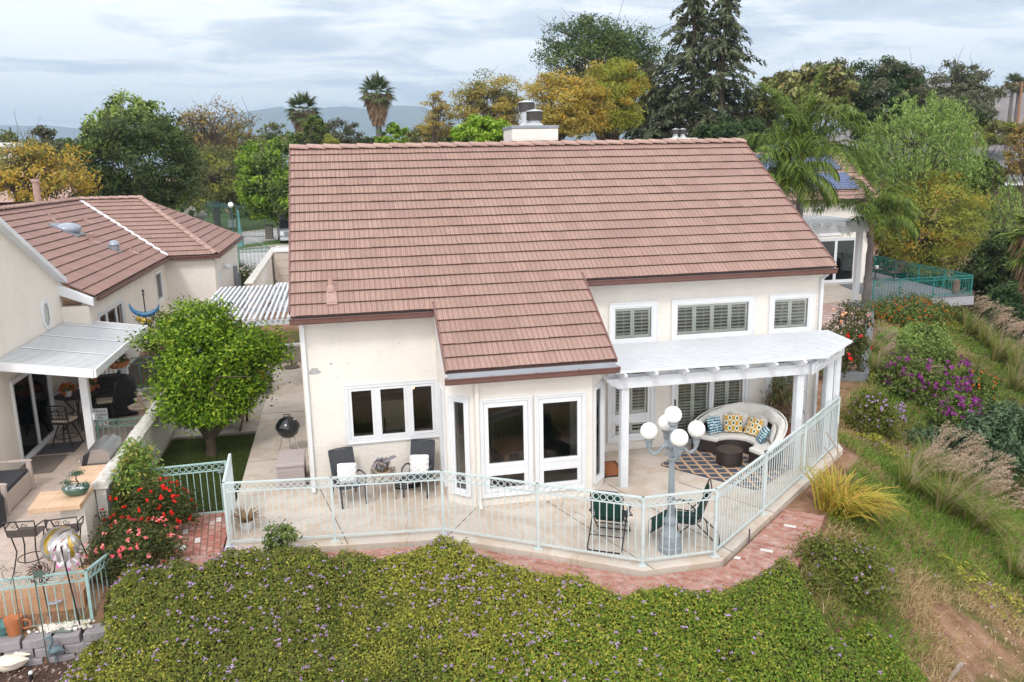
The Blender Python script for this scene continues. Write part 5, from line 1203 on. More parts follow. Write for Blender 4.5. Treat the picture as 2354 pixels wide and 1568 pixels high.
for k in range(n+1):
    t = k/n; a = a0-.05+(a1-a0+.1)*t; hh = .5+.44*math.sin(PI*t)**.75
    for j in range(mrow):
        q = j/(mrow-1)*2*PI; sag = 1+.25*math.sin(9*PI*t+j)*.4; wd = .035+.07*math.sin(PI*t)
        R_ = 1.05+wd*math.cos(q)*1.2*sag; vs.append((R_*math.cos(a), R_*math.sin(a), hh-.03+(.05+.15*math.sin(PI*t))*math.sin(q)*sag+rr.uniform(-.006, .006)))
cn.add(vs, [(k*mrow+j, k*mrow+(j+1) % mrow, (k+1)*mrow+(j+1) % mrow, (k+1)*mrow+j) for k in range(n) for j in range(mrow)]); cn.build('canopy', DB, wcloth, smooth=True)
cr = MB(); cr.tube([(1.16*math.cos(a0-.05+(a1-a0+.1)*k/40), 1.16*math.sin(a0-.05+(a1-a0+.1)*k/40), .5+.56*math.sin(PI*k/40)**.75) for k in range(41)], .02, 8); cr.build('canopy_hoop', DB, wcloth, smooth=True)
for t_, nm in ((0.0, 'hinge'), (1.0, 'hinge')):
    a = a0-.05+(a1-a0+.1)*t_; MB().cbox((1.1*math.cos(a), 1.1*math.sin(a), .5), (.1, .16, .05), (0, 0, a)).build('hinge', DB, M['black'])
m, nt, b = new_mat('teal_brush_print'); co = objco(nt)
nz = noise(nt, 26, 3, .6, mapping(nt, co, (1.8, 1, .5))); w3 = nd(nt, 'ShaderNodeTexWave', bands_direction='Z'); w3.inputs['Scale'].default_value = 5; w3.inputs['Distortion'].default_value = 4; nt.links.new(co, w3.inputs['Vector'])
s_ = nd(nt, 'ShaderNodeMath', operation='MULTIPLY_ADD'); nt.links.new(w3.outputs['Fac'], s_.inputs[0]); s_.inputs[1].default_value = .22; nt.links.new(nz, s_.inputs[2])
nt.links.new(ramp(nt, s_.outputs[0], [(.42, rgb(238, 240, 238)), (.55, rgb(232, 238, 238)), (.57, rgb(96, 170, 186)), (.68, rgb(60, 132, 156)), (.72, rgb(34, 66, 110))]), b.inputs['Base Color']); b.inputs['Roughness'].default_value = .9; M['brush'] = m
m, nt, b = new_mat('yellow_leaf_print'); co = objco(nt); sp = nd(nt, 'ShaderNodeSeparateXYZ'); nt.links.new(co, sp.inputs[0])
def fr_(o, p, off):
    a = nd(nt, 'ShaderNodeMath', operation='MULTIPLY_ADD'); nt.links.new(o, a.inputs[0]); a.inputs[1].default_value = 1/p; a.inputs[2].default_value = off
    f = nd(nt, 'ShaderNodeMath', operation='FRACT'); nt.links.new(a.outputs[0], f.inputs[0]); g_ = nd(nt, 'ShaderNodeMath', operation='SUBTRACT'); nt.links.new(f.outputs[0], g_.inputs[0]); g_.inputs[1].default_value = .5; return g_.outputs[0]
def spot(ox, oz):
    c = nd(nt, 'ShaderNodeCombineXYZ'); nt.links.new(fr_(sp.outputs[0], .17, ox), c.inputs[0]); nt.links.new(fr_(sp.outputs[2], .25, oz), c.inputs[1])
    v = nd(nt, 'ShaderNodeVectorMath', operation='LENGTH'); nt.links.new(c.outputs[0], v.inputs[0]); return v.outputs['Value']
mn = nd(nt, 'ShaderNodeMath', operation='MINIMUM'); nt.links.new(spot(.5, .5), mn.inputs[0]); nt.links.new(spot(0, 0), mn.inputs[1])
nt.links.new(ramp(nt, mn.outputs[0], [(.1, rgb(60, 96, 70)), (.14, rgb(110, 140, 110)), (.16, rgb(244, 240, 226)), (.29, rgb(244, 240, 226)), (.31, rgb(222, 172, 60, .95))]), b.inputs['Base Color']); b.inputs['Roughness'].default_value = .9; M['leafprint'] = m
def on_day(a, r0, z): return (SC.x+r0*math.cos(a), SC.y+r0*math.sin(a), SC.z+z)
for a, r0, z, mt, sz, lean, lab, nm in (
    (rad(104), .74, .62, M['brush'], .44, -22, 'teal brush-print pillow at the left end of the daybed', 0), (rad(66), .74, .63, M['leafprint'], .46, -24, 'yellow leaf-print pillow at the middle of the daybed back', 0),
    (rad(27), .76, .62, M['leafprint'], .46, -30, 'yellow leaf-print pillow partly hidden behind a teal pillow', 0), (rad(-14), .66, .58, M['brush'], .44, -34, 'teal brush-print pillow tipped at the right of the daybed', 0),
    (rad(92), .9, .66, wcloth, .46, -14, 'plain white cushion behind the teal pillow at left', 0), (rad(56), .92, .68, wcloth, .46, -14, 'plain white cushion behind the middle yellow pillow', 0), (rad(24), .93, .68, wcloth, .46, -14, 'plain white cushion behind the half-hidden yellow pillow', 0), (rad(-22), .88, .64, wcloth, .44, -14, 'plain white cushion at the right end of the daybed', 0)):
    rz = a-PI/2; ob = pillow('throw_pillow' if mt is not wcloth else 'back_cushion', None, on_day(a, r0, z), (rad(lean), 0, rz), sz, mt, .15)
    tag(ob, lab, 'pillow' if mt is not wcloth else 'cushion', 'cushions on the wicker daybed')
OT = thing('wicker_ottoman', 'round dark wicker ottoman table in front of the daybed', 'ottoman', (9.6, -.93, .018))
MB().lathe([(.29, 0), (.3, .02), (.3, .3), (.29, .31)], n=32).build('body', OT, M['wicker'], smooth=True); MB().lathe([(.31, .311), (.315, .33), (.3, .345), (0, .347)], n=32).build('top', OT, M['wicker'], smooth=True)
B2 = lambda x, y: ((2300+x*.4673)*.57446, (1550+y*.4673)*.57446)
dm = gp(*B2(290, 625)); DM = thing('doormat', 'brown coir doormat with black border on the concrete by the bay', 'mat', (6.78, -.55, .003), rad(0))
MB().box(-.28, .3, -.48, .48, 0, .015).build('border', DM, M['black']); MB().box(-.2, .22, -.4, .4, .0151, .018).build('coir', DM, simple('coir', rgb(150, 92, 56), .95, .25, 40)); MB().box(-.24, .26, -.44, .44, .0151, .0165).build('inner_line', DM, simple('coir_dark', rgb(110, 66, 40), .95, .25, 40))
# deck box, kettle grill
SB = thing('deck_box', 'grey resin deck storage box beside the corner downspout', 'storage box', (-.42, .1, 0))
rs = simple('grey_resin', rgb(180, 168, 168, .9), .6, .06, 40, bmp=.25); bx = MB(); bx.box(-.29, .29, .03, 1.0, .02, .52)
for i in range(9): bx.box(-.27, .27, .022, .029, .06+i*.044, .09+i*.044)
bx.build('body', SB, rs, bevel=.012); MB().box(-.31, .31, .0, 1.03, .522, .6).build('lid', SB, rs, bevel=.02)
KG = thing('kettle_grill', 'black round kettle barbecue beside the white corner downspout', 'grill', (-.58, 2.55, 0))
enam = simple('black_enamel', rgb(24, 26, 32), .12, .1, 4, spec=.7)
MB().lathe([(.02, .42), (.14, .45), (.24, .54), (.285, .68), (.29, .7)], n=28).build('bowl', KG, enam, smooth=True); MB().lathe([(.298, .695), (.298, .72), (.28, .78), (.2, .9), (.1, .96), (0, .975)], n=28).build('lid', KG, enam, smooth=True)
MB().tube([(-.07, -.02, .95), (-.07, -.02, 1.03), (.07, -.02, 1.03), (.07, -.02, .95)], .014, 8).build('handle', KG, M['black']); MB().lathe([(.055, 0), (.055, .008), (0, .009)], (.16, -.06, .905), 14).build('vent', KG, chrome)
for a in (90, 210, 330): MB().tube([(.16*math.cos(rad(a)), .16*math.sin(rad(a)), .5), (.3*math.cos(rad(a)), .3*math.sin(rad(a)), .02)], .013, 8).build('leg', KG, chrome)
# adirondack chair, loveseat, umbrella stand
brn = simple('brown_stain', rgb(84, 58, 50, .9), .7, .2, 10)
AD = thing('adirondack_chair', 'dark brown wooden adirondack chair beneath the lemon tree, back to the viewer', 'chair', (-2.25, 5.45, 0), rad(176))
b_ = MB()
for i in range(5): b_.bar((-.24+i*.12, .3, .3), (-.28+i*.14, .62, 1.0-abs(i-2)*.05), .1, .02, (0, -1, .4))
b_.build('backrest', AD, brn); s_ = MB()
for i in range(5): s_.bar((-.28, -.25+i*.12, .36-.03*i), (.28, -.25+i*.12, .36-.03*i), .1, .02)
s_.build('seat', AD, brn)
for s in (-1, 1):
    MB().box(s*.38-.06, s*.38+.06, -.35, .42, .58, .605).build('armrest', AD, simple('brown_arm', rgb(120, 88, 78, .9), .7, .2)); MB().box(s*.33-.03, s*.33+.03, -.32, -.22, 0, .579).build('leg', AD, brn); MB().bar((s*.3, -.3, .36), (s*.3, .7, .03), .03, .1).build('leg', AD, brn)
gyw = simple('grey_wood', rgb(112, 108, 108, .9), .8, .2, 8); LS = thing('loveseat', 'grey wooden outdoor loveseat with dark cushion behind the lemon tree', 'bench', (-2.2, 8.85, 0))
for s in (-1, 1):
    MB().box(s*.7-.05, s*.7+.05, -.42, .42, .6, .65).build('armrest', LS, gyw)
    for y in (-.4, .3): MB().box(s*.7-.04, s*.7+.04, y, y+.1, 0, .598).build('leg', LS, gyw)
MB().box(-.66, .66, -.42, .42, .24, .3).build('seat_frame', LS, gyw); MB().box(-.64, .64, -.4, .36, .302, .44).build('seat_cushion', LS, fabric('slate_cushion', rgb(70, 76, 90)), bevel=.03); MB().box(-.66, .66, .36, .42, .31, .8).build('backrest', LS, gyw)
tag(pillow('throw_pillow', None, (-1.83, 8.75, .66), (rad(-16), 0, rad(8)), .46, simple('coral_print', rgb(200, 88, 72, .9), .9, .45, 26)), 'coral red patterned pillow on the grey loveseat', 'pillow')
US = thing('umbrella_stand', 'bronze umbrella stand without its umbrella, on the side-yard concrete', 'umbrella stand', (-.95, 11.9, 0))
MB().lathe([(.28, 0), (.29, .03), (.26, .05), (.1, .08), (.04, .1)], n=24).build('base', US, simple('cast_bronze', rgb(112, 96, 80, .9), .6, .3, 26, bmp=.8), smooth=True); MB().tube([(0, 0, .09), (0, 0, .55)], .035, 10).build('tube', US, simple('stand_tube', rgb(96, 90, 84), .5, .1))
for (x, y, lab) in ((-1.35, 7.4, ''),): pass
# ------------------------------------------------------------------ the neighbour's terrace
B4 = lambda x, y: ((x*.3954)*.57446, (1480+y*.3954)*.57446)
B5 = lambda x, y: ((x*.401)*.57446, (2100+y*.401)*.57446)
iron = simple('wrought_iron', rgb(44, 42, 44, .9), .5, .2, 20); charm = simple('charcoal_cushion', rgb(58, 58, 62, .9), .85, .15, 30); beige = fabric('beige_cushion', rgb(206, 190, 170, .9), .9, 20, .08)
def mat_rug(label, x0, x1, y0, y1, c, z=.004):
    o = MB().box(x0, x1, y0, y1, z, z+.012).build('door_mat', mat=simple('woven_mat', c, .95, .25, 40)); tag(o, label, 'mat'); return o
mat_rug("grey brown mat in front of the neighbour's sliding door", -6.95, -6.1, 2.7, 4.0, rgb(122, 112, 106, .9)); mat_rug('dark grey mat under the black bar stool by the sliding door', -6.9, -6.0, 4.15, 5.0, rgb(88, 86, 90, .9))
# storage bench
bw = simple('bench_taupe', rgb(186, 172, 164, .9), .65, .08, 8); BE = thing('storage_bench', 'taupe storage bench with slatted back and black cushion at the left edge of the terrace', 'bench', (-6.55, .95, 0), rad(90))
MB().box(-.72, .72, -.36, .34, .03, .43).build('box', BE, bw, bevel=.01); MB().box(-.7, .7, -.34, .3, .432, .52).build('cushion', BE, charm, bevel=.03)
bk = MB(); bk.box(-.76, .76, .3, .36, .85, .93)
for i in range(11): bk.box(-.7+i*.135, -.62+i*.135, .31, .35, .43, .85)
bk.build('backrest', BE, bw, bevel=.006)
for s in (-1, 1):
    MB().extr([(s*.74-.04, -.4, .66), (s*.74-.04, .32, .66), (s*.74-.04, .32, .71), (s*.74-.04, -.36, .71), (s*.74-.04, -.43, .68)], (.08, 0, 0)).build('armrest', BE, bw, bevel=.01)
    MB().box(s*.74-.04, s*.74+.04, -.4, -.3, 0, .659).build('leg', BE, bw, bevel=.01); MB().box(s*.74-.04, s*.74+.04, .3, .38, 0, .95).build('leg', BE, bw, bevel=.01)
cvr = MB(); cvr.lathe([(.28, 0), (.3, .5), (.26, .62), (.1, .7), (0, .71)], (0, 0, 0), 12, 1.0, 1.2); tag(cvr.build('covered_stool', mat=charm, smooth=True), 'black cloth-covered object at the very left edge beside the bench', 'cover').location = (-6.35, -.28, 0)
# bar table with stools
TB = thing('bar_table', "dark round bar table under the neighbour's patio cover", 'table', (-6.45, 6.35, 0)); MB().lathe([(.52, 0), (.55, .015), (.55, .03), (.0, .035)], (0, 0, .93), 28).build('table_top', TB, iron, smooth=True)
for a in range(4): 
    c, s = math.cos(a*PI/2+.4), math.sin(a*PI/2+.4); MB().tube([(c*.35, s*.35, .93), (c*.1, s*.1, .5), (c*.4, s*.4, 0)], .022, 6).build('leg', TB, iron)
def bar_stool(label, loc, rz):
    t = thing('bar_stool', label, 'stool', loc, rz, 'black bar stools of the terrace'); MB().box(-.23, .23, -.23, .2, .68, .75).build('cushion', t, beige, bevel=.025); MB().box(-.25, .25, -.25, .24, .64, .679).build('seat', t, iron, bevel=.01)
    f = MB(); f.tube([(-.24, .22, .66), (-.25, .3, 1.14), (-.1, .32, 1.17), (.1, .32, 1.17), (.25, .3, 1.14), (.24, .22, .66)], .018, 6)
    for i in range(5):
        for j in range(3): f.torus((-.18+i*.09, .27+j*.02, .86+j*.1), .05, .007, (1, 0, 0), (0, .2, 1), 8, 4)
    f.tube([(-.25, .25, .8), (.25, .25, .8)], .014, 6); f.build('backrest', t, iron)
    for s in (-1, 1): MB().tube([(s*.26, .26, .95), (s*.3, .0, .93), (s*.29, -.2, .9), (s*.25, -.2, .66)], .018, 6).build('armrest', t, iron)
    for sx in (-1, 1):
        for sy in (-1, 1): MB().tube([(sx*.1, sy*.1, .64), (sx*.2, sy*.2, .3), (sx*.27, sy*.27, 0)], .018, 6).build('leg', t, iron)
    MB().torus((0, 0, .26), .25, .012, (1, 0, 0), (0, 1, 0), 20, 5).build('foot_ring', t, iron); return t
bar_stool('black lattice-backed bar stool nearest the sliding door, back to the viewer', (-6.32, 4.75, 0), rad(165)); bar_stool('black bar stool between the bar table and the covered grill', (-5.75, 6.4, 0), rad(-80))
def flowers(name, label, loc, R, potm_, fl, seed, n=70, pr=.12, cat='potted plant'):
    t = thing(name, label, cat, loc); rng = np.random.default_rng(seed); MB().lathe([(pr*.7, 0), (pr, .12), (pr*1.05, .18), (pr*.9, .17), (0, .16)], n=16).build('pot', t, potm_, smooth=True)
    P = unit(rng.normal(size=(n*6, 3)))*R*(.5+.5*rng.random((n*6, 1))); P[:, 2] = np.abs(P[:, 2])*.9+.17; mesh_np('foliage', leaf_quads(P, rng.normal(size=P.shape)+np.array([0, 0, .6]), .06, .03, rng), 4, LM_mid, t)
    D = unit(rng.normal(size=(n, 3))+np.array([0, 0, .5])); C = np.repeat(D*R*1.02+np.array([0, 0, .17]), 6, 0)+rng.normal(size=(n*6, 3))*.012; mesh_np('blossoms', leaf_quads(C, np.repeat(D, 6, 0)+rng.normal(size=C.shape)*.5, .045, .032, rng), 4, fl, t); return t
LM_mid = leafmat('leaf_pot', [rgb(70, 96, 40), rgb(96, 122, 54), rgb(120, 140, 66)], .25)
forange = leafmat('orange_bloom', [rgb(214, 90, 30), rgb(226, 120, 50)], .2); fmix = leafmat('mixed_bloom', [rgb(220, 70, 100), rgb(236, 140, 160), rgb(240, 200, 70), rgb(226, 100, 60), rgb(200, 120, 190)], .2); fwh = leafmat('pale_bloom', [rgb(236, 226, 232), rgb(210, 180, 200), rgb(236, 200, 120)], .2)
terra = simple('terracotta_bowl', rgb(186, 116, 74, .9), .75, .15, 6)
flowers('flower_pot', 'white pot of orange flowers on the dark bar table', (-6.62, 6.2, .966), .2, M['white'], forange, 1); flowers('flower_bowl', 'terracotta bowl of pink and yellow flowers on the bar table near the post', (-6.2, 6.62, .966), .27, terra, fmix, 2, 90, .2)
hbk = flowers('hanging_basket', 'hanging basket of pale flowers under the far corner of the patio cover', (-5.45, 7.05, 1.5), .3, terra, fwh, 3, 80, .3); hh_ = MB(); [hh_.tube([(.28*math.cos(a), .28*math.sin(a), .16), (0, 0, .85)], .006, 4) for a in (0, 2.1, 4.2)]; hh_.build('hanger', hbk, iron)
bells = MB(); bells.ball((0, 0, 0), .13, 12, 1, .35, 1.3); bells.tube([(0, 0, .15), (0, 0, .75)], .004, 4); bo_ = bells.build('hanging_ornament', mat=simple('foil_ornament', rgb(120, 170, 180, .9), .2, .5, 18, metal=.7), smooth=True); bo_.location = (-5.55, 7.6, 1.15); tag(bo_, 'shiny teal fish-shaped ornament hanging beneath the flower basket', 'ornament')
# covered barbecue with small emblem patch
CG = thing('covered_grill', 'large grill under a black fitted cover by the far patio post', 'grill', (-5.75, 7.35, 0), rad(12)); cm_ = simple('black_cover', rgb(40, 38, 42, .9), .7, .25, 3, bmp=.3)
MB().add([(-.62, -.32, .02), (.62, -.32, .02), (.62, .34, .02), (-.62, .34, .02), (-.6, -.34, .9), (.6, -.34, .9), (.6, .34, .95), (-.6, .34, .95), (-.4, -.18, 1.2), (.4, -.18, 1.2), (.42, .26, 1.22), (-.42, .26, 1.22)], [(3, 2, 1, 0), (0, 1, 5, 4), (1, 2, 6, 5), (2, 3, 7, 6), (3, 0, 4, 7), (4, 5, 9, 8), (5, 6, 10, 9), (6, 7, 11, 10), (7, 4, 8, 11), (8, 9, 10, 11)]).build('cover', CG, cm_, bevel=.06, seg=3, smooth=True)
em_ = MB(); em_.add([(-.1, -.292, .98), (.1, -.292, .98), (.1, -.248, 1.06), (.0, -.222, 1.11), (-.1, -.248, 1.06)], [(0, 1, 2, 3, 4)]); em_.build('emblem', CG, simple('emblem_patch', rgb(110, 140, 140), .7, .2, 20))
# little welcome sign, lettered
SG = thing('garden_sign', 'small white banner sign with handwritten lettering and red flowers by the patio post', 'sign', (-5.62, 5.35, 0), rad(-4))
MB().box(-.19, .19, -.008, .008, .28, .78).build('panel', SG, simple('banner_white', rgb(222, 228, 234), .8, .06, 4)); MB().tube([(-.22, 0, 0), (-.22, 0, .82), (.2, 0, .82)], .008, 6).build('stand', SG, iron)
for i, (s_, z_, h_) in enumerate((("There's", .7, .1), ('no place', .6, .1), ('like', .52, .09), ('home', .41, .15))):
    cu = bpy.data.curves.new('lettering', 'FONT'); cu.body = s_; cu.size = h_; cu.align_x = 'CENTER'; cu.extrude = .001; cu.shear = .25; cu.materials.append(M['black']); to = bpy.data.objects.new('lettering', cu); COL.objects.link(to); to.parent = SG; to.location = (-.01, -.0105, z_-.02); to.rotation_euler = (rad(90), 0, 0); bpy.context.view_layer.update(); lm = bpy.data.meshes.new_from_object(to); lo2 = bpy.data.objects.new('lettering', lm); COL.objects.link(lo2); lo2.parent = SG; lo2.location = to.location; lo2.rotation_euler = to.rotation_euler; bpy.data.objects.remove(to)
fb = MB(); 
for (x, z, r0) in ((.12, .33, .035), (-.1, .3, .03), (.05, .295, .03)): fb.lathe([(r0, 0), (0, .006)], (0, 0, 0), 8); 
fb = MB()
for (x, z, r0) in ((.12, .36, .035), (-.11, .315, .03), (.03, .31, .03)): fb.add([(x+r0*math.cos(k*PI/4)*(1 if k % 2 else .6), -.0105, z+r0*math.sin(k*PI/4)*(1 if k % 2 else .6)) for k in range(8)], [tuple(range(8))])
fb.build('painted_flowers', SG, FL_red := simple('red_print', rgb(206, 60, 70), .8, .2, 30))
# fountain
FO = thing('fountain', 'tiered pale stone fountain beside the dividing wall', 'fountain', (-4.7, 5.9, 0)); stone = simple('cast_stone', rgb(214, 196, 178, .9), .9, .15, 9, bmp=.4)
MB().lathe([(.3, 0), (.34, .1), (.2, .16), (.1, .2), (.08, .42), (.1, .48)], n=20).build('pedestal', FO, stone, smooth=True); MB().lathe([(.1, .48), (.3, .56), (.36, .62), (.33, .64), (.1, .56)], n=10).build('basin', FO, stone, smooth=True); MB().lathe([(.06, .55), (.05, .72), (.16, .8), (.18, .83), (.05, .8), (.05, .88), (.09, .93), (.07, 1.0), (0, 1.03)], n=12).build('finial', FO, stone, smooth=True)
# L-shaped counter with built-in grill
CN = thing('outdoor_counter', 'stone tiled outdoor bar counter with stucco base along the dividing wall', 'counter', (0, 0, 0))
MB().prism([(-4.9, -2.22), (-4.02, -2.22), (-4.02, -.05), (-4.6, -.05), (-4.6, -1.38), (-4.95, -1.38)], .93, 1.03).build('top', CN, M['stile'], bevel=.008); MB().prism([(-4.45, -2.0), (-4.03, -2.0), (-4.03, 1.35), (-4.55, 1.35), (-4.55, -1.5), (-4.45, -1.5)], 0, .929).build('base', CN, M['stucco_side'])
MB().box(-4.6, -4.02, 1.05, 1.4, .93, 1.0).build('side_top', CN, M['stile'])
ss = simple('stainless_steel', rgb(168, 166, 168, .9), .28, .1, 3, metal=.75); GRL = thing('built_in_grill', 'stainless built-in barbecue with curved hood set in the stone counter', 'grill', (-4.3, .5, .93))
hd = MB(); pr_ = [(-.3, .06), (-.31, .16), (-.24, .3), (-.08, .4), (.12, .42), (.26, .34), (.27, .06)]; hd.extr([(x, -.5, z) for x, z in pr_], (0, 1.0, 0)); hd.build('hood', GRL, ss, smooth=True, angle=35); MB().box(-.32, .28, -.53, .53, .0, .059).build('body', GRL, ss, bevel=.01); MB().tube([(-.33, -.42, .16), (-.36, -.42, .15), (-.36, .42, .15), (-.33, .42, .16)], .014, 8).build('handle', GRL, chrome); MB().add([(-.3, -.504, .065), (-.24, -.504, .295), (-.09, -.504, .39), (-.2, -.504, .065)], [(0, 1, 2, 3)]).build('end_trim', GRL, M['black'])
a = gp(*B4(760, 1280), 1.035); BZ = thing('bonsai', 'small bonsai pine in a green oval bowl on the stone counter', 'potted plant', (a[0], a[1]+.1, 1.033)); MB().lathe([(.13, 0), (.15, .01), (.22, .08), (.25, .15), (.24, .16), (.2, .14), (0, .135)], n=24, sy=.8).build('bowl', BZ, simple('green_glaze', rgb(84, 116, 100, .85), .3, .2, 6), smooth=True)
bt_ = MB(); bt_.tube([(0, 0, .13), (.06, 0, .22), (.02, 0, .32), (.05, 0, .4)], [.02, .018, .014, .008], 6); bt_.tube([(.04, 0, .26), (-.08, 0, .27), (-.14, 0, .24)], .009, 5); bt_.build('trunk', BZ, M['bark'])
rng = np.random.default_rng(4); cl3 = np.array([[.05, 0, .42], [-.02, .03, .4], [-.16, 0, .27], [-.1, -.05, .25], [.17, 0, .19], [.1, .03, .42]]); P = np.repeat(cl3, 130, 0)+rng.normal(size=(780, 3))*np.array([.05, .05, .022]); mesh_np('foliage', leaf_quads(P, rng.normal(size=P.shape)+np.array([0, 0, .7]), .04, .012, rng), 4, leafmat('bonsai_needle', [rgb(48, 76, 62), rgb(70, 100, 80), rgb(92, 122, 100)], .15), BZ)
wp = MB(); 
for i in range(60): wp.cbox((rng.uniform(-.17, .17), rng.uniform(-.13, .13), .15), (.022, .02, .014), tuple(rng.random(3)))
wp.build('white_pebbles', BZ, M['white'])
# wrought iron counter stools
def iron_stool(label, loc, rz):
    t = thing('iron_stool', label, 'stool', loc, rz, 'scrolled iron counter stools'); f = MB(); f.tube([(-.24, -.2, .72), (-.26, -.26, 1.02), (.26, -.26, 1.02), (.24, -.2, .72)], .014, 6); f.tube([(-.24, -.22, .84), (.24, -.22, .84)], .01, 5)
    for s in (-1, 1): f.tube([(s*(.04+.1*k/12*(1))*1.0+.05*s*math.cos(k*.8)*(1-k/14), -.25, .93+.05*math.sin(k*.8)*(1-k/14)) for k in range(13)], .007, 4)
    f.build('backrest', t, iron); msh = simple('iron_mesh', rgb(86, 78, 76, .9), .6, .2, 60); MB().box(-.235, .235, -.2, .22, .7, .712).build('seat', t, msh); MB().add([(-.235, -.206, .73), (.235, -.206, .73), (.25, -.236, .85), (-.25, -.236, .85)], [(0, 1, 2, 3)]).build('mesh_back', t, msh)
    for s in (-1, 1):
        MB().tube([(s*.25, -.23, .9), (s*.28, .0, .9), (s*.27, .15, .86), (s*.24, .18, .71)], .012, 5).build('armrest', t, iron)
        for y in (-.18, .18): MB().tube([(s*.2, y, .7), (s*.16, y*.8, .4), (s*.24, y*1.2, 0)], .013, 6).build('leg', t, iron)
    MB().torus((0, 0, .22), .22, .01, (1, 0, 0), (0, 1, 0), 18, 5).build('foot_ring', t, iron); return t
iron_stool('scrolled iron counter stool nearest the dividing wall end', (-4.2, -2.55, 0), rad(4)); iron_stool('scrolled iron counter stool at the left end of the stone counter', (-4.85, -2.5, 0), rad(-6))
# planter, mulch, retaining blocks
slab('planter_bed', [(-12, -3.85), (-3.3, -3.85), (-3.2, -3.0), (-3.71, -2.6), (-3.71, -3.63), (-12, -3.63)], -1.2, -.5, M['mulch']); 
mul_z = -.9
slab('mulch_bed', [(-12, -9.0), (-2.6, -9.0), (-2.6, -3.86), (-12, -3.86)], -3.5, mul_z-.0, M['mulch'])
blk = simple('concrete_block', rgb(158, 152, 156, .9), .95, .14, 5, bmp=.5, rnd=.08)
rr = random.Random(6); i = 0
for row, (z, y0, xs) in enumerate(((-.965, -4.06, -6.3), (-.81, -4.02, -6.48), (-.655, -3.98, -6.2))):
    for k in range(7 if row else 7):
        x = xs+k*.46; 
        if x > -3.3: continue
        m_b = MB().prism([(-.215, -.17), (0, -.2), (.215, -.17), (.17, .13), (-.17, .13)], 0, .152); o = m_b.build('retaining_block', mat=blk, bevel=.012); o.location = (x, y0, z); o.rotation_euler = (0, 0, rr.uniform(-.12, .12))
        tag(o, 'grey split-face concrete block in the low stepped retaining wall below the terrace railing', 'block', 'retaining wall blocks')
rng = np.random.default_rng(17); n = 260; wr = MB()
for i in range(n):
    x, y = rng.normal(-3.98, .2), rng.normal(-3.86, .07); s_ = rng.uniform(.02, .045); wr.cbox((min(x, -3.55), y, -.49+s_*.4), (s_*1.5, s_*1.2, s_), tuple(rng.uniform(-1, 1, 3)))
tag(wr.build('white_gravel', mat=simple('white_stone', rgb(222, 214, 204), .9, .2, 9, rnd=.2), bevel=.004), 'patch of white stones in the planter inside the railing', 'stones', kind='stuff')
n = 2600; P = np.stack([rng.uniform(-5.6, -3.0, n), rng.uniform(-7.5, -4.3, n), np.full(n, mul_z+.02)], 1); o = mesh_np('bark_chips', leaf_quads(P, rng.normal(size=P.shape)*.35+np.array([0, 0, 1]), .07, .03, rng), 4, leafmat('bark_chip', [rgb(74, 56, 48), rgb(110, 86, 76), rgb(146, 122, 112), rgb(170, 150, 140)], 0)); tag(o, 'loose bark mulch on the ground at the lower left', 'mulch', kind='stuff')
# garden ornaments: positions from the survey on the mulch (z -1) or planter (-.5)
def foot(q, z): a = gp(*B5(*q), z); return a
def at_y(q, y): return yp(*B5(*q), y)
f0 = (-3.98, -3.9); sc_ = at_y((545, 200), -3.95); WS = thing('wind_spinner', 'large silver and gold kinetic wind spinner on a dark pole by the terrace railing', 'wind spinner', (sc_[0]+.09, -3.95, -.5)); hz_s = sc_[2]+.5
MB().tube([(.12, 0, 0), (0, 0, hz_s-.05)], .014, 6).build('pole', WS, iron); silv = simple('spinner_silver', rgb(206, 204, 206), .3, .12, 5, metal=.55); gold_ = simple('spinner_gold', rgb(200, 168, 74), .35, .15, 5, metal=.5)
axs = Vector((.55, -.2, .8)).normalized(); e1 = axs.orthogonal().normalized(); e2 = axs.cross(e1)
for k in range(15):
    ph = 2*PI*k/15; ln_ = MB(); vs = []
    for j in range(15):
        th = .22+j*(2.7/14); w_ = .034*math.sin(th)+.004; q = ph+.5*(th-1.5)
        for sg in (-1, 1):
            qq = q+sg*w_/.29; d_ = axs*math.cos(th)+(e1*math.cos(qq)+e2*math.sin(qq))*math.sin(th); vs.append(tuple(d_*(.29+.012*sg)+Vector((0, 0, hz_s))))
    ln_.add(vs, [(2*j, 2*j+1, 2*j+3, 2*j+2) for j in range(14)]); ln_.build('vane', WS, silv if k % 4 else gold_, recalc=False, smooth=True)
pc = at_y((400, 480), -3.7); PW = thing('pinwheel', 'rust brown metal pinwheel with curved vanes behind the terrace railing', 'pinwheel', (pc[0], -3.7, -.5)); MB().tube([(.05, 0, 0), (0, 0, pc[2]+.5)], .01, 5).build('pole', PW, iron); rust = simple('rust_metal', rgb(92, 62, 52, .9), .6, .25, 12, metal=.3)
vn = MB()
for k in range(16):
    a = 2*PI*k/16; vn.tube([(.05*math.cos(a), -.02, .05*math.sin(a)+pc[2]+.5), (.15*math.cos(a+.35), -.05, .15*math.sin(a+.35)+pc[2]+.5), (.22*math.cos(a+.9), -.02, .22*math.sin(a+.9)+pc[2]+.5)], [.008, .016, .004], 4)
vn.build('vanes', PW, rust)
fc = at_y((665, 320), -3.75); FS = thing('flower_spinner', 'white flower-shaped spinner with magenta petal tips behind the silver spinner', 'pinwheel', (fc[0], -3.72, -.5)); MB().tube([(.08, 0, 0), (0, 0, fc[2]+.5)], .01, 5).build('pole', FS, M['flash'])
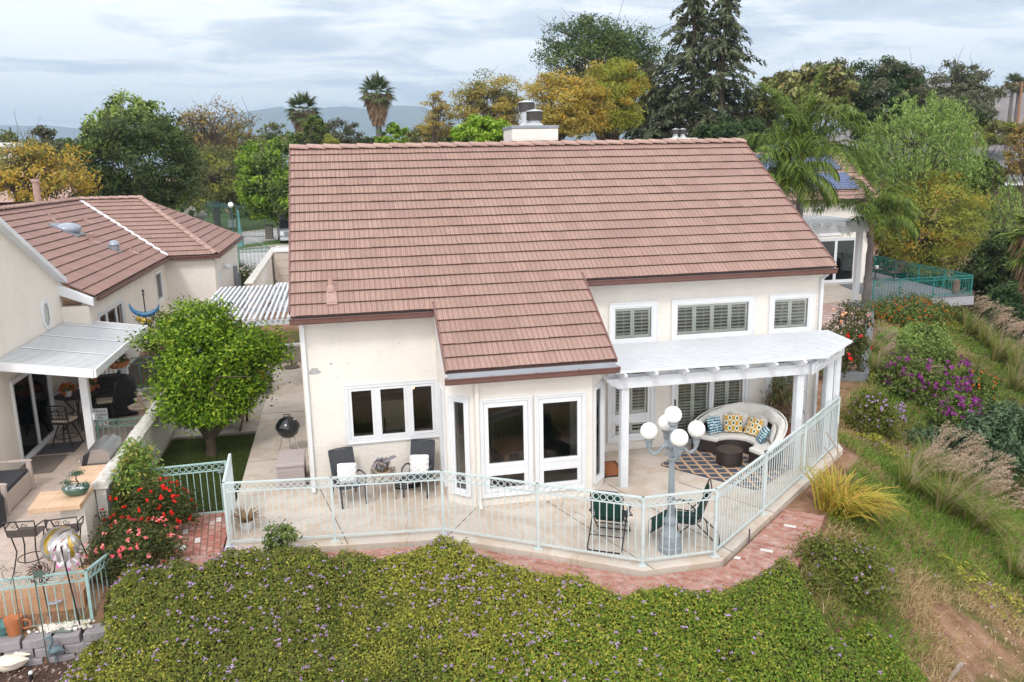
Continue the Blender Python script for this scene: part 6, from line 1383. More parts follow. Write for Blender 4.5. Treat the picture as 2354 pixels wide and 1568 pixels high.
pm, nt, b = new_mat('petal_white_magenta'); co = objco(nt); ln2 = nd(nt, 'ShaderNodeVectorMath', operation='DISTANCE'); nt.links.new(co, ln2.inputs[0]); ln2.inputs[1].default_value = (0, 0, fc[2]+.5); nt.links.new(ramp(nt, ln2.outputs['Value'], [(.0, rgb(70, 110, 150)), (.03, rgb(70, 110, 150)), (.05, rgb(240, 236, 242)), (.17, rgb(240, 232, 240)), (.23, rgb(196, 60, 150))]), b.inputs['Base Color']); b.inputs['Roughness'].default_value = .4
for k in range(8):
    a = 2*PI*k/8; pt = MB(); c = np.array([.13*math.cos(a), -.03, .13*math.sin(a)+fc[2]+.5]); u = np.array([math.cos(a), 0, math.sin(a)]); v = np.array([-math.sin(a), -.4, math.cos(a)]); pt.add([tuple(c+u*.11*math.cos(t)+v*.06*math.sin(t)+np.array([0, -.02*math.cos(2*t), 0])) for t in np.linspace(0, 2*PI, 13)[:-1]], [tuple(range(12))]); pt.build('petal', FS, pm)
wire = simple('dark_wire', rgb(86, 96, 90, .9), .6, .15, 9)
def stake(name, label, qtop, qfoot, y, z, w_=.008): 
    a = at_y(qtop, y); f_ = gp(*B5(*qfoot), z); y = f_[1]; a = at_y(qtop, y); t = thing(name, label, 'garden stake', (f_[0], y, z)); h = a[2]-z; dx = a[0]-f_[0]; MB().tube([(0, 0, 0), (dx, 0, h)], w_, 5).build('rod', t, wire); return t, dx, h
t, dx, h = stake('hummingbird_stake', 'wire outline bird on a tall thin garden stake at the left edge', (125, 500), (265, 1365), -4.55, mul_z)
MB().tube([(dx+x*.0017, 0, h-(y-500)*.0021*.8+.02) for x, y in ((-125, -60+500-45), (-85, 445), (-70, 400), (-35, 470), (0, 430), (30, 490), (85, 500), (40, 540), (0, 520), (-30, 600), (-20, 560), (-80, 540), (-90, 470), (-60, 450))], .006, 5).build('wire_bird', t, wire)
t, dx, h = stake('shepherd_hook', 'tall green garden stake with a hooped top framing a metal cut-out', (340, 500), (480, 1385), -4.55, mul_z, .01)
ar_ = MB(); ar_.tube([(dx+.11+.12*math.cos(a), 0, h+.04+.17*math.sin(a)) for a in np.linspace(PI*1.05, -.35, 14)]+[(dx+.19, 0, h+.02), (dx+.16, 0, h+.05)], .009, 6); ar_.build('hoop', t, wire)
ms = MB(); rr = random.Random(3); ms.add([(dx+.07+.085*(1+.35*math.cos(5*a))*math.cos(a), .0, h-.0+.07*(1+.3*math.cos(5*a))*math.sin(a)) for a in np.linspace(0, 2*PI, 21)[:-1]], [tuple(range(20))]); ms.build('cut_out', t, simple('verdigris', rgb(86, 104, 96, .9), .6, .2, 12))
t, dx, h = stake('glass_plate_stake', 'decorated glass plate on a metal stake between the railing pickets', (550, 775), (620, 955), -4.0, -.5); pl_ = MB(); pl_.lathe([(.0, 0), (.1, .01), (.13, .035), (.125, .045), (.0, .015)], (dx, 0, h), 24); po_ = pl_.build('plate', t, simple('iridescent_glass', rgb(176, 186, 206, .9), .15, .35, 14), smooth=True)
t, dx, h = stake('butterfly_stake', 'dark butterfly ornament on a stake behind the railing rings', (450, 640), (520, 720), -3.72, -.5)
for s in (-1, 1): MB().add([(dx, 0, h), (dx+s*.1, -.02, h+.08), (dx+s*.12, -.02, h), (dx+s*.08, -.02, h-.06), (dx+s*.03, -.01, h-.07)], [(0, 1, 2, 3, 4)]).build('wing', t, simple('butterfly_wing', rgb(150, 128, 90), .5, .6, 30))
# heron and swan
hf = gp(*B5(545, 1390), mul_z); HR = thing('heron_statue', 'weathered blue grey heron statue at the edge of the lantana', 'statue', (hf[0], hf[1], mul_z)); tl_ = yp(*B5(500, 1110), hf[1])[2]-mul_z; s = tl_/1.0
vb_ = simple('verdigris_blue', rgb(110, 128, 140, .85), .6, .2, 12, bmp=.4)
hb_ = MB(); hb_.tube([(.36*s, 0, .42*s), (.22*s, 0, .5*s), (.08*s, 0, .5*s), (-.04*s, 0, .44*s), (-.09*s, 0, .5*s), (-.07*s, 0, .66*s), (.02*s, 0, .78*s), (.03*s, 0, .9*s), (-.02*s, 0, .98*s), (-.07*s, 0, .97*s), (-.15*s, 0, .94*s), (-.26*s, 0, .92*s)], [.02*s, .1*s, .15*s, .12*s, .07*s, .05*s, .045*s, .045*s, .06*s, .05*s, .025*s, .006*s], 12); hb_.build('body', HR, vb_, smooth=True)
for y in (-.04, .04): MB().tube([(.08*s, y, .4*s), (.07*s, y, .2*s), (.06*s, y, 0)], .016*s, 6).build('leg', HR, vb_)
sw = gp(*B5(105, 1450), mul_z); SW = thing('swan_planter', 'cream white swan planter lying on the mulch at the lower left corner', 'statue', (sw[0], sw[1], mul_z)); cw = simple('cream_plaster', rgb(230, 220, 204, .95), .7, .08, 6)
MB().tube([(.3, 0, .16), (.22, 0, .14), (.1, 0, .13), (-.05, 0, .13), (-.16, 0, .13), (-.22, 0, .1)], [.008, .07, .12, .14, .11, .04], 14).tube([(-.14, 0, .14), (-.22, 0, .22), (-.24, 0, .27), (-.28, 0, .26), (-.33, 0, .24)], [.05, .035, .035, .03, .01], 10).build('body', SW, cw, smooth=True)
for y in (-.1, .1): MB().tube([(-.1, y, .16), (.08, y*1.2, .19), (.3, y*.7, .2)], [.03, .06, .008], 8).build('wing', SW, cw, smooth=True)
a = gp(*B5(318, 1560), mul_z); PL = thing('path_light', 'small black and white path light at the bottom left edge', 'light', (a[0], a[1], mul_z)); MB().tube([(0, 0, 0), (0, 0, .12)], .03, 8).build('stake', PL, M['black']); MB().ball((0, 0, .15), .035, 12).build('lens', PL, M['white'], smooth=True)
a = yp(*B5(105, 760), -3.8); MG = thing('mug_planter', 'terracotta mug-shaped planter behind the terrace railing', 'planter', (max(a[0], -4.75), -3.88, -.5)); MB().lathe([(.1, 0), (.13, .1), (.14, .3), (.12, .3), (0, .26)], n=18).build('pot', MG, terra, smooth=True); MB().torus((.17, 0, .16), .08, .018, (1, 0, 0), (0, 0, 1), 14, 6).build('handle', MG, terra)
a = yp(*B5(10, 930), -3.85); BB = thing('teal_bowl', 'teal glazed bowl in the planter at the left edge', 'bowl', (a[0], -3.86, -.5)); MB().lathe([(.06, 0), (.12, .08), (.17, .2), (.15, .2), (0, .1)], n=20).build('body', BB, simple('teal_glaze', rgb(92, 142, 142, .9), .3, .2, 5), smooth=True)
sst = MB().prism([(-.2, -.1), (.1, -.14), (.24, 0), (.12, .12), (-.15, .1)], 0, .04); o = sst.build('stepping_stone', mat=simple('slate_green', rgb(120, 128, 122, .9), .9, .15, 6), bevel=.01); o.location = (-3.95, -3.93, -.5); tag(o, 'flat grey green stepping stone inside the railing', 'stone')
# crescent ornament and bird feeder seen beyond the lemon tree
mo = xp(*[v*.57446 for v in (580, 1240)], -4.9); MO = thing('moon_ornament', 'blue crescent moon ornament on a black pole behind the lemon tree', 'ornament', (-4.9, mo[1], .5)); hm2 = mo[2]-.5; MB().tube([(0, 0, 0), (0, 0, hm2+.5)], .02, 6).build('pole', MO, iron)
cr_ = MB(); cr_.tube([(.42*math.cos(a), 0, hm2+.2+.34*math.sin(a)) for a in np.linspace(PI*.98, PI*1.95, 16)], [.012+.07*math.sin(PI*i/15) for i in range(16)], 8); cr_.build('crescent', MO, simple('moon_blue', rgb(40, 100, 140, .9), .4, .2, 6), smooth=True); MB().lathe([(.04, 0), (.015, .08), (.05, .12), (0, .2)], (0, 0, hm2+.45), 8).build('finial', MO, iron)
# loose things on the right bank and deck
def tgz(vx, vy): 
    d = _ray(vx, vy); ts = np.linspace(4, 60, 2400); P_ = CAMP+d*ts[:, None]; return P_[int(np.argmax(P_[:, 2] < terrain(P_[:, 0], P_[:, 1])))]
a = tgz(1930, 1362); o = MB().box(-.1, .1, -.06, .06, 0, .16).build('loose_brick', mat=simple('pale_block', rgb(216, 206, 192), .95, .12, 9), bevel=.015); o.location = tuple(a); o.rotation_euler = (.3, .2, .5); tag(o, 'pale broken block lying on the bank beside the lantana', 'block')
a = tgz(2192, 1552); o = MB().box(-.3, .3, -.03, .03, 0, .05).build('wood_offcut', mat=oldw); o.location = tuple(a+np.array([0, 0, .02])); o.rotation_euler = (.1, -.15, .5); tag(o, 'weathered timber offcut on the dirt at the bottom right', 'plank')
a = gp(1721, 1250, -.11); o = MB().tube([(0, 0, 0), (0, .0, .3)], .016, 8).build('metal_stake', mat=simple('stake_grey', rgb(96, 88, 96), .6, .2)); o.location = tuple(a); tag(o, 'short metal pipe sticking up from the brick path', 'pipe')
a = gp(*((3250+518*.3594)*.57446, (1150+745*.3594)*.57446), 0); PL2 = thing('path_light', 'slim dark path light on the pale brick walk beside the peach roses', 'light', (a[0], a[1], 0)); MB().tube([(0, 0, 0), (0, 0, .75)], .03, 8).build('post', PL2, M['black']); MB().lathe([(.05, .7), (.06, .8), (.04, .86), (0, .88)], n=10).build('lens', PL2, M['white'], smooth=True)
def deck_chair(label, loc, rz):
    t = thing('deck_chair', label, 'chair', loc, rz, 'bronze patio chairs on the deck'); bz = bronze; MB().box(-.3, .3, -.3, .28, .42, .47).build('seat', t, bz, bevel=.02); f = MB(); f.tube([(-.3, .26, .45), (-.33, .5, 1.1), (.33, .5, 1.1), (.3, .26, .45)], .022, 6)
    for i in range(4): f.tube([(-.31, .3+i*.05, .58+i*.14), (.31, .3+i*.05, .58+i*.14)], .012, 5)
    for i in range(5): f.tube([(-.22+i*.11, .28, .48), (-.24+i*.12, .49, 1.08)], .01, 5)
    f.build('backrest', t, bz)
    for s in (-1, 1): MB().tube([(s*.31, .36, .76), (s*.36, .1, .72), (s*.36, -.25, .66), (s*.3, -.3, .45)], .022, 6).build('armrest', t, bz)
    MB().lathe([(.28, 0), (.26, .04), (.05, .08), (.04, .42)], n=14).build('swivel_base', t, bz); return t
bronze = simple('bronze_chair', rgb(84, 70, 66, .9), .55, .2, 9)
deck_chair('bronze swivel chair on the grey deck nearest the house wall', (30.6, 24.6, 0), rad(60)); deck_chair('bronze swivel chair on the deck right of the small table', (32.2, 23.6, 0), rad(-75))
DT = thing('deck_table', 'small bronze table between the two deck chairs', 'table', (31.5, 24.3, 0)); MB().lathe([(.42, .6), (.42, .63), (0, .635)], n=20).build('table_top', DT, bronze); MB().lathe([(.25, 0), (.04, .06), (.03, .6)], n=12).build('pedestal', DT, bronze)
o = MB().lathe([(.08, 0), (.1, .16), (.085, .16), (0, .02)], n=14).build('mug', mat=M['white'], smooth=True); o.location = (31.5, 24.2, .637); tag(o, 'white cup on the small bronze deck table', 'cup')
OW = thing('owl_statue', 'brown owl statue inside the corner of the deck railing', 'statue', (31.75, 18.15, 0)); MB().lathe([(.14, 0), (.17, .15), (.19, .35), (.15, .52), (.16, .62), (.13, .74), (.05, .78), (0, .78)], n=14).build('body', OW, simple('owl_brown', rgb(134, 104, 92, .9), .8, .35, 22), smooth=True)
for s in (-1, 1): MB().lathe([(.04, 0), (0, .1)], (s*.08, 0, .74), 6).build('ear', OW, bronze)
rk_ = MB(); rng = np.random.default_rng(3)
for i in range(160):
    a = rng.random()*2*PI; r0 = rng.random()**.5*1.0; rk_.cbox((25.9+r0*1.4*math.cos(a), 16.9+r0*.7*math.sin(a), .02), tuple(rng.uniform(.05, .14, 3)), tuple(rng.uniform(-.6, .6, 3)))
tag(rk_.build('slate_chips', mat=simple('slate_chip', rgb(128, 136, 142, .9), .8, .2, 9, rnd=.2)), 'grey slate chips round the foot of the smaller queen palm', 'stones', kind='stuff')
tbn = MB().box(-.9, .9, -.4, .4, 0, .12).box(-.9, .9, -.4, -.34, .12, .55).box(-.9, .9, .34, .4, .12, .55).box(-.9, -.84, -.34, .34, .12, .55).box(.84, .9, -.34, .34, .12, .55); tp_ = gp(*((700+1040*.236)*.57446, (780+1440*.236)*.57446), .9); o = tbn.build('planter_trough', mat=M['black']); o.location = (tp_[0], tp_[1]+.6, .56); tag(o, 'black trough planter beside the arched garden gate', 'planter')
bnn = MB().lathe([(.3, 0), (.34, 1.0), (.36, 1.05), (.2, 1.12), (0, 1.12)], n=16); o = bnn.build('wheelie_bin', mat=simple('bin_green', rgb(62, 74, 70, .9), .6, .1), smooth=True); o.location = (-.62, 25.5, .56); tag(o, 'dark green rubbish bin between the shed and the house gable', 'bin')
# ------------------------------------------------------------------ plant builders
GK = 1.5
def gpal(*cs, k=.62): return [rgb(*c, min(1.05, k*GK)) for c in cs]
LM = {
 'dark': leafmat('leaf_dark_green', gpal((44, 56, 28), (64, 80, 38), (78, 94, 46), (96, 108, 58))),
 'dark2': leafmat('leaf_deep_green', gpal((38, 54, 30), (52, 74, 38), (70, 94, 48), (92, 116, 64))),
 'mid': leafmat('leaf_mid_green', gpal((66, 84, 36), (88, 108, 46), (112, 130, 60), (132, 146, 76))),
 'bright': leafmat('leaf_bright_green', gpal((84, 116, 24), (112, 146, 34), (140, 170, 52), (166, 188, 72), k=.7)),
 'lemon': leafmat('leaf_lemon', gpal((50, 80, 16), (74, 108, 20), (104, 138, 28), (134, 162, 38), (166, 184, 60), k=.68), .3),
 'light': leafmat('leaf_light_green', gpal((110, 134, 60), (134, 158, 76), (158, 178, 98), (176, 190, 120), k=.66)),
 'gold': leafmat('leaf_gold', gpal((168, 132, 50), (194, 156, 58), (206, 174, 78), (184, 170, 80), (146, 144, 66), k=.7), .42),
 'gold2': leafmat('leaf_old_gold', gpal((160, 136, 66), (182, 156, 76), (194, 174, 94), (160, 154, 80), (128, 132, 66), k=.7), .42),
 'yellowgreen': leafmat('leaf_yellow_green', gpal((118, 130, 50), (146, 152, 58), (170, 170, 74), (134, 138, 58), k=.7), .4),
 'russet': leafmat('leaf_russet', gpal((128, 104, 60), (160, 132, 78), (146, 128, 70), (112, 108, 54), (174, 150, 96), k=.7), .3),
 'olive': leafmat('leaf_olive', gpal((90, 96, 50), (114, 118, 62), (132, 134, 76), (104, 104, 60), k=.64)),
 'euc': leafmat('leaf_grey_green', gpal((80, 86, 62), (98, 104, 76), (118, 120, 92), (104, 100, 80), k=.62)),
 'conifer': leafmat('needle_green', gpal((54, 62, 40), (74, 84, 54), (98, 106, 76), (122, 126, 98), k=.66), .15),
 'pepper': leafmat('leaf_pepper', gpal((96, 122, 54), (122, 150, 70), (144, 168, 88), (164, 178, 104), k=.66), .32),
 'magnolia': leafmat('leaf_leathery', gpal((64, 76, 36), (92, 100, 50), (126, 130, 72), (160, 158, 104), (112, 84, 50), k=.66), .12, rough=.35),
 'palm': leafmat('leaf_palm', gpal((70, 92, 34), (92, 116, 42), (116, 138, 54), (144, 158, 74), k=.55), .3),
 'palm_dark': leafmat('leaf_fan_palm', gpal((62, 76, 44), (84, 98, 56), (108, 120, 76), (134, 140, 96), k=.62), .2),
 'dry': leafmat('leaf_dry', gpal((112, 90, 68), (140, 114, 86), (164, 136, 106), (120, 100, 80), k=.7), .15),
}
def limb_path(a, b_, rng, sag=.12, n=5):
    a, b_ = np.array(a, float), np.array(b_, float); d = b_-a; L = np.linalg.norm(d); off = rng.normal(size=3)*L*.08; off[2] += L*sag
    return [tuple(a+d*t+off*math.sin(PI*t)) for t in np.linspace(0, 1, n)]
def tree(name, label, base, c, R, leaf, bark='bark', n_clump=60, per=120, L=.2, W=.09, seed=0, shell=.55, cr=.2, trunk_r=None, cat='tree', limbs=14, flat=.65, lump=.3, low=-.75, group=None, extra_limbs=0, up=.35, open_=0.0, leaf2=None, f2=.3):
    """tapered trunk and limbs with a crown of leaf clumps round the limb ends; crown ellipsoid centre c, radii R"""
    rng = np.random.default_rng(seed); c = np.array(c, float); R = np.array(R, float); base = np.array(base, float)
    t = thing(name, label, cat, tuple(base), 0, group)
    D = unit(rng.normal(size=(n_clump*3, 3))); D = D[D[:, 2] > low][:n_clump]
    lob = unit(rng.normal(size=(7, 3))); lo_ = 1+lump*(np.max(D@lob.T, 1)-.75)*1.4
    rad_ = (shell+(1-shell)*rng.random(len(D))**.6)*lo_
    if open_: rad_ = rad_*(1-.0)
    C = c+D*R*rad_[:, None]
    rc_ = cr*np.mean(R)*(.65+.7*rng.random(len(C)))
    P = np.repeat(C, per, 0); rr_ = np.repeat(rc_, per)
    off = rng.normal(size=P.shape)*.55; off = off/np.maximum(1, np.linalg.norm(off, axis=1)/1.25)[:, None]
    off[:, 2] *= flat; P = P+off*rr_[:, None]
    out = unit(P-c)
    N = out*.45+np.array([0, 0, up])+rng.normal(size=P.shape)*.55
    ln = L*(.7+.6*rng.random(len(P)))
    Q = leaf_quads(P-base, N, ln, ln*W/L, rng)
    mats = [LM[leaf] if isinstance(leaf, str) else leaf]; mi = None
    if leaf2:
        mats.append(LM[leaf2]); cm_ = rng.random(len(C)) < f2; mi = np.repeat(cm_, per).astype(np.int32)
    mesh_np('crown', Q, 4, mats, t, mi)
    tr_ = trunk_r or np.mean(R)*.06
    top = c+np.array([0, 0, -.25*R[2]]); tb = MB(); pth = limb_path(base*0, top-base, rng, 0, 6)
    tb.tube([(0, 0, -.3)]+pth[1:], [tr_*1.25]+[tr_*(1-.1*i) for i in range(1, 6)], 9)
    for i in rng.choice(len(C), min(limbs+extra_limbs, len(C)), replace=False):
        s0 = np.array(pth[int(rng.integers(2, 6))]); e = C[i]-base
        pp_ = limb_path(s0, e, rng); rr0 = tr_*.42; tb.tube(pp_, [rr0*(1-.2*k) for k in range(5)], 6)
        for q in range(3):
            e2 = e+rng.normal(size=3)*rc_[i]*1.1+np.array([0, 0, rc_[i]*.4]); tb.tube(limb_path(pp_[3], e2, rng, .05, 3), [rr0*.3, rr0*.2, rr0*.08], 4)
    tb.build('trunk', t, M[bark], smooth=True, angle=80); return t
def tree_box(name, label, box, d, leaf, depth=None, ground_z=None, **kw):
    """crown fitted to the place it takes in the survey (view box) at distance d"""
    x0, y0, x1, y1 = box; a = dp((x0+x1)/2, (y0+y1)/2, d); l = dp(x0, (y0+y1)/2, d); r_ = dp(x1, (y0+y1)/2, d); tp_ = dp((x0+x1)/2, y0, d); bt = dp((x0+x1)/2, y1, d)
    rx = np.linalg.norm(r_-l)/2; rz = (tp_[2]-bt[2])/2; ry = depth or rx*.85
    cz = (tp_[2]+bt[2])/2; gz_ = ground_z if ground_z is not None else float(terrain(np.array([a[0]]), np.array([a[1]]))[0])
    return tree(name, label, (a[0], a[1], min(gz_, cz-rz*.6)), (a[0], a[1], cz), (rx*.93, ry*.93, rz*.93), leaf, **kw)
def weeping(name, label, box, d, leaf, strands=420, seed=0, L=.22, W=.06, hang=.5, ground_z=None, group=None, per=26):
    x0, y0, x1, y1 = box; a = dp((x0+x1)/2, (y0+y1)/2, d); l = dp(x0, (y0+y1)/2, d); r_ = dp(x1, (y0+y1)/2, d); tp_ = dp((x0+x1)/2, y0, d); bt = dp((x0+x1)/2, y1, d)
    rx = np.linalg.norm(r_-l)/2; rz = (tp_[2]-bt[2])/2; rng = np.random.default_rng(seed)
    c = np.array([a[0], a[1], (tp_[2]+bt[2])/2]); R = np.array([rx, rx*.9, rz]); gz_ = ground_z if ground_z is not None else float(terrain(np.array([a[0]]), np.array([a[1]]))[0])
    base = np.array([a[0], a[1], min(gz_, bt[2])]); t = thing(name, label, 'tree', tuple(base), 0, group)
    D = unit(rng.normal(size=(strands*2, 3))); D = D[D[:, 2] > -.35][:strands]; lob = unit(rng.normal(size=(8, 3))); lo_ = 1+.35*(np.max(D@lob.T, 1)-.8)
    C = c+D*R*((.55+.42*rng.random(len(D)))*lo_)[:, None]; Ls = hang*rz*(.4+.9*rng.random(len(D)))
    u = rng.random((len(D), per)); P = C[:, None, :]+np.zeros((1, per, 1)); o = unit(D*np.array([1, 1, .2]))
    P = P+o[:, None, :]*(u*(1-u)*.7)[..., None]*Ls[:, None, None]*.7; P[..., 2] -= u*u*Ls[:, None]
    P = P+rng.normal(size=P.shape)*.13*np.array([1, 1, .8]); P = P.reshape(-1, 3)
    A = np.array([0, 0, -1.0])+rng.normal(size=P.shape)*.5; N = rng.normal(size=P.shape)+unit(P-c)*.6+np.array([0, 0, .3])
    ln = L*(.7+.6*rng.random(len(P))); mesh_np('crown', leaf_quads(P-base, N, ln, ln*W/L, rng, A), 4, LM[leaf], t)
    tb = MB(); top = c-base; pth = limb_path((0, 0, -.3), top, rng, 0, 5); tb.tube(pth, [rx*.07, rx*.06, rx*.05, rx*.04, rx*.03], 8)
    for i in rng.choice(len(C), 22, replace=False): tb.tube(limb_path(pth[int(rng.integers(1, 5))], C[i]-base, rng, .2), [rx*.02*(1-.2*k) for k in range(5)], 5)
    tb.build('trunk', t, M['bark'], smooth=True); return t
def conifer(name, label, base, H, Rm, seed=0, lean=0, gap=.0, leaf='conifer', tl=.5):
    """cedar: whorls of long drooping boughs with hanging sprays"""
    rng = np.random.default_rng(seed); t = thing(name, label, 'tree', base); tb = MB(); tb.tube([(0, 0, -.5), (lean*.3, 0, H*.5), (lean, 0, H)], [H*.02, H*.012, .02], 8); PP = []; AA = []; NN = []; LL = []
    nb = int(H*11)
    for i in range(nb):
        tt = (i+rng.random())/nb; z = H*(.08+.92*tt); Lb = Rm*((1-tt)**.75+.03)*(.42+.85*rng.random()); az = rng.random()*2*PI
        if rng.random() < gap: continue
        o = np.array([lean*tt, 0, z]); d = np.array([math.cos(az), math.sin(az), 0]); rise = rng.uniform(-.05, .3)
        pts = [o+d*Lb*s+np.array([0, 0, Lb*(rise*s-.42*s*s)]) for s in (0, .33, .66, 1)]; tb.tube([tuple(p) for p in pts], [.05+.012*Lb, .04, .025, .008], 4)
        m_ = int(16+Lb*17); s = .12+.9*rng.random(m_)**.8; s = np.minimum(s, 1.02)
        P = o+d*Lb*s[:, None]; P[:, 2] += Lb*(rise*s-.42*s*s); side = np.cross(d, [0, 0, 1]); w_ = rng.normal(size=m_)*.3*(Lb*.26)*(1.15-s)*1.6
        P = P+side*w_[:, None]; P[:, 2] -= .1+np.abs(rng.normal(size=m_))*.16
        PP.append(P); AA.append(d*.5+side*np.sign(w_)[:, None]*.5+np.array([0, 0, -.75])+rng.normal(size=P.shape)*.35); NN.append(np.array([0, 0, .8])+d*.6+rng.normal(size=P.shape)*.5); LL.append(tl*(.6+.8*rng.random(m_)))
    P = np.concatenate(PP); L_ = np.concatenate(LL); mesh_np('crown', leaf_quads(P, np.concatenate(NN), L_, L_*.3, rng, np.concatenate(AA)), 4, LM[leaf], t)
    tb.build('trunk', t, M['bark'], smooth=True); return t
def blades(P0, D, Ln, W, rng, bend=.6, seg=3, dirb=None):
    """strap leaves: root, start direction, length, width; tapered and bending down"""
    n = len(P0); D = unit(D); out = []
    side = np.cross(D, np.array([0, 0, 1.0])+rng.normal(size=(n, 3))*.25); side = unit(side); prev = P0; pd = D; Ln = np.broadcast_to(Ln, (n,)); W = np.broadcast_to(W, (n,))
    pts = [P0]
    for s in range(seg):
        d = unit(pd+np.array([0, 0, -1.0])*bend*(s+.3)/seg); prev = prev+d*(Ln/seg)[:, None]; pts.append(prev); pd = d
    for s in range(seg):
        w0 = W*(1-(s/seg)**1.6); w1 = W*(1-((s+1)/seg)**1.6)
        out.append(np.stack([pts[s]-side*w0[:, None]/2, pts[s]+side*w0[:, None]/2, pts[s+1]+side*w1[:, None]/2, pts[s+1]-side*w1[:, None]/2], 1))
    return np.stack(out, 1).reshape(-1, 4, 3)
def blade_mesh(name, Q, mats, parent=None): 
    # weld quads of one blade so that 'random per island' shades whole blades is not needed at this size
    return mesh_np(name, Q, 4, mats, parent)
def feather_palm(name, label, base, ztop, nf=16, fl=3.0, seed=0, trunk_r=.2, leafl=.62, droop=1.0, wind=(0, 0)):
    rng = np.random.default_rng(seed); t = thing(name, label, 'palm tree', base); H = ztop-base[2]; tb = MB()
    zs = np.linspace(-.3, H, 26); tb.tube([(0.02*math.sin(i), .02*math.cos(i*1.3), z) for i, z in enumerate(zs)], [trunk_r*(1.25-.5*max(0, i)/25)*(1+.05*(i % 2)) for i in range(26)], 12); tb.build('trunk', t, M['palm_trunk'], smooth=True)
    sh = MB(); sh.tube([(0, 0, H-.1), (0, 0, H+.5), (0, 0, H+.9)], [trunk_r*.72, trunk_r*.62, trunk_r*.3], 12); sh.build('crownshaft', t, simple('palm_sheath', rgb(150, 128, 100, .85), .7, .2, 6), smooth=True)
    for k in range(nf):
        az = 2*PI*k/nf*2.4+rng.uniform(-.3, .3); el = rad(86-62*((k+.5)/nf)**1.1+rng.uniform(-6, 6)); L = fl*rng.uniform(.85, 1.1); d = np.array([math.cos(az)*math.cos(el)+wind[0]*.25, math.sin(az)*math.cos(el)+wind[1]*.25, math.sin(el)]); d = unit(d)
        pts = [np.array([0, 0, H+.6])]; n = 26
        for s in range(n):
            d = unit(d+np.array([wind[0]*.012, wind[1]*.012, -.075*droop*(.35+1.25*s/n)])); pts.append(pts[-1]+d*L/n)
        pts = np.array(pts); f = MB(); f.tube([tuple(p) for p in pts[::3]], [.035*(1-.09*i) for i in range(len(pts[::3]))], 5); 
        P0 = []; DD = []; LL = []
        for s in range(4, n+1):
            tan = unit(pts[s]-pts[s-1]); side = unit(np.cross(tan, [0, 0, 1.0])+1e-6)
            for sg in (-1, 1):
                for q in range(2):
                    P0.append(pts[s]-tan*q*L/n*.5); DD.append(side*sg*.8+tan*.55+np.array([0, 0, rng.uniform(-.25, .4)])); LL.append(leafl*math.sin(PI*(.12+.82*s/n))**.6*rng.uniform(.8, 1.15))
        Q = blades(np.array(P0), np.array(DD), np.array(LL), .058, rng, 1.5*droop, 3)
        o = mesh_np('frond', Q, 4, LM['palm'], t); f.build('rachis', o, M['palm_rachis'])
    return t
def fan_palm(name, label, base, ztop, seed=0, R=1.5, trunk_r=.25, skirt=2.0, nf=38, leaf='palm_dark', lean=(0, 0), wind=(0, 0, 0)):
    rng = np.random.default_rng(seed); t = thing(name, label, 'palm tree', base); H = ztop-base[2]; tb = MB(); tb.tube([(lean[0]*z/H, lean[1]*z/H, z) for z in np.linspace(-.3, H, 12)], [trunk_r*(1.3-.45*i/11) for i in range(12)], 10); tb.build('trunk', t, M['palm_trunk'], smooth=True)
    top = np.array([lean[0], lean[1], H]); Qs = []
    if skirt:
        n = 900; u = rng.random(n); az = rng.random(n)*2*PI; rr_ = trunk_r*1.1+.42*R*(1-u)**.8*(.7+.5*rng.random(n)); P0 = top+np.stack([np.cos(az)*rr_, np.sin(az)*rr_, -u*skirt+.15], 1)
        mesh_np('skirt', blades(P0, np.stack([np.cos(az)*.4, np.sin(az)*.4, -np.ones(n)], 1), .55*R*.6, .06*R, rng, .3, 2), 4, LM['dry'], t)
    for k in range(nf):
        az = k*2.399+rng.uniform(-.2, .2); el = rad(80-115*(k+.5)/nf+rng.uniform(-8, 8)); d = unit(np.array([math.cos(az)*math.cos(el), math.sin(az)*math.cos(el), math.sin(el)])+np.array(wind)); pe = R*.5*rng.uniform(.85, 1.15); hub = top+d*pe; side = unit(np.cross(d, [0, 0, 1.0])+1e-6); upv = np.cross(side, d)
        nb = 17; th = np.linspace(-1.25, 1.25, nb); DD = np.cos(th)[:, None]*d+np.sin(th)[:, None]*side+upv*.18*np.cos(th*1.5)[:, None]; P0 = np.repeat(hub[None], nb, 0)
        Qs.append(blades(P0, DD, R*.62*(1-.18*np.abs(th)), .085*R, rng, .75, 3)); Qs.append(blades(top[None]+d*.05, d[None], np.array([pe]), np.array([.05]), rng, .1, 2))
    mesh_np('crown', np.concatenate(Qs), 4, LM[leaf], t); return t
M['palm_trunk'] = simple('palm_trunk', rgb(122, 116, 114, .75), .95, .25, 5, bmp=.8); M['palm_rachis'] = simple('palm_rachis', rgb(150, 156, 70, .8), .6, .1)

# ------------------------------------------------------------------ background trees, near to far
T_ = tree_box
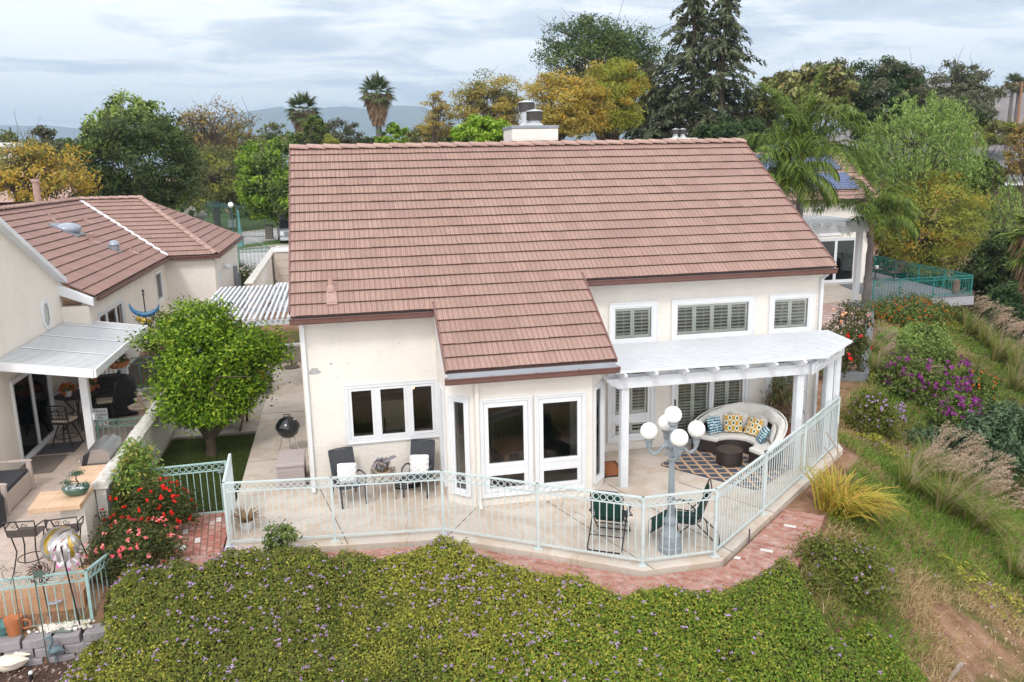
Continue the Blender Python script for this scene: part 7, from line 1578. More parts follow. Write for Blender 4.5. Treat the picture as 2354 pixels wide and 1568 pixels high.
# left group
T_('goldenrain_tree', 'golden yellow tree behind the left tile roof at the picture edge', (-60, 285, 205, 500), 42, 'gold', n_clump=120, per=75, L=.19, W=.075, seed=1, cr=.24, flat=.6, shell=.3, leaf2='olive', f2=.25, limbs=50, lump=.35)
T_('evergreen_tree', 'big dense dark green tree behind the left tile roof', (150, 250, 465, 510), 50, 'dark', n_clump=170, per=130, L=.27, W=.1, seed=2, cr=.2, shell=.5, lump=.3, low=-.9, leaf2='mid', f2=.12)
T_('broadleaf_tree', 'light green tree rising behind the big dark evergreen', (200, 218, 400, 380), 66, 'light', n_clump=80, per=110, L=.32, W=.16, seed=3, cr=.2, leaf2='mid', f2=.4)
T_('bushy_tree', 'dusty green tree in front of the hills at far left', (60, 280, 135, 400), 72, 'euc', n_clump=40, per=90, L=.3, W=.15, seed=4, cr=.24)
T_('sparse_tree', 'tall sparse tree with thin russet leaves left of the first palm', (365, 205, 600, 430), 96, 'russet', n_clump=120, per=34, L=.36, W=.16, seed=5, cr=.15, shell=.4, limbs=90, flat=.8)
T_('bushy_tree', 'olive green tree below the sparse russet tree', (395, 335, 600, 500), 88, 'olive', n_clump=130, per=110, L=.28, W=.12, seed=6, cr=.2, leaf2='yellowgreen', f2=.2, low=-.95)
T_('street_tree', 'round bright green street tree with pale trunk left of the main roof', (548, 322, 745, 556), 74, 'mid', bark='bark_pale', n_clump=170, per=130, L=.34, W=.16, seed=7, cr=.2, leaf2='bright', f2=.45, ground_z=.7, trunk_r=.2, low=-.6)
T_('bushy_tree', 'small thin grey green tree against the blue hills beside the first palm', (590, 280, 668, 345), 95, 'olive', n_clump=40, per=40, L=.3, W=.13, seed=8, cr=.22, limbs=30)
T_('bushy_tree', 'dark olive trees filling the gap beneath the first palm', (560, 312, 700, 365), 88, 'olive', n_clump=60, per=90, L=.35, W=.16, seed=9, cr=.25, leaf2='dark', f2=.4)
for (bx_, d_, lf_, sd, lab) in (((722, 275, 828, 350), 100, 'euc', 10, 'rounded grey green tree between the two skyline palms'), ((655, 300, 745, 360), 84, 'mid', 11, 'mid green tree under the shorter skyline palm'), ((866, 282, 940, 352), 92, 'bright', 12, 'bright green tree right of the taller skyline palm'), ((930, 292, 1050, 355), 85, 'olive', 13, 'olive tree just above the ridge left of the chimney'), ((800, 315, 880, 352), 110, 'dark', 14, 'low dark tree at the foot of the taller skyline palm'), ((700, 262, 745, 330), 80, 'mid', 15, 'slender leafy shoots right of the shorter skyline palm')):
    T_('bushy_tree', lab, bx_, d_, lf_, n_clump=45, per=100, L=.36, W=.17, seed=sd, cr=.26, low=-.95)
for (vx, vt, vs_, d_, sd, R_, lab) in ((697, 256, 300, 98, 20, 2.3, 'shorter skyline fan palm with dry skirt left of centre'), (866, 216, 262, 92, 21, 2.2, 'taller skyline fan palm with long brown skirt left of the chimney')):
    a = dp(vx, vt, d_); fan_palm('fan_palm', lab, (a[0], a[1], .5), a[2], sd, R_, .34, (a[2]-dp(vx, vs_+25, d_)[2]), 40, group=None) if 0 else fan_palm('fan_palm', lab, (a[0], a[1], .5), a[2], sd, R_, .34, (a[2]-dp(vx, vs_+22, d_)[2]), 40)
for bx_, d_, lf_, sd, lab in (((-80, 300, 90, 430), 84, 'olive', 16, 'olive tree behind the yellow tree at the left edge'), ((90, 320, 210, 440), 80, 'mid', 17, 'mid green tree between the yellow tree and the big evergreen'), ((440, 285, 600, 380), 105, 'olive', 18, 'olive tree crown filling in behind the sparse russet tree'), ((700, 310, 790, 352), 95, 'yellowgreen', 19, 'yellow green low crown just above the ridge right of the shorter palm'), ((1690, 205, 1800, 350), 72, 'dark', 23, 'dark tree filling the gap between the cedars and the magnolia'), ((2200, 360, 2300, 450), 58, 'mid', 24, 'leafy green tree half covering the low grey roof'), ((1000, 300, 1060, 350), 75, 'mid', 22, 'small mid green crown at the foot of the thin yellow tree')):
    T_('bushy_tree', lab, bx_, d_, lf_, n_clump=85, per=100, L=.32, W=.15, seed=sd, cr=.24, low=-.95)
# golden group behind the ridge
T_('goldenrain_tree', 'thin yellow tree at the left of the golden group by the chimney', (962, 208, 1045, 345), 66, 'gold2', n_clump=60, per=60, L=.2, W=.08, seed=30, cr=.26, shell=.35, limbs=45, flat=.45)
T_('goldenrain_tree', 'tall golden tree left of the chimney', (1035, 158, 1210, 345), 66, 'gold2', n_clump=130, per=105, L=.21, W=.085, seed=31, cr=.24, shell=.35, limbs=70, flat=.5, leaf2='olive', f2=.3)
T_('bushy_tree', 'bright yellow green bush just left of the chimney', (1022, 275, 1190, 365), 46, 'bright', n_clump=80, per=110, L=.24, W=.1, seed=32, cr=.2, low=-.9)
T_('goldenrain_tree', 'broad orange gold tree behind the chimney', (1195, 155, 1400, 350), 54, 'gold', n_clump=160, per=130, L=.19, W=.08, seed=33, cr=.23, shell=.4, limbs=60, flat=.5, leaf2='gold2', f2=.6)
T_('goldenrain_tree', 'yellow green tree right of the orange gold tree', (1315, 118, 1490, 345), 57, 'yellowgreen', n_clump=150, per=130, L=.2, W=.08, seed=34, cr=.23, shell=.4, limbs=50, flat=.55, leaf2='gold', f2=.25)
T_('broadleaf_tree', 'tall feathery green tree behind the golden trees', (1240, 18, 1540, 250), 78, 'dark2', n_clump=200, per=110, L=.28, W=.11, seed=35, cr=.2, shell=.35, limbs=80, lump=.5, leaf2='mid', f2=.55)
a = dp(1588, 345, 62); conifer('cedar_tree', 'tall cedar with two drooping neighbours, left one of the pair of spires', (a[0], a[1], -1), 21.5, 7.2, 40)
a = dp(1650, 345, 60); conifer('cedar_tree', 'tall cedar right of the pair, its boughs reaching over the far chimney', (a[0], a[1], -1), 21.0, 5.0, 41, lean=.3, gap=.1)
a = dp(1490, 345, 64); conifer('cedar_tree', 'shorter grey green cedar left of the tall pair', (a[0], a[1], -1), 15.5, 6.0, 42)
a = dp(1730, 345, 66); conifer('cedar_tree', 'low cedar at the right foot of the tall pair', (a[0], a[1], -1), 9.0, 4.6, 43)
T_('dark_tree', 'dark green tree mass behind the far chimney', (1440, 200, 1600, 350), 74, 'dark', n_clump=80, per=110, L=.34, W=.14, seed=44, cr=.22, low=-.95); T_('dark_tree', 'dark undergrowth tree below the cedars', (1600, 270, 1790, 350), 56, 'dark2', n_clump=60, per=110, L=.28, W=.12, seed=45, cr=.24, low=-.95)
# right group
T_('magnolia_tree', 'magnolia with coarse leathery leaves above the queen palm', (1735, 125, 1965, 300), 58, 'magnolia', n_clump=150, per=46, L=.4, W=.2, seed=50, cr=.15, shell=.35, limbs=60, lump=.4)
T_('evergreen_tree', 'dusty eucalyptus behind the magnolia', (1830, 135, 1990, 260), 75, 'euc', n_clump=80, per=90, L=.36, W=.14, seed=51, cr=.2)
T_('evergreen_tree', 'large rounded dark willow-leaved tree right of the magnolia', (1925, 128, 2125, 330), 64, 'dark2', n_clump=150, per=130, L=.32, W=.1, seed=52, cr=.2, leaf2='euc', f2=.3, low=-.95)
T_('eucalyptus_tree', 'open brownish eucalyptus on the right skyline', (2100, 142, 2310, 300), 80, 'euc', n_clump=120, per=70, L=.36, W=.15, seed=53, cr=.17, shell=.3, limbs=50, lump=.45)
T_('evergreen_tree', 'dull brown green tree below the skyline eucalyptus', (2080, 225, 2290, 330), 74, 'euc', n_clump=80, per=100, L=.34, W=.14, seed=54, cr=.22, low=-.95, leaf2='dark', f2=.3)
weeping('pepper_tree', 'large pale green weeping pepper tree right of the queen palm', (1955, 208, 2260, 490), 57, 'pepper', 620, 55, .26, .07, .55, per=30)
T_('olive_tree', 'straggly yellow olive bush at the right edge above the grey roof', (2190, 272, 2345, 350), 72, 'olive', n_clump=70, per=70, L=.34, W=.1, seed=56, cr=.22, leaf2='yellowgreen', f2=.3)
T_('bare_tree', 'brown leafed tree at the far right edge beside the grey roof', (2310, 262, 2400, 430), 48, 'russet', n_clump=60, per=50, L=.2, W=.09, seed=57, cr=.2, limbs=40)
T_('goldenrain_tree', 'yellow green tree with gold tips behind the teal deck', (1985, 395, 2265, 640), 54, 'yellowgreen', n_clump=150, per=130, L=.19, W=.08, seed=58, cr=.22, leaf2='gold', f2=.3, flat=.5, low=-.95, ground_z=-4)
T_('dark_tree', 'dark leafy bank tree directly behind the deck railing', (2000, 500, 2190, 700), 56, 'dark2', n_clump=90, per=120, L=.3, W=.13, seed=59, cr=.22, low=-.98, ground_z=-5, leaf2='mid', f2=.3)
weeping('pepper_tree', 'mid green weeping tree below the grey roof at right', (2160, 400, 2400, 640), 57, 'pepper', 420, 60, .24, .07, .5, ground_z=-5)
for i, (bx_, d_, lf_, lab) in enumerate((((2200, 560, 2400, 830), 47, 'dark2', 'dark canyon tree right of the teal deck corner'), ((2220, 500, 2420, 760), 46, 'dark', 'dark canyon tree at the right edge behind the palm trunk'), ((2235, 640, 2400, 800), 42, 'dark2', 'low dark shrubby tree at the foot of the edge palm'), ((2060, 640, 2250, 800), 58, 'dark', 'shaded dark tree under the end of the deck'))):
    T_('dark_tree', lab, bx_, d_, lf_, n_clump=130, per=130, L=.26, W=.11, seed=62+i, cr=.2, low=-.98, ground_z=-8)
# skyline fan palms far right, telegraph pole
for vx, vt, sd in ((2328, 192, 70), (2342, 200, 71)):
    a = dp(vx, vt, 130); fan_palm('fan_palm', ('tall thin fan palm at the far right skyline' if sd == 70 else 'second thin fan palm at the far right, beside the wooden pole'), (a[0], a[1], 0), a[2], sd, 1.7, .28, .6, 30)
a = dp(2349, 188, 120); PO = thing('utility_pole', 'brown wooden utility pole at the far right edge', 'pole', (a[0], a[1], 0)); MB().tube([(0, 0, -1), (0, 0, a[2])], [.2, .13], 10).build('shaft', PO, simple('pole_wood', rgb(150, 108, 80), .9, .2)); MB().box(-1.1, 1.1, -.06, .06, a[2]-.7, a[2]-.55).build('crossarm', PO, M['bark'])
# palms by the right-hand house
a = dp(1838, 470, 38); feather_palm('queen_palm', 'large queen palm with arching fronds behind the right end of the main roof', (a[0], a[1], -.1), dp(1838, 398, 38)[2], 30, 3.9, 80, .19, 1.1, 1.1, (.05, -.1))
a = dp(1800, 500, 36); feather_palm('queen_palm', 'lower queen palm crown hanging beside the right rake of the main roof', (a[0], a[1], -.1), dp(1800, 462, 36)[2], 22, 2.7, 83, .2, .95, 1.5, (.1, -.2))
feather_palm('queen_palm', 'smaller queen palm with grey trunk at the corner of the teal deck', (25.67, 16.83, -.02), 3.35, 20, 2.7, 81, .17, .85, 1.3, (.5, -.2))
a = dp(2372, 545, 27); fan_palm('fan_palm', 'fan palm at the right picture edge, only its shaggy trunk and left fans showing', (a[0]+.95, a[1], -6.5), a[2]-.1, 82, 1.75, .36, 2.2, 34, 'palm')
# far tree belt: reads as one mass
rng = np.random.default_rng(90); n = 420; az = rng.uniform(-42, 46, n); dd = rng.uniform(95, 330, n); th = np.radians(az)+_ya; Cx = CAMP[0]+np.sin(th)*dd; Cy = CAMP[1]+np.cos(th)*dd
hh = rng.uniform(2.2, 5.2, n); P = np.repeat(np.stack([Cx, Cy, hh*.62+.3], 1), 150, 0); Rr = np.repeat(hh, 150); D = unit(rng.normal(size=P.shape))*(.45+.55*rng.random(len(P))**.5)[:, None]; P = P+D*Rr[:, None]*np.array([1.25, 1.25, .62]); P[:, 2] = np.maximum(P[:, 2], .2)
ln = .75+.5*rng.random(len(P)); o = mesh_np('tree_belt', leaf_quads(P, D+np.array([0, 0, .6])+rng.normal(size=P.shape)*.4, ln, ln*.6, rng), 4, [LM['dark'], LM['olive'], LM['mid']], None, np.repeat(rng.integers(0, 3, n), 150)); tag(o, 'far-off mixed trees filling the valley behind the houses', 'trees', kind='stuff')

# ------------------------------------------------------------------ lemon tree in the side yard
rng = np.random.default_rng(5); lt = thing('lemon_tree', 'bright yellow green lemon tree on the small lawn beside the house', 'tree', (-2.55, 3.15, -.1))
c = np.array([-2.3, 3.5, 2.12]); Rv = np.array([1.5, 1.45, 1.66])
C = []
for cc, rr_, k_ in (((-2.4, 3.5, 2.55), (1.25, 1.2, .95), 90), ((-2.7, 3.4, 1.55), (1.02, 1.0, .72), 66), ((-1.5, 3.6, 2.55), (.82, .8, .55), 40), ((-2.55, 3.6, 3.25), (.85, .8, .5), 40), ((-1.9, 3.3, 1.7), (.75, .8, .6), 34), ((-2.6, 3.3, 1.2), (.95, .9, .35), 44)):
    D = unit(rng.normal(size=(k_, 3))); C.append(np.array(cc)+D*np.array(rr_)*(.6+.45*rng.random((k_, 1))))
C = np.concatenate(C)
C = np.concatenate([C, c+np.array([[-1.75, .2, .75], [-1.5, .1, .85], [1.45, 0, .25], [1.6, .1, .1], [1.3, -.2, .45]])+0])
P = np.repeat(C, 135, 0); P = P+rng.normal(size=P.shape)*np.array([.19, .19, .12]); N = unit(P-c)*.5+np.array([0, 0, .45])+rng.normal(size=P.shape)*.5; ln = .115*(.7+.6*rng.random(len(P))); org = np.array([-2.55, 3.15, -.1])
mesh_np('crown', leaf_quads(P-org, N, ln, ln*.42, rng, unit(P-c)+rng.normal(size=P.shape)*.6+np.array([0, 0, .3])), 4, LM['lemon'], lt)
tb = MB(); tb.tube([(0, 0, -.1), (.03, .02, .25), (0, 0, .5)], [.15, .12, .11], 10)
for k in range(9):
    a = 2*PI*k/9+rng.uniform(-.3, .3); e = c-org+np.array([math.cos(a)*1.0, math.sin(a)*.95, rng.uniform(-.3, .6)]); pp_ = limb_path((0, 0, .42), e, rng, .1, 5); tb.tube(pp_, [.07, .055, .042, .03, .012], 7)
    for q in range(3): tb.tube(limb_path(pp_[2+q % 2], e+rng.normal(size=3)*.45, rng, .1, 3), [.025, .018, .006], 5)
tb.build('trunk', lt, M['bark'], smooth=True)
# ------------------------------------------------------------------ ground cover and shrubs
def tg(vx, vy, h=0.0):
    """sight line to the terrain (plus a plant height)"""
    d = _ray(vx, vy); ts = np.linspace(4, 90, 3000); P = CAMP+d*ts[:, None]; z = terrain(P[:, 0], P[:, 1])+h; i = int(np.argmax(P[:, 2] < z)); return P[i]
def inpoly(x, y, poly): return poly_sd(x, y, poly)
lan_top = [(212, 1370), (255, 1322), (330, 1296), (440, 1288), (600, 1262), (850, 1256), (1020, 1228), (1100, 1240), (1200, 1282), (1330, 1312), (1430, 1346), (1500, 1328), (1650, 1330), (1750, 1302), (1830, 1288), (1885, 1320), (1910, 1372)]
LANP = [tuple(gp(vx, vy-3, .13)[:2]) for vx, vy in [(a, b_+(16 if 300 < a < 980 else 24 if a < 1150 and a > 900 else 5)) for a, b_ in lan_top]]+[tuple(tg(vx, vy, .1)[:2]) for vx, vy in ((1985, 1420), (2055, 1480), (2140, 1567))]
LANP = LANP+[(LANP[-1][0]-1.2, LANP[-1][1]-3.0), (-2.2, -12.5)]+[tuple(tg(vx, vy, .3)[:2]) for vx, vy in ((95, 1590), (165, 1500), (195, 1440))]
def lan_h(x, y):
    e = np.maximum(0, -poly_sd(x, y, LANP)); n = vnoise(x, y, .8, 21)*.45+vnoise(x, y, 1.9, 22)*.42+vnoise(x, y, 4.6, 23)*.42
    z0 = terrain(x, y); return np.maximum(z0, -.9-2.5*np.maximum(0, -y-4.2)*.2*0+z0*0+z0)+(.06+.78*n)*sm(-.05, .6, e)+.06
rng = np.random.default_rng(31)
pa = np.array(LANP); lo = pa.min(0); hi = pa.max(0)
n = 800000; x = rng.uniform(lo[0], hi[0], n); y = rng.uniform(lo[1], hi[1], n); k = poly_sd(x, y, LANP) < .02; x, y = x[k], y[k]
dist = np.hypot(x-CAMP[0], y-CAMP[1]); 
e_ = 1e-2
hz_ = lan_h(x, y); gxn = (lan_h(x+.06, y)-hz_)/.06; gyn = (lan_h(x, y+.06)-hz_)/.06
P = np.stack([x, y, hz_-rng.random(len(x))**1.3*.2+rng.normal(size=len(x))*.018], 1)
N = np.stack([-gxn*.6, -gyn*.6-.15, np.ones(len(x))], 1)+rng.normal(size=P.shape)*.42
spr = rng.random(len(x)) < .035; P[spr, 2] += .03+.1*rng.random(spr.sum()); L_ = .043*(.5+1.05*rng.random(len(x)))
Q = leaf_quads(P, N, L_, L_*.58, rng)
yel = vnoise(x, y, .5, 40)*.6+vnoise(x, y, 2.4, 41)*.4+.10*sm(-8.5, -4.5, y)+.04*rng.normal(size=len(x)); vivid = sm(-1, 7, x)*(1-sm(-7.2, -5.2, y))
mi = np.where(rng.random(len(x)) < vivid*.55, 2, np.where(rng.random(len(x)) < .12+.6*sm(.42, .74, yel), 1, 0))
M['gr_a'] = leafmat('grass_lush', gpal((70, 104, 30), (94, 130, 40), (120, 150, 54), (140, 156, 70), k=.66), .3); M['gr_b'] = leafmat('grass_mixed', gpal((112, 122, 56), (138, 140, 72), (160, 156, 90), (96, 116, 48), k=.66), .3); M['gr_c'] = leafmat('grass_straw', gpal((176, 152, 108), (196, 172, 128), (150, 130, 86), (206, 186, 144), k=.64), .3)
M['lan_a'] = leafmat('lantana_leaf', gpal((68, 82, 32), (98, 112, 42), (128, 138, 54), (86, 94, 42), (134, 120, 66), k=1.0), .36)
M['lan_b'] = leafmat('lantana_leaf_yellow', gpal((128, 134, 48), (156, 156, 58), (182, 176, 74), (108, 120, 46), k=1.0), .38)
M['lan_c'] = leafmat('lantana_leaf_vivid', gpal((76, 106, 28), (102, 132, 38), (130, 156, 50), (84, 104, 36), k=1.0), .36)
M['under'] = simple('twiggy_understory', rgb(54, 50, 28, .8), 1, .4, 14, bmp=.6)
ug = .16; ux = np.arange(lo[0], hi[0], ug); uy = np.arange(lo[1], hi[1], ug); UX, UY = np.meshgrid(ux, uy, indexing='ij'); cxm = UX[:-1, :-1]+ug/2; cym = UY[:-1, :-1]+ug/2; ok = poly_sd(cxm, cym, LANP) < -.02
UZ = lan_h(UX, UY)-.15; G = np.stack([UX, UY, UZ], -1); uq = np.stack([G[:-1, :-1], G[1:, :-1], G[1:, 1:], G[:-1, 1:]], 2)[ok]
# flower heads: a few small florets each
nf = 7500; fx = rng.uniform(lo[0], hi[0], nf); fy = rng.uniform(lo[1], hi[1], nf); pr = (.22+.78*sm(.42, .72, vnoise(fx, fy, 1.1, 50)*.5+vnoise(fx, fy, .35, 51)*.5))*(1-.72*sm(1.5, 8, fx))*(1-.35*sm(-6, -9, fy)); k = (poly_sd(fx, fy, LANP) < -.05) & (rng.random(nf) < pr*.9); fx, fy = fx[k], fy[k]
FP = np.repeat(np.stack([fx, fy, lan_h(fx, fy)+.03], 1), 7, 0)+rng.normal(size=(len(fx)*7, 3))*np.array([.015, .015, .007]); FQ = leaf_quads(FP, np.array([0, -.3, 1.0])+rng.normal(size=FP.shape)*.4, .026, .022, rng)
M['lilac'] = leafmat('lilac_floret', [rgb(160, 122, 182), rgb(178, 144, 196), rgb(200, 176, 212), rgb(146, 106, 170)], .15)
tx_ = rng.uniform(lo[0], hi[0], 2600); ty_ = rng.uniform(lo[1], hi[1], 2600); k = (poly_sd(tx_, ty_, LANP) < -.2) & (rng.random(2600) < sm(.35, .8, vnoise(tx_, ty_, .9, 55))); tx_, ty_ = tx_[k], ty_[k]
TW = blades(np.stack([tx_, ty_, lan_h(tx_, ty_)-.05], 1), rng.normal(size=(len(tx_), 3))*np.array([.8, .8, .3])+np.array([.2, 0, .55]), .12+.22*rng.random(len(tx_)), .011, rng, .5, 2); FQ = np.concatenate([FQ, TW]); tw_n = len(TW)
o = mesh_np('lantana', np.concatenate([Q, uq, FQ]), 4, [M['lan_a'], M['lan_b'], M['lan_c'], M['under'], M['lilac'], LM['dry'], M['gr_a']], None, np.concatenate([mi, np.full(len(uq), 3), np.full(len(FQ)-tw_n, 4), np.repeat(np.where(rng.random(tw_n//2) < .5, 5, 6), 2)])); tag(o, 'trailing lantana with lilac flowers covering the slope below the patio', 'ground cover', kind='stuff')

# grass on the slope: long lush, straw and weedy patches
def off_path(x, y):
    return poly_sd(x, y, DIRT)
DIRT = [tuple(tg(vx, vy)[:2]) for vx, vy in ((2150, 1405), (2215, 1405), (2353, 1480), (2420, 1640), (2235, 1640), (2200, 1500))]
def scatter(n, x0, x1, y0, y1, power, rng, lan=True):
    x = rng.uniform(x0, x1, n); y = rng.uniform(y0, y1, n); sd = poly_sd(x, y, PLAT); d = np.hypot(x-CAMP[0], y-CAMP[1])
    k = (sd > .12) & (rng.random(n) < np.minimum(1, (11/d)**power))
    if lan: k &= poly_sd(x, y, LANP) > .05
    k &= (x > 5.5) & ~((x < 10.3) & (poly_sd(x, y, [(9.6, -3.4), (10.25, -3.9), (9.5, -4.8), (7.7, -6.35), (5.3, -6.25), (5.7, -5)]) < 0))
    dp_ = poly_sd(x, y, DIRT); k &= (dp_ > .1) | (rng.random(n) < .06)
    return x[k], y[k]
x, y = scatter(1000000, 6, 38, -13, 27, 1.15, rng); z = terrain(x, y); d = np.hypot(x-CAMP[0], y-CAMP[1])
cls = vnoise(x, y, .45, 60)*.55+vnoise(x, y, 1.6, 61)*.45+.08*rng.normal(size=len(x)); nearp = np.exp(-np.maximum(0, poly_sd(x, y, DIRT))/1.0)
cls = cls+.35*nearp+.10*sm(14, 26, x)*sm(-2, -8, y)
ln = (.16+.22*rng.random(len(x)))*(.7+.9*vnoise(x, y, .7, 62))*(1-.5*nearp)
D = np.stack([.38+rng.normal(size=len(x))*.45, -.12+rng.normal(size=len(x))*.45, .85+.3*rng.random(len(x))], 1)
Q = blades(np.stack([x, y, z-.02], 1), D, ln, .009+.0006*d, rng, .9, 2)
mi = np.repeat(np.where(cls > .68, 2, np.where(cls > .53, 1, 0)), 1); mi = np.repeat(mi[:, None], 2, 1).reshape(-1)
# weedy lantana and ivy patches among it
x2, y2 = scatter(420000, 6, 38, -13, 27, 1.1, rng); pt = vnoise(x2, y2, .38, 70)*.6+vnoise(x2, y2, 1.3, 71)*.4; k = (pt > .53) & (poly_sd(x2, y2, DIRT) > .5); x2, y2, pt = x2[k], y2[k], pt[k]; hh = terrain(x2, y2)+sm(.53, .66, pt)*(.12+.4*vnoise(x2, y2, 1.7, 72)*rng.random(len(x2))**.4)
P2 = np.stack([x2, y2, hh], 1); d2 = np.hypot(x2-CAMP[0], y2-CAMP[1]); l2 = (.04+.0022*d2)*(.7+.6*rng.random(len(x2))); Q2 = leaf_quads(P2, np.array([.2, -.2, 1.0])+rng.normal(size=P2.shape)*.55, l2, l2*.55, rng); m2 = np.where(vnoise(x2, y2, .6, 73) > .55, 4, 3)
k = rng.random(len(x2)) < .012; F2 = np.repeat(P2[k]+np.array([0, 0, .05]), 6, 0)+rng.normal(size=(k.sum()*6, 3))*.028; FQ2 = leaf_quads(F2, np.array([0, -.3, 1.0])+rng.normal(size=F2.shape)*.4, .04, .034, rng)
o = mesh_np('grass', np.concatenate([Q, Q2, FQ2]), 4, [M['gr_a'], M['gr_b'], M['gr_c'], M['lan_a'], M['lan_b'], M['lilac']], None, np.concatenate([mi, m2, np.full(len(FQ2), 5)])); tag(o, 'wild grass and weeds on the bank right of the patio railing', 'grass', kind='stuff')
rng2 = np.random.default_rng(77); st_ = MB(); nS = 0
while nS < 170:
    q_ = tg(rng2.uniform(2060, 2400), rng2.uniform(1390, 1600)); s_ = rng2.uniform(.012, .05)
    st_.cbox((q_[0], q_[1], q_[2]+s_*.2), (s_*1.4, s_, s_*.8), tuple(rng2.uniform(-1, 1, 3))); nS += 1
tag(st_.build('stones', mat=simple('clod', rgb(176, 150, 130, .8), 1, .3, 20, rnd=.25), bevel=.004), 'small stones and clods scattered on the bare dirt at the bottom right', 'stones', kind='stuff')
# short lawn blades by the lemon tree
n = 26000; x = rng.uniform(-3.72, -1.6, n); y = rng.uniform(-.4, 4.66, n); Q = blades(np.stack([x, y, np.full(n, -.085)], 1), np.stack([rng.normal(size=n)*.4, rng.normal(size=n)*.4, np.ones(n)], 1), .05+.04*rng.random(n), .012, rng, .5, 1)
o = mesh_np('lawn_grass', Q, 4, leafmat('lawn_blade', gpal((64, 84, 30), (84, 106, 40), (104, 124, 52), (124, 116, 62), k=.5)), None); tag(o, 'short lawn grass under the lemon tree', 'grass', kind='stuff')

def shrub(name, label, base, c, R, leaf, n_clump=60, per=60, L=.06, W=.03, seed=0, fl=None, nfl=0, fsize=.05, flrange=(-.1, 1.0), cat='shrub', group=None, stems=10, shell=.5, cr=.22, up=.4, lump=.3, petals=7):
    rng = np.random.default_rng(seed); base = np.array(base, float); c = np.array(c, float); R = np.array(R, float); t = thing(name, label, cat, tuple(base), 0, group)
    D = unit(rng.normal(size=(n_clump*3, 3))); D = D[D[:, 2] > -.7][:n_clump]; lob = unit(rng.normal(size=(7, 3))); lo_ = 1+lump*(np.max(D@lob.T, 1)-.78)
    C = c+D*R*((shell+(1-shell)*rng.random(len(D))**.6)*lo_)[:, None]; P = np.repeat(C, per, 0); P = P+rng.normal(size=P.shape)*cr*np.mean(R)*.55; P[:, 2] = np.maximum(P[:, 2], base[2]+.03)
    N = unit(P-c)*.5+np.array([0, 0, up])+rng.normal(size=P.shape)*.5; ln = L*(.7+.6*rng.random(len(P)))
    mesh_np('foliage', leaf_quads(P-base, N, ln, ln*W/L, rng), 4, LM.get(leaf, leaf) if isinstance(leaf, str) else leaf, t)
    if nfl:
        D2 = unit(rng.normal(size=(nfl*4, 3))+np.array([0, -.5, .3])); D2 = D2[(D2[:, 2] > flrange[0]) & (D2[:, 2] < flrange[1])][:nfl]; FC = c+D2*R*(1.0+.1*rng.random(len(D2)))[:, None]
        FP = np.repeat(FC, petals, 0)+rng.normal(size=(len(FC)*petals, 3))*fsize*.28; FQ = leaf_quads(FP-base, np.repeat(D2, petals, 0)+rng.normal(size=FP.shape)*.6, fsize*(.7+.5*rng.random(len(FP))), fsize*.7, rng)
        mesh_np('blossoms', FQ, 4, fl, t)
    sb = MB()
    for i in range(stems): sb.tube(limb_path(rng.normal(size=3)*np.array([.05, .05, 0]), C[rng.integers(len(C))]-base, rng, .08, 4), [.018*np.mean(R)+.004, .014*np.mean(R)+.003, .01*np.mean(R)+.002, .004], 5)
    sb.build('stems', t, M['bark']); return t
FLW = {'red': leafmat('red_petal', [rgb(190, 16, 14), rgb(222, 34, 24), rgb(236, 60, 40)], .15), 'pink': leafmat('pink_petal', [rgb(214, 60, 84), rgb(232, 104, 116), rgb(244, 160, 150), rgb(236, 128, 104)], .15), 'purple': leafmat('magenta_bract', [rgb(112, 34, 106), rgb(138, 52, 132), rgb(156, 78, 148)], .2),
 'orange': leafmat('orange_floret', [rgb(214, 96, 20), rgb(232, 130, 36), rgb(200, 70, 22)], .15), 'peach': leafmat('peach_petal', [rgb(244, 176, 130), rgb(246, 196, 160), rgb(240, 150, 100)], .2), 'white': leafmat('white_petal', [rgb(238, 232, 220), rgb(244, 220, 210)], .15), 'yellow': leafmat('yellow_petal', [rgb(238, 196, 60), rgb(244, 214, 90)], .2)}
LM['rose'] = leafmat('leaf_rose', gpal((50, 66, 34), (70, 84, 40), (94, 100, 48), (120, 108, 58), k=.58)); LM['roselight'] = leafmat('leaf_rose_new', gpal((86, 116, 48), (110, 142, 58), (142, 162, 76), (166, 150, 84), k=.62))
A7 = lambda zx, zy: ((zx*.5947)*.57446, (1800+zy*.5947)*.57446)
shrub('rose_bush', 'tall bush covered in bright red roses beside the aqua gate', (-3.1, -1.45, -.14), (-3.0, -1.5, .5), (.78, .5, .62), 'rose', 110, 60, .06, .036, 1, FLW['red'], 54, .06, (-.55, .9), lump=.7)
shrub('rose_bush', 'rounded bush of pink and coral roses below the red roses', (-3.05, -2.75, -.2), (-3.02, -2.8, .3), (.78, .62, .52), 'rose', 130, 60, .055, .034, 2, FLW['pink'], 44, .06, (-.6, .95), lump=.5)
shrub('tall_shrub', 'tall leafy light green shrub growing up at the end of the white wall', (-3.35, -1.0, -.14), (-3.3, -1.0, .75), (.4, .34, .95), 'roselight', 90, 40, .1, .045, 3, None, 0, cr=.3, stems=16, lump=.6)
shrub('tall_shrub', 'airy upright shrub with reddish stems against the garden wall', (-3.6, .1, -.1), (-3.58, .1, .7), (.22, .3, .75), 'roselight', 40, 30, .09, .04, 4, None, 0, cr=.35, stems=12, lump=.6)
shrub('tall_shrub', 'narrow leafy shrub behind the aqua gate', (-2.85, -.55, -.1), (-2.85, -.5, .45), (.3, .25, .55), 'roselight', 30, 30, .1, .03, 5, None, 0, cr=.4)
a = gp(648, 1285, -.1); shrub('nandina', 'young bright green nandina sprig in front of the railing', (a[0], a[1], -.12), (a[0], a[1]-.0, .3), (.26, .25, .38), 'mid', 34, 20, .11, .035, 6, None, 0, cr=.35, lump=.6)
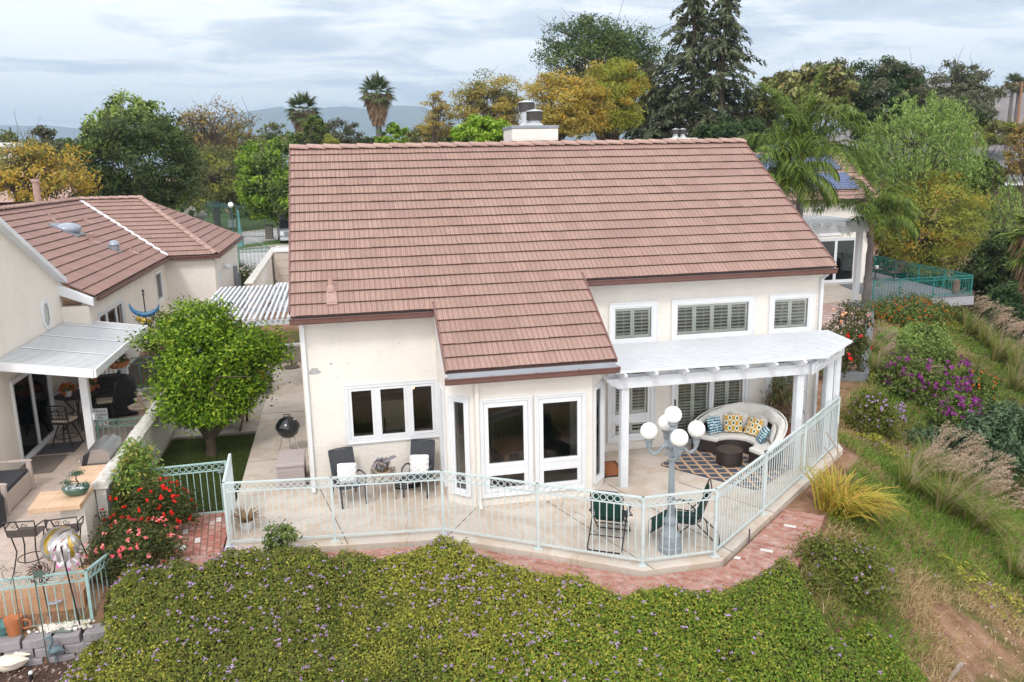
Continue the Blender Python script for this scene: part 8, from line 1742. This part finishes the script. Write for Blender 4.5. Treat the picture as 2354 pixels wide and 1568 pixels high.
# dried plant in pot behind the railing
a = gp(560, 1222, 0); DPt = thing('dried_plant', 'dried brown strappy plant in a white pot behind the left railing', 'potted plant', (a[0]+.05, a[1]+.12, 0)); rng = np.random.default_rng(8); n = 130; MB().lathe([(.1, 0), (.13, .1), (.135, .18), (.12, .18), (.0, .16)], n=16).build('pot', DPt, M['white'], smooth=True)
th = rng.random(n)*2*PI; mesh_np('leaves', blades(np.stack([np.cos(th)*.05, np.sin(th)*.05, np.full(n, .16)], 1), np.stack([np.cos(th)*.7, np.sin(th)*.7, .4+.8*rng.random(n)], 1), .25+.3*rng.random(n), .03, rng, .9, 3), 4, LM['dry'], DPt)
# bamboo-like pot by the post
PB = thing('potted_bamboo', 'tall half-dried bamboo plant in a terracotta pot in the pergola corner', 'potted plant', (11.55, .18, 0)); MB().lathe([(.2, 0), (.26, .3), (.29, .42), (.3, .46), (.26, .46), (.0, .42)], n=20).build('pot', PB, simple('terracotta', rgb(150, 84, 66, .9), .8, .15, 6), smooth=True)
sb = MB(); n = 26; tipz = []
for i in range(n):
    a = rng.random()*2*PI; e = (math.cos(a)*.4*rng.random(), math.sin(a)*.35*rng.random(), 1.1+.75*rng.random()); sb.tube(limb_path((rng.normal()*.08, rng.normal()*.08, .42), e, rng, .02, 4), [.012, .01, .008, .004], 5); tipz.append(e)
sb.build('canes', PB, LM['dry']); tz = np.array(tipz); P = np.repeat(tz, 44, 0)*np.concatenate([np.ones((n*44, 2)), (.45+.55*rng.random((n*44, 1)))], 1)+rng.normal(size=(n*44, 3))*.12
low_ = P[:, 2] < 1.15; Q = blades(P, rng.normal(size=P.shape)+np.array([0, 0, .3]), .2+.1*rng.random(len(P)), .026, rng, 1.0, 2); mesh_np('leaves', Q, 4, [LM['mid'], LM['dry']], PB, np.repeat(low_ | (rng.random(len(P)) < .3), 2).astype(np.int32))
# yellow flax clump
FM = leafmat('flax_blade', gpal((150, 152, 44), (178, 172, 62), (196, 178, 84), (204, 158, 78), (120, 132, 40), k=.66), .3)
b0 = tg(1925, 1185); F = thing('flax_clump', 'big clump of yellow green strap leaves spilling beside the railing corner', 'plant', tuple(b0)); rng = np.random.default_rng(12); n = 460; th = rng.random(n)*2*PI; rr_ = rng.random(n)*.3
D = np.stack([np.cos(th)*.55+.38, np.sin(th)*.5-.05, .6+.75*rng.random(n)], 1); mesh_np('leaves', blades(np.stack([np.cos(th)*rr_+.12*rng.normal(size=n), np.sin(th)*rr_, np.zeros(n)], 1), D, .8+.85*rng.random(n), .034, rng, .95, 4), 4, FM, F)
sp_ = MB(); 
for e in ((-.35, .1, 1.5), (-.2, .3, 1.75), (.0, .2, 1.95)): sp_.tube(limb_path((0, 0, .1), e, rng, .05, 6), [.008, .007, .006, .006, .012, .008], 5)
sp_.build('flower_stalks', F, LM['dry'])
# fountain grass clumps
plm = leafmat('plume', gpal((164, 142, 124), (186, 164, 142), (202, 182, 158), (156, 134, 118), k=.66), .35)
def make_fg(seed, nb=260, npl=46, L=.95, name='fountain_grass'):
    rng = np.random.default_rng(seed); t = thing(name, '', 'ornamental grass', (0, 0, 0), 0, 'fountain grass clumps on the bank'); th = rng.random(nb)*2*PI; P0 = np.stack([np.cos(th)*.14*rng.random(nb), np.sin(th)*.14*rng.random(nb), np.zeros(nb)], 1)
    D = np.stack([np.cos(th)*.5+.42, np.sin(th)*.5-.1, .75+.5*rng.random(nb)], 1); mesh_np('leaves', blades(P0, D, L*(.6+.6*rng.random(nb)), .014, rng, 1.1, 3), 4, [M['gr_a'], M['gr_b'], M['gr_c']], t, np.repeat(rng.choice(3, nb, p=[.45, .35, .2]), 3))
    th = rng.random(npl)*2*PI; D = unit(np.stack([np.cos(th)*.4+.5, np.sin(th)*.4-.1, .9+.4*rng.random(npl)], 1)); Ls = L*(.85+.4*rng.random(npl)); P0 = np.zeros((npl, 3)); E = P0+D*Ls[:, None]*.8+np.array([.12, 0, -.05]); m_ = 26; u = np.repeat(np.linspace(0, 1, m_)[None], npl, 0)
    pd = unit(D+np.array([.5, 0, -.35])); PP = E[:, None, :]+pd[:, None, :]*(u*.3)[..., None]; PP[..., 2] -= u*u*.06; wd = np.sin(PI*(.1+.85*u))*.02; PP = (PP+rng.normal(size=PP.shape)*wd[..., None]).reshape(-1, 3)
    Q = leaf_quads(PP, rng.normal(size=PP.shape), .06, .012, rng, np.repeat(pd, m_, 0)+rng.normal(size=PP.shape)*.5); Qs = blades(P0, D, Ls, .008, rng, .35, 3); mesh_np('plumes', np.concatenate([Q, Qs]), 4, plm, t); return t
fgA, fgB = make_fg(1), make_fg(2, 260, 46, 1.05); first = {0: True, 1: True}
for i, (vx, vy, kk, sc, lab) in enumerate(((2008, 870, 0, 1.25, 'fountain grass with pink plumes just right of the corner planter kerb'), (2065, 905, 1, 1.1, 'fountain grass with plumes sweeping right below the purple bougainvillea'), (1995, 815, 1, .9, 'upright fountain grass tuft between the kerb and the green shrubs'), (2085, 1130, 0, 1.35, 'fountain grass nearest the yellow flax clump'), (2130, 1100, 1, 1.3, 'mauve plumed fountain grass above and right of the flax clump'), (2165, 1180, 1, 1.35, 'large plumed fountain grass at the right of the bank middle'), (2235, 1215, 0, 1.35, 'fountain grass reaching furthest down the bank at right'), (2205, 1140, 1, 1.2, 'dense plume tuft behind the furthest-down fountain grass'), (2330, 1330, 1, 1.0, 'dry fountain grass at the right edge above the dirt path'),
        (2185, 745, 1, 1.3, 'pale fountain grass below the deck brace'), (2225, 775, 1, 1.4, 'pale fountain grass left of the shaggy edge palm'), (2262, 800, 0, 1.4, 'pale plumed grass in the strip below the canyon trees, upper end'), (2290, 835, 1, 1.5, 'pale plumed grass in the middle of the strip below the edge palm'), (2335, 865, 1, 1.5, 'pale plumed grass at the right edge beneath the palm trunk'), (2330, 905, 0, 1.4, 'tall dry grass at the right edge above the dark leafy shrub'), (2325, 1145, 1, 1.2, 'straw coloured grass beneath the dark leafy shrub at the right edge'), (2145, 720, 1, 1.0, 'small plume tuft beside the orange flowered bush'))):
    src = fgA if kk == 0 else fgB; o = src if first[kk] else copy_tree(src); first[kk] = False; a = tg(vx, vy); o.location = tuple(a); s = sc*(1+.012*max(0, np.hypot(*(a[:2]-CAMP[:2]))-20)); o.scale = (s, s, s); o.rotation_euler = (0, 0, random.uniform(-.5, .4)); o['label'] = lab
def shrub_box(name, label, box, leaf, h=0.0, ry=None, **kw):
    x0, y0, x1, y1 = box; b_ = tg((x0+x1)/2, y1); d = np.dot(b_-CAMP, _H); tp_ = dp((x0+x1)/2, y0, d); l = dp(x0, y1, d); r_ = dp(x1, y1, d); rx = np.linalg.norm(r_-l)/2; hgt = max(.3, tp_[2]-b_[2]); return shrub(name, label, tuple(b_), (b_[0], b_[1]+rx*.3, b_[2]+hgt*.4), (rx, ry or rx*.7, hgt*.5), leaf, **kw)
shrub_box('bougainvillea', 'large purple bougainvillea bush on the bank below the deck', (2040, 785, 2245, 935), 'mid', n_clump=170, per=70, L=.11, W=.06, seed=20, fl=FLW['purple'], nfl=100, fsize=.11, flrange=(-.5, .7), lump=.9)
shrub_box('bougainvillea', 'lower sprawl of magenta bougainvillea above the dark leafy shrub', (2150, 905, 2275, 1015), 'mid', n_clump=90, per=60, L=.1, W=.055, seed=21, fl=FLW['purple'], nfl=70, fsize=.11, flrange=(-.3, .95), lump=.8)
shrub_box('lantana_bush', 'bush dotted with orange flowers in front of the deck', (1995, 682, 2205, 765), 'mid', n_clump=170, per=60, L=.12, W=.055, seed=22, fl=FLW['orange'], nfl=190, fsize=.05, flrange=(-.3, 1), lump=.7)
shrub_box('green_shrub', 'spreading light green shrub between the orange and purple bushes', (2035, 745, 2210, 830), 'pepper', n_clump=130, per=70, L=.11, W=.05, seed=23)
shrub_box('green_shrub', 'low red-flowered shrub right of the purple bougainvillea', (2180, 850, 2310, 940), 'mid', n_clump=90, per=60, L=.1, W=.05, seed=24, fl=FLW['orange'], nfl=26, fsize=.06, lump=.7)
LM['walnut'] = leafmat('leaf_blue_green', gpal((58, 82, 52), (80, 106, 70), (104, 128, 92), (124, 146, 112), k=.5), .2)
shrub_box('leafy_shrub', 'dark blue green shrub with feathered leaves at the right edge of the bank', (2200, 925, 2400, 1130), 'walnut', n_clump=150, per=80, L=.16, W=.06, seed=25, cr=.2)
shrub_box('leafy_shrub', 'smaller feather-leaved shrub left of the dark right-edge shrub', (2090, 985, 2205, 1050), 'walnut', n_clump=60, per=50, L=.14, W=.05, seed=26, cr=.25)
shrub_box('lantana_bush', 'low yellow green lantana mound beside the brick path end', (1850, 1262, 2060, 1360), M['lan_a'], n_clump=120, per=90, L=.06, W=.034, seed=27, fl=M['lilac'], nfl=34, fsize=.04, ry=.8, lump=1.0, cr=.3)
shrub_box('lantana_bush', 'olive lantana mound with lilac flowers right of the long railing', (1960, 900, 2090, 1010), M['lan_a'], n_clump=90, per=80, L=.08, W=.045, seed=28, fl=M['lilac'], nfl=60, fsize=.05, lump=1.0, cr=.3)
a = gp(1945, 805, 0); shrub('rose_bush', 'leggy bush of peach roses in the corner planter behind the pergola', (a[0], a[1], 0), (a[0], a[1], .95), (.85, .6, .75), 'rose', 50, 34, .1, .06, 30, FLW['peach'], 9, .1, (.0, .9), lump=.7, cr=.3)
a = gp(1938, 862, 0); shrub('rose_bush', 'dark leaved bush with red roses in the corner planter', (a[0], a[1], 0), (a[0], a[1]+.2, .75), (.95, .6, .85), 'rose', 80, 50, .1, .06, 31, FLW['red'], 7, .11, (-.3, .8))
a = gp(1900, 865, 0); shrub('fern', 'light green fern in the corner planter beside the pergola post', (a[0], a[1], 0), (a[0], a[1], .35), (.45, .4, .4), 'pepper', 40, 40, .12, .03, 32, None, 0)
wb = gp(*((700+1130*.236)*.57446, (780+1500*.236)*.57446), .9); shrub('rose_bush', 'small bush with whitish flowers above the far end of the back lattice', (wb[0], wb[1], .4), (wb[0], wb[1], 1.2), (1.1, .9, .75), 'mid', 70, 60, .09, .05, 33, FLW['white'], 60, .1, (-.2, 1))
# planting behind the planter fence
shrub('rose_bush', 'small rose bush with a yellow bloom behind the planter railing', (-5.2, 11.2, .5), (-5.2, 11.2, 1.5), (.7, .6, .85), 'rose', 50, 40, .09, .05, 34, FLW['yellow'], 5, .17, (-.2, .8), lump=.6)
shrub('groundcover_plant', 'small grey green leafy plant in the planter bed', (-4.6, 9.0, .5), (-4.6, 9.0, .65), (.3, .3, .2), 'euc', 20, 40, .09, .05, 35)
tag(MB().box(-6.28, -4.06, 8.205, 19, .2, .5).build('planter_soil', mat=M['mulch']), kind='structure')
